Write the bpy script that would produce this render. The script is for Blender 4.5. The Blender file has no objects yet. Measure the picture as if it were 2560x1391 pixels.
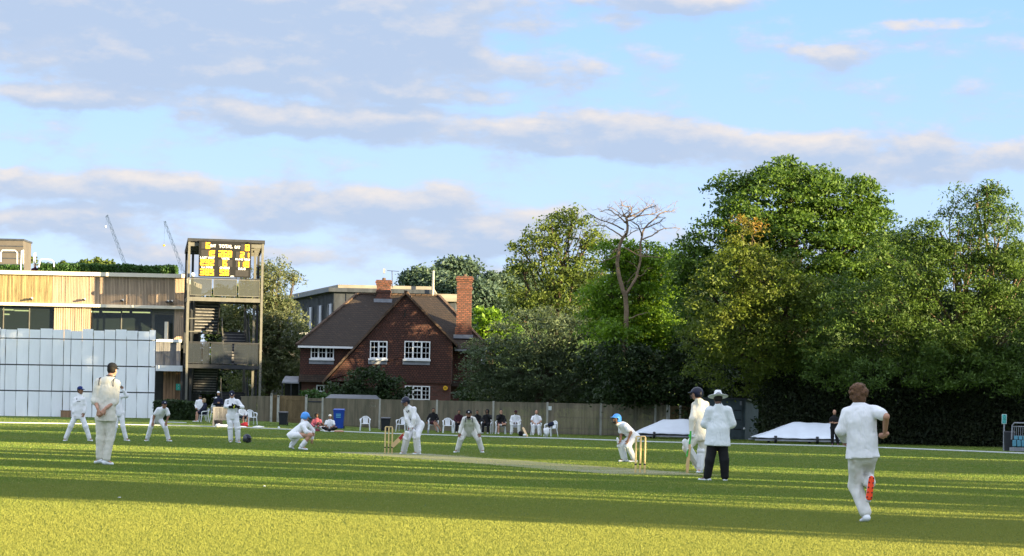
import bpy, bmesh, math, random
import numpy as np
from mathutils import Vector, Matrix, noise as mnoise
R_ = math.radians
sc = bpy.context.scene
COL = sc.collection
# ---------------------------------------------------------------- camera
F = 6400.0; H = 1.2; Y0 = 1030.0; CX = 1280.0; ROLL = 0.0215
cd = bpy.data.cameras.new("camera"); cam = bpy.data.objects.new("camera", cd); COL.objects.link(cam)
cd.sensor_width = 36; cd.sensor_fit = 'HORIZONTAL'; cd.lens = 36 * F / 2560
cd.shift_y = (Y0 - 695.5) / 2560; cd.clip_start = 1; cd.clip_end = 6000
cam.location = (0, 0, H)
cam.matrix_world = Matrix.Translation((0, 0, H)) @ Matrix.Rotation(math.pi / 2, 4, 'X') @ Matrix.Rotation(ROLL, 4, 'Z')
sc.camera = cam
# the principal point stays on the view axis, so undo the shift's effect of the roll only through this mapping
CR, SR = math.cos(ROLL), math.sin(ROLL)
def ab(u, v):
    du, dv = u - CX, v - Y0
    return du * CR + dv * SR, -du * SR + dv * CR
def P(u, v, d):
    a, b = ab(u, v)
    return Vector((a * d / F, d, H - b * d / F))
def sstep(t):
    t = max(0.0, min(1.0, t)); return t * t * (3 - 2 * t)
def gz(x, y):                                   # gentle bank at the pavilion end of the ground
    z = 0.28 * sstep((-x - 7) / 8) * sstep((y - 128) / 26)
    if y > 240: z += 26 * sstep((y - 240) / 260) * sstep((x + 60) / 70)
    return z
def G(u, v):                                    # point of the ground seen at a pixel
    lo, hi = 15.0, 230.0
    for _ in range(40):
        m = (lo + hi) / 2; p = P(u, v, m)
        if p.z > gz(p.x, p.y): lo = m
        else: hi = m
    p = P(u, v, lo); p.z = gz(p.x, p.y); return p
# ---------------------------------------------------------------- sun and sky
SUN_EL = R_(7.8); SDX, SDY = 0.846, -0.533
SUNV = Vector((SDX * math.cos(SUN_EL), SDY * math.cos(SUN_EL), math.sin(SUN_EL))).normalized()
sl = bpy.data.lights.new("sun", 'SUN'); so = bpy.data.objects.new("sun", sl); COL.objects.link(so)
sl.energy = 5.0; sl.angle = R_(0.5); sl.color = (1.0, 0.80, 0.46)
so.rotation_euler = SUNV.to_track_quat('Z', 'Y').to_euler(); so.location = (60, -50, 40)
W = bpy.data.worlds.new("World"); sc.world = W; W.use_nodes = True
sc.view_settings.view_transform = 'Standard'; sc.view_settings.look = 'None'
sc.view_settings.gamma = 1; sc.view_settings.exposure = 2.08
sc.render.engine = 'CYCLES'
sc.cycles.max_bounces = 6; sc.cycles.transparent_max_bounces = 8; sc.cycles.diffuse_bounces = 3; sc.cycles.glossy_bounces = 3
SKYK = 0.12

class N:                                        # small helper for node trees
    def __init__(s, t): s.t = t
    def n(s, ty, **k):
        nd = s.t.nodes.new(ty)
        for a, b in k.items(): setattr(nd, a, b)
        return nd
    def set(s, sock, v):
        if isinstance(v, bpy.types.NodeSocket): s.t.links.new(v, sock)
        elif v is not None: sock.default_value = v
    def m(s, op, a, b=None, c=None, clamp=False):
        nd = s.n('ShaderNodeMath', operation=op, use_clamp=clamp)
        for i, q in enumerate((a, b, c)): s.set(nd.inputs[i], q)
        return nd.outputs[0]
    def mix(s, f, a, b, bt='MIX'):
        nd = s.n('ShaderNodeMixRGB', blend_type=bt)
        s.set(nd.inputs[0], f); s.set(nd.inputs[1], a); s.set(nd.inputs[2], b); return nd.outputs[0]
    def ramp(s, f, pts, interp='LINEAR'):
        nd = s.n('ShaderNodeValToRGB'); s.set(nd.inputs[0], f); cr = nd.color_ramp; cr.interpolation = interp
        while len(cr.elements) < len(pts): cr.elements.new(0.5)
        for e, (p, c) in zip(cr.elements, pts):
            e.position = p; e.color = (c, c, c, 1) if isinstance(c, (int, float)) else tuple(c) + (1,)
        return nd.outputs[0]
    def noise(s, vec, scale, detail=3, rough=0.5, dist=0.0, out=0):
        nd = s.n('ShaderNodeTexNoise'); s.set(nd.inputs['Vector'], vec)
        nd.inputs['Scale'].default_value = scale; nd.inputs['Detail'].default_value = detail
        nd.inputs['Roughness'].default_value = rough; nd.inputs['Distortion'].default_value = dist
        return nd.outputs[out]
    def mapv(s, vec, sc_, loc=(0, 0, 0), rot=(0, 0, 0)):
        nd = s.n('ShaderNodeMapping'); s.set(nd.inputs[0], vec)
        nd.inputs['Scale'].default_value = sc_; nd.inputs['Location'].default_value = loc; nd.inputs['Rotation'].default_value = rot
        return nd.outputs[0]
    def comb(s, x, y, z):
        nd = s.n('ShaderNodeCombineXYZ'); s.set(nd.inputs[0], x); s.set(nd.inputs[1], y); s.set(nd.inputs[2], z); return nd.outputs[0]
    def sep(s, v):
        nd = s.n('ShaderNodeSeparateXYZ'); s.set(nd.inputs[0], v); return nd.outputs

def cloud_group():                              # cloud cover by azimuth and elevation
    g = bpy.data.node_groups.new("cloud_cover", 'ShaderNodeTree')
    g.interface.new_socket('Az', in_out='INPUT', socket_type='NodeSocketFloat')
    g.interface.new_socket('El', in_out='INPUT', socket_type='NodeSocketFloat')
    g.interface.new_socket('Cover', in_out='OUTPUT', socket_type='NodeSocketFloat')
    q = N(g); gi = q.n('NodeGroupInput'); go = q.n('NodeGroupOutput')
    az, el = gi.outputs[0], gi.outputs[1]
    w = q.noise(q.comb(q.m('MULTIPLY', az, 20), q.m('MULTIPLY', el, 45), 0.0), 1.0, 5, 0.6, out=1)
    ws = q.sep(w)
    azw = q.m('ADD', az, q.m('MULTIPLY', q.m('SUBTRACT', ws[0], 0.5), 0.05))
    elw = q.m('ADD', el, q.m('MULTIPLY', q.m('SUBTRACT', ws[1], 0.5), 0.016))
    E = [(520, 50, 950, 110, 1.1), (420, 165, 560, 65, 1.0), (820, 200, 420, 55, .9), (250, 262, 430, 36, .9), (900, 150, 420, 90, 1.0), (1010, 230, 300, 32, .85),
         (760, 300, 420, 38, .95), (990, 350, 220, 22, .6), (1370, 180, 200, 55, .5), (1440, 340, 420, 42, .95),
         (1900, 372, 520, 45, .9), (2350, 400, 420, 40, .8), (2150, 440, 380, 36, .8), (300, 475, 420, 42, .85), (820, 520, 560, 60, .85), (1150, 580, 450, 60, .75),
         (250, 560, 350, 45, .8), (560, 620, 480, 40, .55), (1250, 680, 400, 40, .4), (2120, 142, 190, 26, .6), (2330, 78, 150, 16, .45), (1640, 12, 330, 26, .8), (1500, 60, 120, 30, .35), (2560, 240, 200, 20, .25)]
    acc = None
    for (u, v, ru, rv, wt) in E:
        a, b = ab(u, v)
        dx = q.m('MULTIPLY', q.m('SUBTRACT', azw, a / F), F / (ru * 1.08)); dy = q.m('MULTIPLY', q.m('SUBTRACT', elw, -b / F), F / (rv * 1.45))
        r2 = q.m('ADD', q.m('MULTIPLY', dx, dx), q.m('MULTIPLY', dy, dy))
        val = q.m('MULTIPLY', q.m('SUBTRACT', 1.0, r2), wt)
        acc = val if acc is None else q.m('SMOOTH_MAX', acc, val, 0.25)
    fb = q.noise(q.comb(q.m('MULTIPLY', az, 30), q.m('MULTIPLY', el, 66), 3.0), 1.0, 6, 0.58)
    gen = q.noise(q.comb(q.m('MULTIPLY', az, 3), q.m('MULTIPLY', el, 9), 8.0), 1.0, 5, 0.6)
    out_of = q.m('MULTIPLY', q.m('SUBTRACT', q.m('MAXIMUM', q.m('ABSOLUTE', az), q.m('ABSOLUTE', el)), 0.26, clamp=True), 4.0, clamp=True)
    gen = q.m('MULTIPLY', q.m('MULTIPLY', q.m('SUBTRACT', gen, 0.42), 3.0), out_of)
    acc = q.m('MAXIMUM', acc, gen)
    tot = q.m('ADD', q.m('ADD', acc, 0.08), q.m('MULTIPLY', q.m('SUBTRACT', fb, 0.5), 2.4))
    g.links.new(tot, go.inputs[0]); return g
def make_world():
    t = W.node_tree; t.nodes.clear(); q = N(t)
    out = q.n('ShaderNodeOutputWorld'); bg = q.n('ShaderNodeBackground'); bg.inputs[1].default_value = SKYK
    sky = q.n('ShaderNodeTexSky', sky_type='NISHITA'); sky.sun_disc = False
    sky.sun_elevation = SUN_EL; sky.sun_rotation = math.atan2(SUNV.x, SUNV.y); sky.air_density = 1.1; sky.dust_density = 0.4; sky.ozone_density = 1.6
    gen = q.n('ShaderNodeTexCoord').outputs['Generated']
    s = q.sep(gen); az = q.m('ARCTAN2', s[0], s[1]); el = q.m('ARCSINE', s[2])
    cg = cloud_group()
    def cover(e):
        nd = q.n('ShaderNodeGroup'); nd.node_tree = cg; q.set(nd.inputs[0], az); q.set(nd.inputs[1], e); return nd.outputs[0]
    c0 = cover(el); c1 = cover(q.m('ADD', el, 0.0045))
    alpha = q.ramp(c0, [(0.0, 0.0), (0.7, 1.0)], 'EASE')
    edge = q.m('MULTIPLY', q.m('SUBTRACT', c0, c1), 0.7, clamp=True)
    lit = q.m('ADD', edge, q.m('MULTIPLY', q.m('SUBTRACT', 1.0, c1, clamp=True), 0.35), clamp=True)
    ccol = q.mix(lit, (3.2, 3.9, 5.1, 1), (5.9, 5.35, 4.95, 1))
    K = 0.315; SKG = 0.287
    kk = q.ramp(el, [(0.18, K * .2), (0.4, K * .5)]); kk = q.m('MULTIPLY', kk, 5.0)
    ccol = q.mix(1.0, ccol, q.comb(kk, kk, kk), 'MULTIPLY')
    grad = q.ramp(el, [(0.0, (4.7, 6.0, 8.2)), (0.06, (3.9, 5.45, 8.3)), (0.17, (2.5, 4.5, 8.2)), (0.32, (6.3, 7.4, 9.4)), (1.0, (6.9, 7.8, 9.4))])
    skyc = q.mix(0.92, sky.outputs[0], q.mix(1.0, grad, (SKG, SKG, SKG, 1), 'MULTIPLY'))
    a2 = q.m('MULTIPLY', alpha, 0.9)
    fin = q.mix(a2, skyc, ccol)
    q.set(bg.inputs[0], fin); t.links.new(bg.outputs[0], out.inputs[0])
make_world()

# ---------------------------------------------------------------- materials
def new_mat(name):
    m = bpy.data.materials.new(name); m.use_nodes = True; t = m.node_tree
    b = t.nodes['Principled BSDF']; return m, N(t), b
def mat(name, col, rough=0.8, var=0.15, scale=6.0, bump=0.0, bscale=None, metal=0.0, col2=None, spec=0.3, island=0.0, stretch=None, bdist=0.02):
    m, q, b = new_mat(name)
    vec = q.n('ShaderNodeTexCoord').outputs['Object']
    if stretch: vec = q.mapv(vec, stretch)
    nz = q.noise(vec, scale, 4, 0.6)
    c2 = col2 if col2 else tuple(c * (1 - 2.2 * var) for c in col)
    c1 = col if col2 else tuple(c * (1 + 0.8 * var) for c in col)
    c = q.mix(q.ramp(nz, [(0.3, 0.0), (0.7, 1.0)]), tuple(c2) + (1,), tuple(c1) + (1,))
    if island:
        ri = q.n('ShaderNodeNewGeometry').outputs['Random Per Island']
        k = q.m('ADD', q.m('MULTIPLY', ri, island), 1 - island * 0.6)
        c = q.mix(1.0, c, q.comb(k, k, k), 'MULTIPLY')
    q.set(b.inputs['Base Color'], c); b.inputs['Roughness'].default_value = rough
    b.inputs['Metallic'].default_value = metal; b.inputs['Specular IOR Level'].default_value = spec
    if bump:
        bp = q.n('ShaderNodeBump'); bp.inputs['Strength'].default_value = bump; bp.inputs['Distance'].default_value = bdist
        q.set(bp.inputs['Height'], q.noise(vec, bscale or scale * 4, 4, 0.6)); q.set(b.inputs['Normal'], bp.outputs[0])
    return m
def emit(name, col, k):
    m, q, b = new_mat(name); b.inputs['Base Color'].default_value = tuple(col) + (1,)
    b.inputs['Emission Color'].default_value = tuple(col) + (1,); b.inputs['Emission Strength'].default_value = k; return m
def leaf_mat(name, c1, c2, trans=0.35, c3=None, rough=0.6, z3=None):
    m, q, b = new_mat(name); t = m.node_tree
    ri = q.n('ShaderNodeNewGeometry').outputs['Random Per Island']
    vec = q.n('ShaderNodeTexCoord').outputs['Object']
    nz = q.noise(vec, 0.5, 3, 0.6)
    f = q.m('ADD', q.m('MULTIPLY', ri, 0.6), q.m('MULTIPLY', q.m('SUBTRACT', nz, 0.3), 0.9), clamp=True)
    c = q.mix(f, tuple(c1) + (1,), tuple(c2) + (1,))
    if c3:
        f3 = q.ramp(q.noise(vec, 0.9, 2, 0.5), [(0.5, 0.0), (0.66, 1.0)])
        if z3: f3 = q.m('MULTIPLY', q.m('ADD', f3, 0.35, clamp=True), q.ramp(q.m('DIVIDE', q.sep(vec)[2], 20.0), [(z3[0] / 20, 0.06), (z3[1] / 20, 1.0)]))
        c = q.mix(f3, c, tuple(c3) + (1,))
    q.set(b.inputs['Base Color'], c); b.inputs['Roughness'].default_value = rough; b.inputs['Specular IOR Level'].default_value = 0.35
    tr = q.n('ShaderNodeBsdfTranslucent'); q.set(tr.inputs[0], q.mix(1.0, c, (1.5, 1.6, 0.8, 1), 'MULTIPLY'))
    mx = q.n('ShaderNodeMixShader'); mx.inputs[0].default_value = trans
    t.links.new(b.outputs[0], mx.inputs[1]); t.links.new(tr.outputs[0], mx.inputs[2])
    t.links.new(mx.outputs[0], t.nodes['Material Output'].inputs[0]); return m

def cloth(name, col, var, stain=0.0):
    m, q, b = new_mat(name); vec = q.n('ShaderNodeTexCoord').outputs['Object']
    c = q.mix(q.ramp(q.noise(vec, 5, 4, 0.6), [(0.35, 0), (0.7, 1)]), tuple(x * (1 - 1.5 * var) for x in col) + (1,), tuple(col) + (1,))
    if stain: c = q.mix(q.ramp(q.noise(q.mapv(vec, (6, 6, 4)), 1.0, 4, 0.7), [(0.56, 0), (0.72, stain)]), c, (0.40, 0.33, 0.19, 1))
    q.set(b.inputs['Base Color'], c); b.inputs['Roughness'].default_value = 0.9; b.inputs['Specular IOR Level'].default_value = 0.15
    bp = q.n('ShaderNodeBump'); bp.inputs['Strength'].default_value = 1.0; bp.inputs['Distance'].default_value = 0.035
    w = q.noise(q.mapv(vec, (1.0, 1.0, 0.38), rot=(0.25, 0.35, 0.5)), 9.0, 2, 0.45, 0.5)
    q.set(bp.inputs['Height'], q.m('ADD', q.m('ABSOLUTE', q.m('SUBTRACT', w, 0.5)), q.noise(vec, 5.0, 2, 0.5))); q.set(b.inputs['Normal'], bp.outputs[0]); return m
M = {}
M['white_cloth'] = cloth('white_cloth', (0.85, 0.85, 0.87), 0.05)
M['cream_cloth'] = cloth('cream_cloth', (0.78, 0.74, 0.64), 0.06)
M['dirty_cloth'] = cloth('dirty_cloth', (0.80, 0.78, 0.73), 0.08, 0.5)
M['coat_cloth'] = cloth('coat_cloth', (0.80, 0.83, 0.84), 0.05)
M['pad_white'] = mat('pad_white', (0.82, 0.82, 0.82), 0.6, 0.05, 6)
M['skin'] = mat('skin', (0.50, 0.27, 0.18), 0.6, 0.06, 9)
M['skin_tan'] = mat('skin_tan', (0.30, 0.155, 0.095), 0.6, 0.06, 9)
M['skin_dark'] = mat('skin_dark', (0.14, 0.075, 0.048), 0.6, 0.06, 9)
M['hair_brown'] = mat('hair_brown', (0.05, 0.024, 0.012), 0.7, 0.3, 30, 0.6, 60, col2=(0.17, 0.085, 0.04))
M['hair_dark'] = mat('hair_dark', (0.015, 0.012, 0.01), 0.7, 0.2, 30)
M['hair_blond'] = mat('hair_blond', (0.42, 0.30, 0.17), 0.7, 0.2, 30)
M['black_cloth'] = mat('black_cloth', (0.012, 0.012, 0.014), 0.85, 0.2, 8, 0.2, 20)
M['navy_cloth'] = mat('navy_cloth', (0.012, 0.016, 0.04), 0.85, 0.2, 8)
M['maroon_cloth'] = mat('maroon_cloth', (0.05, 0.012, 0.02), 0.85, 0.2, 8)
M['pink_cloth'] = mat('pink_cloth', (0.55, 0.13, 0.17), 0.85, 0.3, 14)
M['blue_cap'] = mat('blue_cap', (0.01, 0.03, 0.16), 0.7, 0.1, 8)
M['helmet_navy'] = mat('helmet_navy', (0.008, 0.010, 0.030), 0.35, 0.1, 8)
M['helmet_blue'] = mat('helmet_blue', (0.08, 0.33, 0.85), 0.35, 0.05, 8)
M['steel'] = mat('steel', (0.10, 0.10, 0.11), 0.4, 0.1, 8, metal=0.8)
M['bat_wood'] = mat('bat_wood', (0.62, 0.42, 0.20), 0.6, 0.12, 8, stretch=(1, 1, 0.1))
M['stump_wood'] = mat('stump_wood', (0.72, 0.53, 0.24), 0.55, 0.1, 8)
M['red_stick'] = mat('red_stick', (0.35, 0.03, 0.02), 0.5, 0.1, 8)
M['green_stick'] = mat('green_stick', (0.04, 0.50, 0.05), 0.5, 0.05, 8)
M['orange_sole'] = mat('orange_sole', (0.95, 0.07, 0.01), 0.5, 0.05, 8)
M['yellow'] = mat('yellow', (0.75, 0.75, 0.06), 0.6, 0.05, 8)
M['red'] = mat('red', (0.5, 0.02, 0.03), 0.6, 0.1, 8)
M['white_plastic'] = mat('white_plastic', (0.80, 0.82, 0.84), 0.45, 0.04, 3)
M['rope'] = mat('rope', (0.55, 0.57, 0.55), 0.8, 0.08, 3)
M['white_paint'] = mat('white_paint', (0.80, 0.80, 0.80), 0.5, 0.05, 3)
M['black_plastic'] = mat('black_plastic', (0.02, 0.022, 0.028), 0.5, 0.1, 5)
M['blue_plastic'] = mat('blue_plastic', (0.012, 0.06, 0.36), 0.45, 0.1, 5)
M['grey_metal'] = mat('grey_metal', (0.15, 0.145, 0.125), 0.6, 0.12, 3, metal=0.0)
M['dark_metal'] = mat('dark_metal', (0.035, 0.037, 0.042), 0.55, 0.15, 3)
M['tread_metal'] = mat('tread_metal', (0.07, 0.07, 0.07), 0.6, 0.15, 3)
M['mesh_panel'] = None
M['timber'] = mat('timber', (0.50, 0.37, 0.26), 0.85, 0.12, 1.0, 0.2, 8, island=0.3, stretch=(6, 6, 0.8))
M['timber_green'] = mat('timber_green', (0.42, 0.32, 0.16), 0.85, 0.2, 1.0, 0.2, 8, island=0.5, stretch=(6, 6, 0.8))
M['timber_dark'] = mat('timber_dark', (0.28, 0.17, 0.10), 0.85, 0.2, 1.0, 0.2, 8, island=0.5, stretch=(6, 6, 0.8))
M['timber_grey'] = mat('timber_grey', (0.26, 0.25, 0.25), 0.85, 0.2, 1.0, 0.2, 8, island=0.4, stretch=(6, 6, 0.8))
M['fence_wood'] = mat('fence_wood', (0.20, 0.165, 0.115), 0.9, 0.25, 0.9, 0.3, 10, island=0.3, stretch=(3, 3, 0.7), col2=(0.10, 0.095, 0.065))
M['gate_wood'] = mat('gate_wood', (0.19, 0.135, 0.07), 0.9, 0.2, 0.9, 0.3, 10, island=0.3, stretch=(3, 3, 0.7))
M['concrete'] = mat('concrete', (0.42, 0.41, 0.36), 0.9, 0.15, 3, 0.2)
M['cream_fascia'] = mat('cream_fascia', (0.80, 0.72, 0.58), 0.7, 0.05, 2)
M['white_fascia'] = mat('white_fascia', (0.75, 0.78, 0.80), 0.7, 0.05, 2)
M['screen_white'] = mat('screen_white', (0.92, 0.94, 0.97), 0.55, 0.05, 0.8, 0.15, 6, island=0.07, stretch=(1, 1, 0.3))
M['dark_room'] = mat('dark_room', (0.03, 0.032, 0.028), 0.9, 0.2, 1)
M['lead'] = mat('lead', (0.28, 0.29, 0.32), 0.6, 0.15, 3)
M['zinc'] = mat('zinc', (0.06, 0.067, 0.08), 0.45, 0.2, 1.2, stretch=(2, 2, 0.5), spec=0.5)
M['zinc_light'] = mat('zinc_light', (0.30, 0.27, 0.22), 0.6, 0.15, 0.6, stretch=(1, 1, 3))
M['brown_clad'] = mat('brown_clad', (0.12, 0.105, 0.09), 0.8, 0.1, 1)
M['tarp'] = mat('tarp', (0.76, 0.81, 0.88), 0.4, 0.04, 1.2, 0.35, 1.6, spec=0.4, bdist=0.08)
M['shed'] = mat('shed', (0.09, 0.12, 0.135), 0.7, 0.12, 2)
M['bark'] = mat('bark', (0.10, 0.075, 0.05), 0.9, 0.3, 3, 0.6, 12)
M['bark_pale'] = mat('bark_pale', (0.24, 0.17, 0.11), 0.85, 0.25, 3, 0.5, 12)
M['sign_green'] = mat('sign_green', (0.03, 0.42, 0.33), 0.5, 0.05, 5)
M['sign_white'] = mat('sign_white', (0.75, 0.80, 0.78), 0.5, 0.05, 5)
M['alarm_yellow'] = mat('alarm_yellow', (0.75, 0.42, 0.02), 0.5, 0.05, 5)
M['seat_teal'] = mat('seat_teal', (0.07, 0.24, 0.32), 0.45, 0.1, 5)
M['crane_metal'] = mat('crane_metal', (0.05, 0.08, 0.15), 0.6, 0.1, 0.2)
M['led'] = emit('led', (1.0, 0.42, 0.008), 1.5)
M['led_off'] = mat('led_off', (0.035, 0.033, 0.033), 0.7, 0.1, 5)
M['board_black'] = mat('board_black', (0.007, 0.007, 0.008), 0.6, 0.1, 5)
M['board_text'] = mat('board_text', (0.85, 0.82, 0.8), 0.6, 0.02, 5)
M['lamp_tube'] = emit('lamp_tube', (0.75, 0.85, 0.35), 0.9)
def glass_mat(name, col, alpha_mix, rough=0.05):
    m, q, b = new_mat(name); t = m.node_tree
    b.inputs['Base Color'].default_value = tuple(col) + (1,); b.inputs['Roughness'].default_value = rough; b.inputs['Specular IOR Level'].default_value = 0.5
    tr = q.n('ShaderNodeBsdfTransparent'); mx = q.n('ShaderNodeMixShader'); mx.inputs[0].default_value = alpha_mix
    t.links.new(b.outputs[0], mx.inputs[1]); t.links.new(tr.outputs[0], mx.inputs[2]); t.links.new(mx.outputs[0], t.nodes['Material Output'].inputs[0]); return m
M['glass'] = glass_mat('glass', (0.02, 0.03, 0.03), 0.45)
M['house_glass'] = glass_mat('house_glass', (0.015, 0.02, 0.025), 0.0, 0.08)
M['mesh_panel'] = glass_mat('mesh_panel', (0.075, 0.08, 0.07), 0.35, 0.35)
M['lower_panel'] = glass_mat('lower_panel', (0.03, 0.036, 0.042), 0.35, 0.35)
def brick_mat(name, c1, c2, mortar, bw, rh, ms, bump=0.6, off=0.5, spots=0.0, bd=0.02, rough=0.9):
    m, q, b = new_mat(name); s = q.sep(q.n('ShaderNodeTexCoord').outputs['Object'])
    vec = q.comb(q.m('ADD', s[0], s[1]), s[2], 0.0)
    br = q.n('ShaderNodeTexBrick'); q.set(br.inputs['Vector'], vec); br.offset = off
    br.inputs['Color1'].default_value = tuple(c1) + (1,); br.inputs['Color2'].default_value = tuple(c2) + (1,); br.inputs['Mortar'].default_value = tuple(mortar) + (1,)
    br.inputs['Scale'].default_value = 1; br.inputs['Brick Width'].default_value = bw; br.inputs['Row Height'].default_value = rh; br.inputs['Mortar Size'].default_value = ms
    nz = q.noise(vec, 0.9, 5, 0.65)
    c = q.mix(q.ramp(nz, [(0.35, 0.0), (0.7, 0.55)]), br.outputs[0], tuple(x * 0.4 for x in c1) + (1,))
    if spots:
        c = q.mix(q.ramp(q.noise(q.mapv(vec, (1, 3, 1)), 3.5, 4, 0.7), [(0.62, 0.0), (0.70, spots)]), c, (0.30, 0.27, 0.22, 1))
    q.set(b.inputs['Base Color'], c); b.inputs['Roughness'].default_value = rough
    bp = q.n('ShaderNodeBump'); bp.inputs['Strength'].default_value = bump; bp.inputs['Distance'].default_value = bd
    q.set(bp.inputs['Height'], br.outputs['Fac']); bp.invert = True; q.set(b.inputs['Normal'], bp.outputs[0]); return m
M['tile_wall'] = brick_mat('tile_wall', (0.125, 0.043, 0.028), (0.068, 0.027, 0.019), (0.02, 0.012, 0.01), 0.18, 0.13, 0.02, spots=0.25)
M['brick_wall'] = brick_mat('brick_wall', (0.15, 0.05, 0.035), (0.09, 0.035, 0.027), (0.09, 0.07, 0.055), 0.23, 0.085, 0.012)
M['chimney_brick'] = brick_mat('chimney_brick', (0.24, 0.085, 0.052), (0.09, 0.04, 0.03), (0.05, 0.035, 0.028), 0.26, 0.12, 0.026)
M['roof_tile'] = brick_mat('roof_tile', (0.050, 0.030, 0.017), (0.030, 0.019, 0.012), (0.015, 0.011, 0.009), 0.2, 0.14, 0.018, spots=0.2)
M['ridge_tile'] = mat('ridge_tile', (0.10, 0.065, 0.045), 0.9, 0.2, 3, island=0.5)

# ---------------------------------------------------------------- mesh helpers
ORG = {}
def org(o):
    p = Vector((0, 0, 0))
    while o is not None: p += Vector(ORG.get(o.name, (0, 0, 0))); o = o.parent
    return p
def tag(o, label=None, cat=None, group=None, kind=None):
    if label: o['label'] = label
    if cat: o['category'] = cat
    if group: o['group'] = group
    if kind: o['kind'] = kind
    return o
def thing(name, label, cat, loc=(0, 0, 0), group=None, rz=0.0):
    o = bpy.data.objects.new(name, None); COL.objects.link(o); o.location = loc; o.rotation_euler = (0, 0, rz)
    o.empty_display_size = 0.2; ORG[o.name] = tuple(loc); return tag(o, label, cat, group)
def mesh_np(verts, faces, smooth=False):
    verts = np.asarray(verts, dtype=np.float32); faces = np.asarray(faces, dtype=np.int32)
    me = bpy.data.meshes.new("m"); nf, k = faces.shape
    me.vertices.add(len(verts)); me.vertices.foreach_set('co', verts.ravel())
    me.loops.add(nf * k); me.loops.foreach_set('vertex_index', faces.ravel())
    me.polygons.add(nf); me.polygons.foreach_set('loop_start', np.arange(0, nf * k, k, dtype=np.int32))
    if smooth: me.polygons.foreach_set('use_smooth', np.ones(nf, dtype=bool))
    me.update(calc_edges=True); return me
def link(name, me, m, parent=None, loc=None):
    o = bpy.data.objects.new(name, me); me.name = name; COL.objects.link(o)
    for x in (m if isinstance(m, (list, tuple)) else [m]): me.materials.append(x)
    if parent: o.parent = parent
    if loc is not None: o.location = loc; ORG[o.name] = tuple(loc)
    return o
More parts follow.
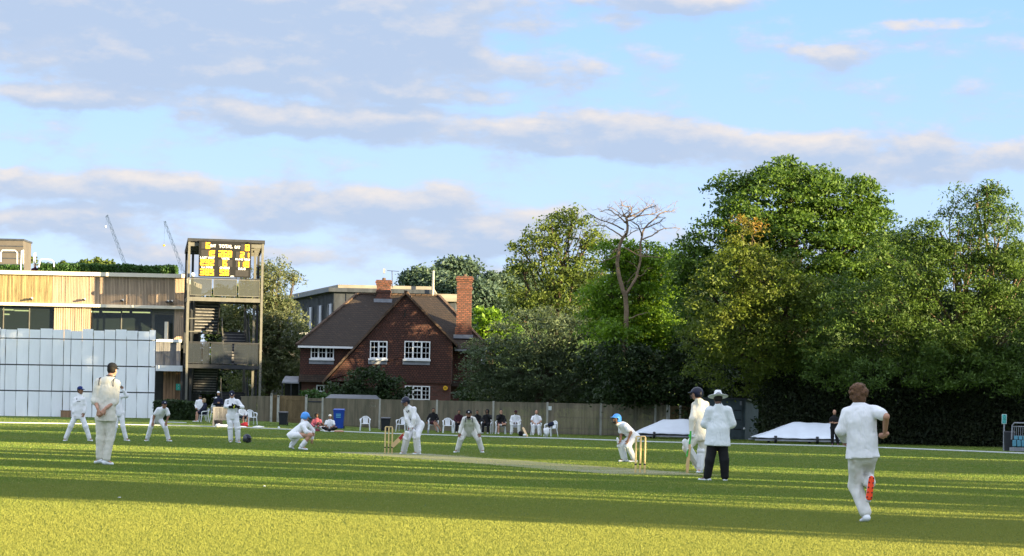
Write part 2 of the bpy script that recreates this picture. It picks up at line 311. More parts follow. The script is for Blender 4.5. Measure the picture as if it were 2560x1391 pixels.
class MB:
    def __init__(s): s.v = []; s.f = []; s.sm = []
    def add(s, vs, fs, smooth=False):
        b = len(s.v); s.v += [tuple(x) for x in vs]; s.f += [tuple(i + b for i in f) for f in fs]; s.sm += [smooth] * len(fs); return s
    def box(s, x0, x1, y0, y1, z0, z1):
        return s.add([(x0, y0, z0), (x1, y0, z0), (x1, y1, z0), (x0, y1, z0), (x0, y0, z1), (x1, y0, z1), (x1, y1, z1), (x0, y1, z1)],
                     [(0, 3, 2, 1), (4, 5, 6, 7), (0, 1, 5, 4), (1, 2, 6, 5), (2, 3, 7, 6), (3, 0, 4, 7)])
    def hexa(s, p8):
        return s.add(p8, [(0, 3, 2, 1), (4, 5, 6, 7), (0, 1, 5, 4), (1, 2, 6, 5), (2, 3, 7, 6), (3, 0, 4, 7)])
    def beam(s, a, b, w, h=None, up=(0, 0, 1)):
        a = Vector(a); b = Vector(b); h = h or w; d = (b - a).normalized(); u = Vector(up)
        if abs(d.dot(u)) > 0.95: u = Vector((0, 1, 0))
        r = d.cross(u).normalized(); t = r.cross(d).normalized()
        vs = []
        for c in (a, b):
            for (i, j) in ((-1, -1), (1, -1), (1, 1), (-1, 1)): vs.append(c + r * i * w / 2 + t * j * h / 2)
        return s.add(vs, [(0, 1, 2, 3), (7, 6, 5, 4), (0, 4, 5, 1), (1, 5, 6, 2), (2, 6, 7, 3), (3, 7, 4, 0)])
    def tube(s, pts, rad, n=8, smooth=True):
        pts = [Vector(p) for p in pts]; rad = rad if isinstance(rad, (list, tuple)) else [rad] * len(pts)
        rings = []; u = None
        for i, p in enumerate(pts):
            d = (pts[min(i + 1, len(pts) - 1)] - pts[max(i - 1, 0)]).normalized()
            if u is None:
                u = Vector((0, 0, 1)) if abs(d.z) < 0.9 else Vector((1, 0, 0))
            u = (u - d * u.dot(d)).normalized(); w = d.cross(u)
            rings.append([p + (u * math.cos(2 * math.pi * k / n) + w * math.sin(2 * math.pi * k / n)) * rad[i] for k in range(n)])
        vs = [v for r in rings for v in r]; fs = []
        for i in range(len(pts) - 1):
            for k in range(n): fs.append((i * n + k, i * n + (k + 1) % n, (i + 1) * n + (k + 1) % n, (i + 1) * n + k))
        s.add(vs, fs, smooth); s.add(rings[0], [tuple(range(n))[::-1]]); s.add(rings[-1], [tuple(range(n))]); return s
    def cyl(s, a, b, r, n=12, r2=None): return s.tube([a, b], [r, r if r2 is None else r2], n)
    def sphere(s, c, r, n=12, m=8):
        if not isinstance(r, (tuple, list)): r = (r, r, r)
        vs = []; fs = []
        for j in range(m + 1):
            th = math.pi * j / m
            for i in range(n):
                ph = 2 * math.pi * i / n
                vs.append((c[0] + r[0] * math.sin(th) * math.cos(ph), c[1] + r[1] * math.sin(th) * math.sin(ph), c[2] + r[2] * math.cos(th)))
        for j in range(m):
            for i in range(n): fs.append((j * n + i, (j + 1) * n + i, (j + 1) * n + (i + 1) % n, j * n + (i + 1) % n))
        return s.add(vs, fs, True)
    def prism(s, poly, y0, y1):                  # poly in (x, z), extruded along y
        n = len(poly); vs = [(x, y0, z) for x, z in poly] + [(x, y1, z) for x, z in poly]
        fs = [tuple(range(n)), tuple(range(2 * n - 1, n - 1, -1))] + [(i, n + i, n + (i + 1) % n, (i + 1) % n) for i in range(n)]
        return s.add(vs, fs)
    def build(s, name, m, parent=None, loc=None, bevel=0.0, world=True):
        o0 = Vector((0, 0, 0))
        if world:
            if parent is not None: o0 = org(parent)
            elif loc is not None: o0 = Vector(loc)
        me = bpy.data.meshes.new(name)
        me.from_pydata([(a - o0.x, b - o0.y, c - o0.z) for a, b, c in s.v], [], s.f)
        me.polygons.foreach_set('use_smooth', s.sm); me.update()
        bm = bmesh.new(); bm.from_mesh(me); bmesh.ops.recalc_face_normals(bm, faces=bm.faces); bm.to_mesh(me); bm.free()
        o = link(name, me, m, parent, loc)
        if bevel:
            md = o.modifiers.new('bevel', 'BEVEL'); md.width = bevel; md.segments = 2; md.limit_method = 'ANGLE'
        return o
def copy_tree(o, parent=None):
    c = o.copy(); COL.objects.link(c); c.parent = parent
    for ch in list(o.children): copy_tree(ch, c)
    return c
def rect(u0, u1, v0, v1, d):
    um, vm = (u0 + u1) / 2, (v0 + v1) / 2
    return P(u0, vm, d).x, P(u1, vm, d).x, P(um, v1, d).z, P(um, v0, d).z      # x0 x1 z0 z1
def fbox(mb, u0, u1, v0, v1, d, dep):
    x0, x1, z0, z1 = rect(u0, u1, v0, v1, d); mb.box(x0, x1, d, d + dep, z0, z1); return mb
def text_mesh(s, size, ext=0.004, bold=0.0):
    cu = bpy.data.curves.new('t', 'FONT'); cu.body = s; cu.size = size; cu.extrude = ext; cu.offset = bold; cu.align_x = 'CENTER'; cu.align_y = 'CENTER'; cu.resolution_u = 3
    o = bpy.data.objects.new('t', cu); COL.objects.link(o); bpy.context.view_layer.update()
    me = bpy.data.meshes.new_from_object(o.evaluated_get(bpy.context.evaluated_depsgraph_get()))
    bpy.data.objects.remove(o); return me

# ---------------------------------------------------------------- ground
def make_ground():
    def axis(lo, hi, core, step, far):
        a = list(np.arange(core[0], core[1] + .1, step)); 
        return np.array(sorted(set([lo, lo / 2] + a + [hi / 2, hi] + far)))
    xs = np.array([-3000, -1500, -700, -400, -250, -150, -100, -80] + list(range(-70, 71, 2)) + [80, 100, 150, 250, 400, 700, 1500, 3000], dtype=float)
    ys = np.array([-1500, -500, -200, -60, -20] + list(range(0, 180, 2)) + list(range(180, 520, 10)) + [600, 800, 1200, 2000, 3500], dtype=float)
    X, Y = np.meshgrid(xs, ys, indexing='ij'); Z = np.array([[gz(x, y) for y in ys] for x in xs])
    V = np.stack([X, Y, Z], -1).reshape(-1, 3); ny = len(ys)
    i, j = np.meshgrid(np.arange(len(xs) - 1), np.arange(ny - 1), indexing='ij'); i = i.ravel(); j = j.ravel()
    Fc = np.stack([i * ny + j, (i + 1) * ny + j, (i + 1) * ny + j + 1, i * ny + j + 1], -1)
    m, q, b = new_mat('grass_ground')
    vec = q.n('ShaderNodeTexCoord').outputs['Object']
    big = q.noise(q.mapv(vec, (0.18, 0.09, 1)), 1.0, 5, 0.6); mid = q.noise(vec, 1.3, 4, 0.6); fine = q.noise(vec, 22.0, 4, 0.7)
    c = q.mix(q.ramp(big, [(0.35, 0), (0.65, 1)]), (0.105, 0.18, 0.036, 1), (0.155, 0.205, 0.042, 1))
    c = q.mix(q.ramp(mid, [(0.45, 0), (0.75, 0.5)]), c, (0.25, 0.235, 0.06, 1))
    c = q.mix(q.ramp(fine, [(0.3, 0.0), (0.75, 0.6)]), c, (0.10, 0.16, 0.03, 1))
    q.set(b.inputs['Base Color'], c); b.inputs['Roughness'].default_value = 0.9; b.inputs['Specular IOR Level'].default_value = 0.1
    bp = q.n('ShaderNodeBump'); bp.inputs['Strength'].default_value = 1.0; bp.inputs['Distance'].default_value = 0.12
    q.set(bp.inputs['Height'], q.noise(vec, 14.0, 4, 0.8)); q.set(b.inputs['Normal'], bp.outputs[0])
    tag(link('ground', mesh_np(V, Fc, True), m), kind='structure')
make_ground()
def make_pitch():
    m, q, b = new_mat('pitch_soil')
    vec = q.n('ShaderNodeTexCoord').outputs['Object']
    c = q.mix(q.ramp(q.noise(vec, 0.9, 5, 0.7), [(0.35, 0), (0.65, 1)]), (0.13, 0.18, 0.045, 1), (0.215, 0.195, 0.08, 1))
    c = q.mix(q.ramp(q.noise(vec, 9, 4, 0.7), [(0.4, 0), (0.7, 0.6)]), c, (0.30, 0.25, 0.13, 1))
    q.set(b.inputs['Base Color'], c); b.inputs['Roughness'].default_value = 0.95
    bp = q.n('ShaderNodeBump'); bp.inputs['Strength'].default_value = 1.0; bp.inputs['Distance'].default_value = 0.05
    q.set(bp.inputs['Height'], q.noise(vec, 14.0, 4, 0.8)); q.set(b.inputs['Normal'], bp.outputs[0])
    a = G(1600, 1183); e = G(971, 1135); d = (e - a); d.z = 0; L = d.length; d.normalize(); n = Vector((-d.y, d.x, 0))
    mb = MB(); a2 = a - d * 1.6; K = 14; vs = []
    rnd = random.Random(4)
    for i in range(K + 1):
        for s in (-1, 1):
            p = a2 + d * (L + 3.2) * i / K + n * s * (1.35 + rnd.uniform(-.12, .12)); vs.append((p.x, p.y, 0.006))
    mb.add(vs, [(2 * i, 2 * i + 1, 2 * i + 3, 2 * i + 2) for i in range(K)])
    tag(mb.build('pitch', m), kind='structure')
    ml = M['white_paint']
    mb = MB()
    for c0, s0 in ((a, -1), (e, 1)):
        for off, wd in ((0.0, 1.32), (1.22, 1.83)):
            cc = c0 - d * s0 * -1 * 0 + d * (off if s0 < 0 else -off)
            p = [cc + n * wd * s1 + d * s2 * 0.025 for s1, s2 in ((-1, -1), (1, -1), (1, 1), (-1, 1))]
            mb.add([(x.x, x.y, 0.011) for x in p], [(0, 1, 2, 3)])
    tag(mb.build('crease_markings', ml), kind='structure')
    return a, e, d, n
PA, PE, PD, PN = make_pitch()
def make_grass():
    rng = np.random.default_rng(7)
    m, q, b = new_mat('grass_blade'); t = m.node_tree
    ri = q.n('ShaderNodeNewGeometry').outputs['Random Per Island']
    vec = q.n('ShaderNodeTexCoord').outputs['Object']
    big = q.noise(q.mapv(vec, (0.25, 0.1, 1)), 1.0, 5, 0.65)
    c = q.ramp(ri, [(0.0, (0.105, 0.19, 0.032)), (0.5, (0.145, 0.225, 0.036)), (0.88, (0.205, 0.255, 0.045)), (1.0, (0.36, 0.35, 0.12))])
    c = q.mix(q.ramp(big, [(0.4, 0), (0.68, 0.55)]), c, (0.25, 0.255, 0.06, 1))
    sun_tint = q.ramp(q.m('ADD', q.m('DIVIDE', q.sep(vec)[1], 100.0), q.m('MULTIPLY', big, 0.12)), [(0.32, 0.75), (0.46, 0.0)])  # yellow of the sunlit foreground painted into the near blades, fading with distance
    c = q.mix(sun_tint, c, (0.285, 0.285, 0.060, 1))
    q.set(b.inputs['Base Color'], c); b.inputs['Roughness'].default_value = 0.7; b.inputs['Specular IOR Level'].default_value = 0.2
    tr = q.n('ShaderNodeBsdfTranslucent'); q.set(tr.inputs[0], c); mx = q.n('ShaderNodeMixShader'); mx.inputs[0].default_value = 0.42
    t.links.new(b.outputs[0], mx.inputs[1]); t.links.new(tr.outputs[0], mx.inputs[2]); t.links.new(mx.outputs[0], t.nodes['Material Output'].inputs[0])
    n = 1500000
    y0, y1 = 19.0, 150.0
    # uniform in image rows: density falls with the square of distance
    tt = rng.random(n); y = 1 / (1 / y0 + (1 / y1 - 1 / y0) * tt); x = (rng.random(n) - 0.5) * (0.46 * y + 7)
    keep = np.ones(n, bool)
    pa = np.array(PA)[:2]; d = np.array(PD)[:2]; pn = np.array(PN)[:2]; L = (PE - PA).length
    rel = np.stack([x, y], 1) - pa; al = rel @ d; ac = np.abs(rel @ pn)
    onp = (al > -1.4) & (al < L + 1.4) & (ac < 1.25); keep &= ~(onp & (rng.random(n) < 0.93))
    x = x[keep]; y = y[keep]; n = len(x)
    ss = lambda t: np.clip(t, 0, 1) ** 2 * (3 - 2 * np.clip(t, 0, 1)); z = 0.28 * ss((-x - 7) / 8) * ss((y - 128) / 26)
    hgt = (0.010 + 0.013 * rng.random(n)) * np.clip(y / 32, 0.9, 1.1); w = 0.0045 * y / 22 * (0.7 + 0.8 * rng.random(n)) * 1.15
    ang = rng.random(n) * 2 * np.pi; dx = np.cos(ang) * w; dy = np.sin(ang) * w
    la = rng.random(n) * 2 * np.pi; lean = hgt * rng.random(n) * 1.1
    V = np.empty((n, 3, 3), np.float32)
    V[:, 0] = np.stack([x - dx, y - dy, z - 0.004], 1); V[:, 1] = np.stack([x + dx, y + dy, z - 0.004], 1)
    V[:, 2] = np.stack([x + np.cos(la) * lean, y + np.sin(la) * lean, z + hgt], 1)
    tag(link('grass', mesh_np(V.reshape(-1, 3), np.arange(3 * n).reshape(-1, 3)), m), 'short mown cricket outfield grass with yellowish patches and sunlight yellow painted into the near blades', 'grass', kind='stuff')
make_grass()
# ---------------------------------------------------------------- foliage
def sub_rng(seed): return np.random.default_rng(seed)
def leaves(C, size, rng, asp=0.5, flat=0.35, droop=0.0):
    n = len(C)
    nrm = rng.normal(size=(n, 3)); nrm[:, 2] += flat * 3; nrm /= np.linalg.norm(nrm, axis=1, keepdims=True)
    a = rng.normal(size=(n, 3)); a[:, 2] -= droop; a -= nrm * (a * nrm).sum(1, keepdims=True); a /= np.linalg.norm(a, axis=1, keepdims=True)
    b = np.cross(nrm, a); s = (size * (0.6 + 0.8 * rng.random(n)))[:, None]
    V = np.empty((n, 4, 3)); V[:, 0] = C - a * s; V[:, 1] = C - b * s * asp + a * s * 0.1; V[:, 2] = C + a * s; V[:, 3] = C + b * s * asp + a * s * 0.1
    return V.reshape(-1, 3)
def crown_points(blobs, n, rng, tuft=0.6, rin=0.5, flatten=0.45, per=55):
    """blobs: (centre, (rx, ry, rz)); leaves gather in tufts spread through the shell of every blob"""
    w = np.array([(r[0] * r[2] + r[0] * r[1] + r[1] * r[2]) for c, r in blobs]); w = w / w.sum()
    out = []
    for (c, r), ww in zip(blobs, w):
        k = max(3, int(n * ww / per)); d = rng.normal(size=(k, 3)); d /= np.linalg.norm(d, axis=1, keepdims=True)
        rad = rin + (1.06 - rin) * np.sqrt(rng.random(k)); tc = np.array(c) + d * rad[:, None] * np.array(r)
        m = max(1, int(n * ww / k)); ts = tuft * (0.6 + 0.8 * rng.random(k))
        off = rng.normal(size=(k, m, 3)) * np.array([1, 1, flatten]) * ts[:, None, None] * 0.6
        off[:, :, 2] -= (off[:, :, 0] ** 2 + off[:, :, 1] ** 2) * 0.25 / tuft
        out.append((tc[:, None, :] + off).reshape(-1, 3))
    return np.concatenate(out)
def limb(mb, a, b, r0, r1, rng, n=6, wob=0.08):
    a = np.array(a); b = np.array(b); L = np.linalg.norm(b - a); pts = []; rs = []
    o = rng.normal(size=(3, 3)) * wob * L
    for i in range(n + 1):
        t = i / n; p = a + (b - a) * t + o[0] * math.sin(math.pi * t) * 0.6 + o[1] * math.sin(2 * math.pi * t) * 0.4
        pts.append(p); rs.append(r0 + (r1 - r0) * t)
    mb.tube(pts, rs, 6); return pts
def tree(name, label, cat, blobs, n, m, trunk=None, bark='bark', size=0.13, tuft=0.6, seed=1, asp=0.5, flat=0.35, group=None, rin=0.5, limbs=True, droop=0.0, tr=0.28, per=55, flatten=0.45, extra=None):
    rng = sub_rng(seed)
    zc = min(b[0][2] for b in blobs); cx = np.mean([b[0][0] for b in blobs]); cy = np.mean([b[0][1] for b in blobs])
    if trunk is None: trunk = (cx, cy)
    base = Vector((trunk[0], trunk[1], gz(trunk[0], trunk[1])))
    root = thing(name, label, cat, base, group)
    C = crown_points(blobs, n, rng, tuft, rin, flatten, per)
    V = leaves(C, size, rng, asp, flat, droop) - np.array(base)
    link('crown', mesh_np(V, np.arange(len(V)).reshape(-1, 4)), m, root)
    mb = MB(); top = max(blobs, key=lambda b: b[0][2])
    tops = (np.array(top[0]) * 0.6 + np.array([cx, cy, zc]) * 0.4)
    main = limb(mb, tuple(base - Vector((0, 0, .1))), tops, tr, tr * 0.4, rng, 8, 0.03)
    if limbs:
        ztop = max(q[0][2] for q in blobs)
        for c, r in blobs:
            if ztop > 6 and c[2] < ztop * .42: continue
            k = int(rng.integers(2, 6)); s0 = main[min(k, len(main) - 1)]
            pp = limb(mb, s0, c, tr * 0.4, 0.05, rng)
            for _ in range(3):
                d = rng.normal(size=3); d /= np.linalg.norm(d); d[2] = abs(d[2])
                limb(mb, pp[int(rng.integers(2, 6))], np.array(c) + d * np.array(r) * 0.85, 0.05, 0.015, rng, 5)
    if extra: extra(mb, rng)
    mb.build('trunk', M[bark], root)
    return root
def B(u, v, d, ru, rv, dep=None):                # crown blob from its place in view
    p = P(u, v, d); k = d / F; return (tuple(p), (ru * k, (dep if dep else (ru + rv) / 2 * k), rv * k))
M['leaf_oak'] = leaf_mat('leaf_oak', (0.016, 0.050, 0.007), (0.12, 0.20, 0.022), 0.25)
M['leaf_olive'] = leaf_mat('leaf_olive', (0.02, 0.05, 0.008), (0.115, 0.185, 0.028), 0.22)
M['leaf_autumn'] = leaf_mat('leaf_autumn', (0.022, 0.055, 0.008), (0.16, 0.215, 0.026), 0.28, c3=(0.42, 0.19, 0.04), z3=(9.4, 11.2))
M['leaf_birch'] = leaf_mat('leaf_birch', (0.03, 0.06, 0.012), (0.165, 0.21, 0.036), 0.3)
M['leaf_bright'] = leaf_mat('leaf_bright', (0.025, 0.075, 0.006), (0.22, 0.35, 0.022), 0.32)
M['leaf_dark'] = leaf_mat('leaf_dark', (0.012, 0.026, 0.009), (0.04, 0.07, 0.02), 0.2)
M['leaf_tip'] = leaf_mat('leaf_tip', (0.012, 0.03, 0.012), (0.14, 0.18, 0.09), 0.2)
M['leaf_ivy'] = leaf_mat('leaf_ivy', (0.012, 0.026, 0.010), (0.055, 0.065, 0.026), 0.1)
M['leaf_far'] = leaf_mat('leaf_far', (0.05, 0.085, 0.055), (0.085, 0.13, 0.085), 0.15)  # bluish distance haze put into the leaf colour
M['leaf_hedge'] = leaf_mat('leaf_hedge', (0.02, 0.06, 0.012), (0.07, 0.15, 0.03), 0.2)
M['leaf_willow'] = leaf_mat('leaf_willow', (0.05, 0.08, 0.035), (0.22, 0.23, 0.12), 0.3)
M['leaf_shade'] = leaf_mat('leaf_shade', (0.02, 0.04, 0.015), (0.05, 0.07, 0.02), 0.1)

# big walnut-like tree
tree('broadleaf_tree', 'tallest tree, broad dark green crown rising above the ivy hedge', 'tree',
     [B(1960, 490, 131, 165, 85), B(2080, 520, 132, 130, 90), B(1880, 560, 130, 120, 70), B(2140, 610, 131, 100, 80), B(2010, 620, 130, 170, 90),
      B(1820, 650, 130, 125, 75), B(1780, 740, 131, 95, 110), B(2180, 560, 133, 55, 60), B(2100, 730, 131, 130, 90), B(1950, 740, 132, 150, 90), B(1850, 450, 131, 55, 35),
      B(1990, 425, 131, 70, 32), B(2160, 480, 132, 45, 40), B(1730, 640, 131, 45, 60), B(2215, 660, 131, 50, 70)],
     95000, M['leaf_oak'], trunk=(P(1980, 900, 132).x, 132), size=0.10, per=190, tuft=0.75, seed=11, tr=0.45, flatten=0.28, droop=0.4)
tree('autumn_tree', 'yellowing tree with an orange leaf tip standing in front of the tall dark tree', 'tree',
     [B(1855, 590, 124, 42, 62), B(1850, 660, 124, 75, 55), B(1920, 700, 124, 110, 60), B(1810, 730, 124, 90, 60), B(1950, 790, 125, 110, 70), B(1850, 820, 125, 110, 70), B(1990, 720, 124, 60, 50), B(1900, 880, 127, 150, 50), B(1780, 840, 128, 80, 70), B(1850, 930, 131, 120, 50)],
     34000, M['leaf_autumn'], trunk=(14.6, 134.5), size=0.085, per=80, tuft=0.45, seed=12, tr=0.2, asp=0.45)
tree('olive_tree', 'grey green tree with pale bare twigs at its top, at the right edge', 'tree',
     [B(2440, 510, 121, 80, 48), B(2350, 580, 121, 90, 60), B(2500, 590, 121, 90, 70), B(2260, 650, 121, 90, 80), B(2400, 680, 122, 150, 80), B(2540, 700, 122, 100, 90),
      B(2240, 770, 122, 110, 80), B(2380, 810, 122, 150, 80), B(2530, 830, 122, 130, 80), B(2130, 780, 122, 90, 70), B(2320, 870, 121, 70, 60), B(2480, 470, 121, 40, 22), B(2100, 850, 123, 90, 60), B(2250, 900, 123, 120, 35), B(2450, 900, 122, 150, 40), B(2180, 925, 120.7, 60, 34), B(2330, 950, 120.5, 70, 30), B(2440, 925, 120.5, 60, 36), B(2540, 950, 120.2, 60, 34), B(2080, 930, 123.5, 70, 44), B(2080, 760, 126, 90, 80), B(2050, 880, 127, 110, 50)],
     88000, M['leaf_olive'], trunk=(22.5, 130), size=0.09, per=120, tuft=0.5, seed=13, tr=0.25, bark='bark_pale', asp=0.35, rin=0.35)
tree('birch_tree', 'thin airy tree with two light crowns between the chimney and the dead tree', 'tree',
     [B(1385, 580, 158, 55, 45), B(1430, 545, 158, 45, 38), B(1350, 610, 158, 50, 45), B(1470, 610, 158, 50, 55), B(1400, 680, 158, 90, 60), B(1300, 670, 158, 45, 28),
      B(1480, 700, 158, 60, 60), B(1380, 760, 158, 100, 55), B(1480, 790, 158, 60, 55), B(1290, 760, 158, 50, 50), B(1300, 620, 158, 30, 18)],
     20000, M['leaf_birch'], size=0.10, tuft=0.42, seed=14, tr=0.18, asp=0.5, rin=0.1, per=34)
tree('chestnut_tree', 'bright lime green leafy tree below the bare dead branches', 'tree',
     [B(1600, 740, 141, 75, 55), B(1550, 800, 141, 80, 60), B(1640, 700, 141, 45, 40), B(1540, 640, 141, 45, 40), B(1610, 640, 141, 70, 35), B(1520, 730, 141, 50, 60), B(1640, 800, 141, 60, 50), B(1660, 660, 142, 50, 22), B(1600, 840, 142, 90, 40), B(1540, 815, 137.5, 40, 26)],
     38000, M['leaf_bright'], size=0.095, per=150, tuft=0.62, seed=15, tr=0.1, flatten=0.35, droop=0.5)
tree('elder_tree', 'wide dark evergreen tree with pale leaf tips overhanging the fence beside the house', 'tree',
     [B(1350, 830, 149, 120, 60), B(1260, 900, 149, 100, 55), B(1440, 860, 149, 90, 70), B(1340, 930, 149, 130, 60), B(1460, 940, 149, 90, 60), B(1210, 860, 150, 50, 20), B(1230, 955, 150, 60, 30), B(1400, 790, 150, 70, 30), B(1180, 930, 150, 30, 18), B(1260, 990, 151, 80, 24), B(1390, 990, 151, 90, 26), B(1500, 985, 151, 80, 30)],
     50000, M['leaf_tip'], size=0.09, tuft=0.5, seed=16, tr=0.25, flatten=0.25, asp=0.35, droop=0.3)
tree('shade_tree', 'dark shaded tree behind the right end of the fence', 'tree',
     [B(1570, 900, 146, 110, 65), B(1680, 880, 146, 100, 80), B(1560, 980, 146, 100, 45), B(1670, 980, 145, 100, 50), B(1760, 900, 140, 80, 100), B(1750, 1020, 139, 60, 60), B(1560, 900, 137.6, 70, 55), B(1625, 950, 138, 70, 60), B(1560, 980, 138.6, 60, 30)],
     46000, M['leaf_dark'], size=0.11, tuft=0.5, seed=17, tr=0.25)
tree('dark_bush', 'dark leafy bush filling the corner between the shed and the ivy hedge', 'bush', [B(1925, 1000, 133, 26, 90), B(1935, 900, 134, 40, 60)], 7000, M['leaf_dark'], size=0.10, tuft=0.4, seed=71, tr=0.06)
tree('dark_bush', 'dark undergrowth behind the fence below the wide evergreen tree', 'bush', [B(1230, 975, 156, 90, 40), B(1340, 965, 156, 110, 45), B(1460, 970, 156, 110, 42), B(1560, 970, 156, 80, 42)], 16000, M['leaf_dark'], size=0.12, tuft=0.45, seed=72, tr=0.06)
tree('ash_tree', 'feathery grey green tree rising behind the scoreboard tower', 'tree',
     [B(690, 680, 181, 42, 38), B(670, 740, 181, 50, 45), B(640, 720, 181, 40, 60), B(700, 800, 181, 60, 60), B(715, 870, 181, 55, 55), B(650, 850, 181, 50, 70), B(600, 830, 182, 50, 70), B(560, 780, 182, 60, 45), B(690, 930, 181, 50, 45), B(620, 960, 182, 60, 50), B(720, 930, 181, 50, 60), B(740, 840, 181, 30, 50), B(735, 690, 181, 20, 14)],
     30000, M['leaf_willow'], size=0.14, tuft=0.5, seed=18, tr=0.25, rin=0.25, asp=0.3, per=30)
tree('front_bush', 'low dark bush growing against the house wall', 'bush',
     [B(930, 950, 162, 60, 34), B(870, 975, 162, 50, 28), B(985, 975, 162, 40, 28), B(920, 1000, 162, 90, 25)],
     9000, M['leaf_dark'], size=0.11, tuft=0.4, seed=19, tr=0.08)
tree('garden_shrub', 'small green shrub by the little ground floor window', 'shrub', [B(790, 988, 161, 34, 13), B(800, 1005, 161, 40, 16)], 2500, M['leaf_hedge'], size=0.09, tuft=0.3, seed=20, tr=0.04)
tree('lime_bush', 'sunlit yellow green bush to the right of the tall chimney', 'bush', [B(1215, 790, 195, 34, 28), B(1250, 810, 196, 40, 26), B(1235, 850, 196, 50, 40)], 4500, M['leaf_bright'], size=0.17, tuft=0.5, seed=21, tr=0.1)
# far wooded hill: single trees one can tell apart
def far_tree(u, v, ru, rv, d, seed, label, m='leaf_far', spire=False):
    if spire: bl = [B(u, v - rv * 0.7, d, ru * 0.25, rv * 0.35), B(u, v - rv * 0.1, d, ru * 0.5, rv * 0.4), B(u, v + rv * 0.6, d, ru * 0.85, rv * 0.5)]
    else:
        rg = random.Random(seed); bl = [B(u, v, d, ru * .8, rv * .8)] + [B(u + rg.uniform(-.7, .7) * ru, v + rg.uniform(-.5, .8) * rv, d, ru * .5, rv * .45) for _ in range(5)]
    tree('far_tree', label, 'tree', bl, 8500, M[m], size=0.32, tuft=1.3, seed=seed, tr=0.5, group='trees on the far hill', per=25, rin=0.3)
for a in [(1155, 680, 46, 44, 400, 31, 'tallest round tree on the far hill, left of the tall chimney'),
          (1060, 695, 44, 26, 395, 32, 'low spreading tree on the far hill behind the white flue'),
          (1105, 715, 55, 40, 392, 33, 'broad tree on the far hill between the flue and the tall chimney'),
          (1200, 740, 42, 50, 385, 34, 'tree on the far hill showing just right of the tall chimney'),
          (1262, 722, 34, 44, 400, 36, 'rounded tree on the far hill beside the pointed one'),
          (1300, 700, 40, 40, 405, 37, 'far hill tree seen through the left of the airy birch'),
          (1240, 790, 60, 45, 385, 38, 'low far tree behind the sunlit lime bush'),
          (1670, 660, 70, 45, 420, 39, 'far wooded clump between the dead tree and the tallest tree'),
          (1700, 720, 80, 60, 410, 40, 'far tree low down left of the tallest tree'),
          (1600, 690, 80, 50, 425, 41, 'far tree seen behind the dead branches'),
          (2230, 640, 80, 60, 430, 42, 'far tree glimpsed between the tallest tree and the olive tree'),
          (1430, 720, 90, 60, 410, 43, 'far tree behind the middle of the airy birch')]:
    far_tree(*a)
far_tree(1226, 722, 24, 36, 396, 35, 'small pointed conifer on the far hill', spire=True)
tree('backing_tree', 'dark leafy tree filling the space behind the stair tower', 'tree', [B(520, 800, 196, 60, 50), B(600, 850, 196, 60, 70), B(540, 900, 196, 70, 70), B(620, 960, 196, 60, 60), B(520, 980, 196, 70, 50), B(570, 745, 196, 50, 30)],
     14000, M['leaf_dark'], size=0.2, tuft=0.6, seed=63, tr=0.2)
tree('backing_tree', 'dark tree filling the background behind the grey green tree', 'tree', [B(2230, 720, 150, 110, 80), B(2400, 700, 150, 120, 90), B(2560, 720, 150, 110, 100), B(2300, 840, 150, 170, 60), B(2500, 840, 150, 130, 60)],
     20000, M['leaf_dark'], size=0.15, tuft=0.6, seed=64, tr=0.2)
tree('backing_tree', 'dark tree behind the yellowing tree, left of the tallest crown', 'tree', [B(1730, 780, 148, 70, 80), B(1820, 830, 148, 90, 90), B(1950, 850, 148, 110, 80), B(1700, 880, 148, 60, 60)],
     14000, M['leaf_dark'], size=0.15, tuft=0.6, seed=65, tr=0.2)
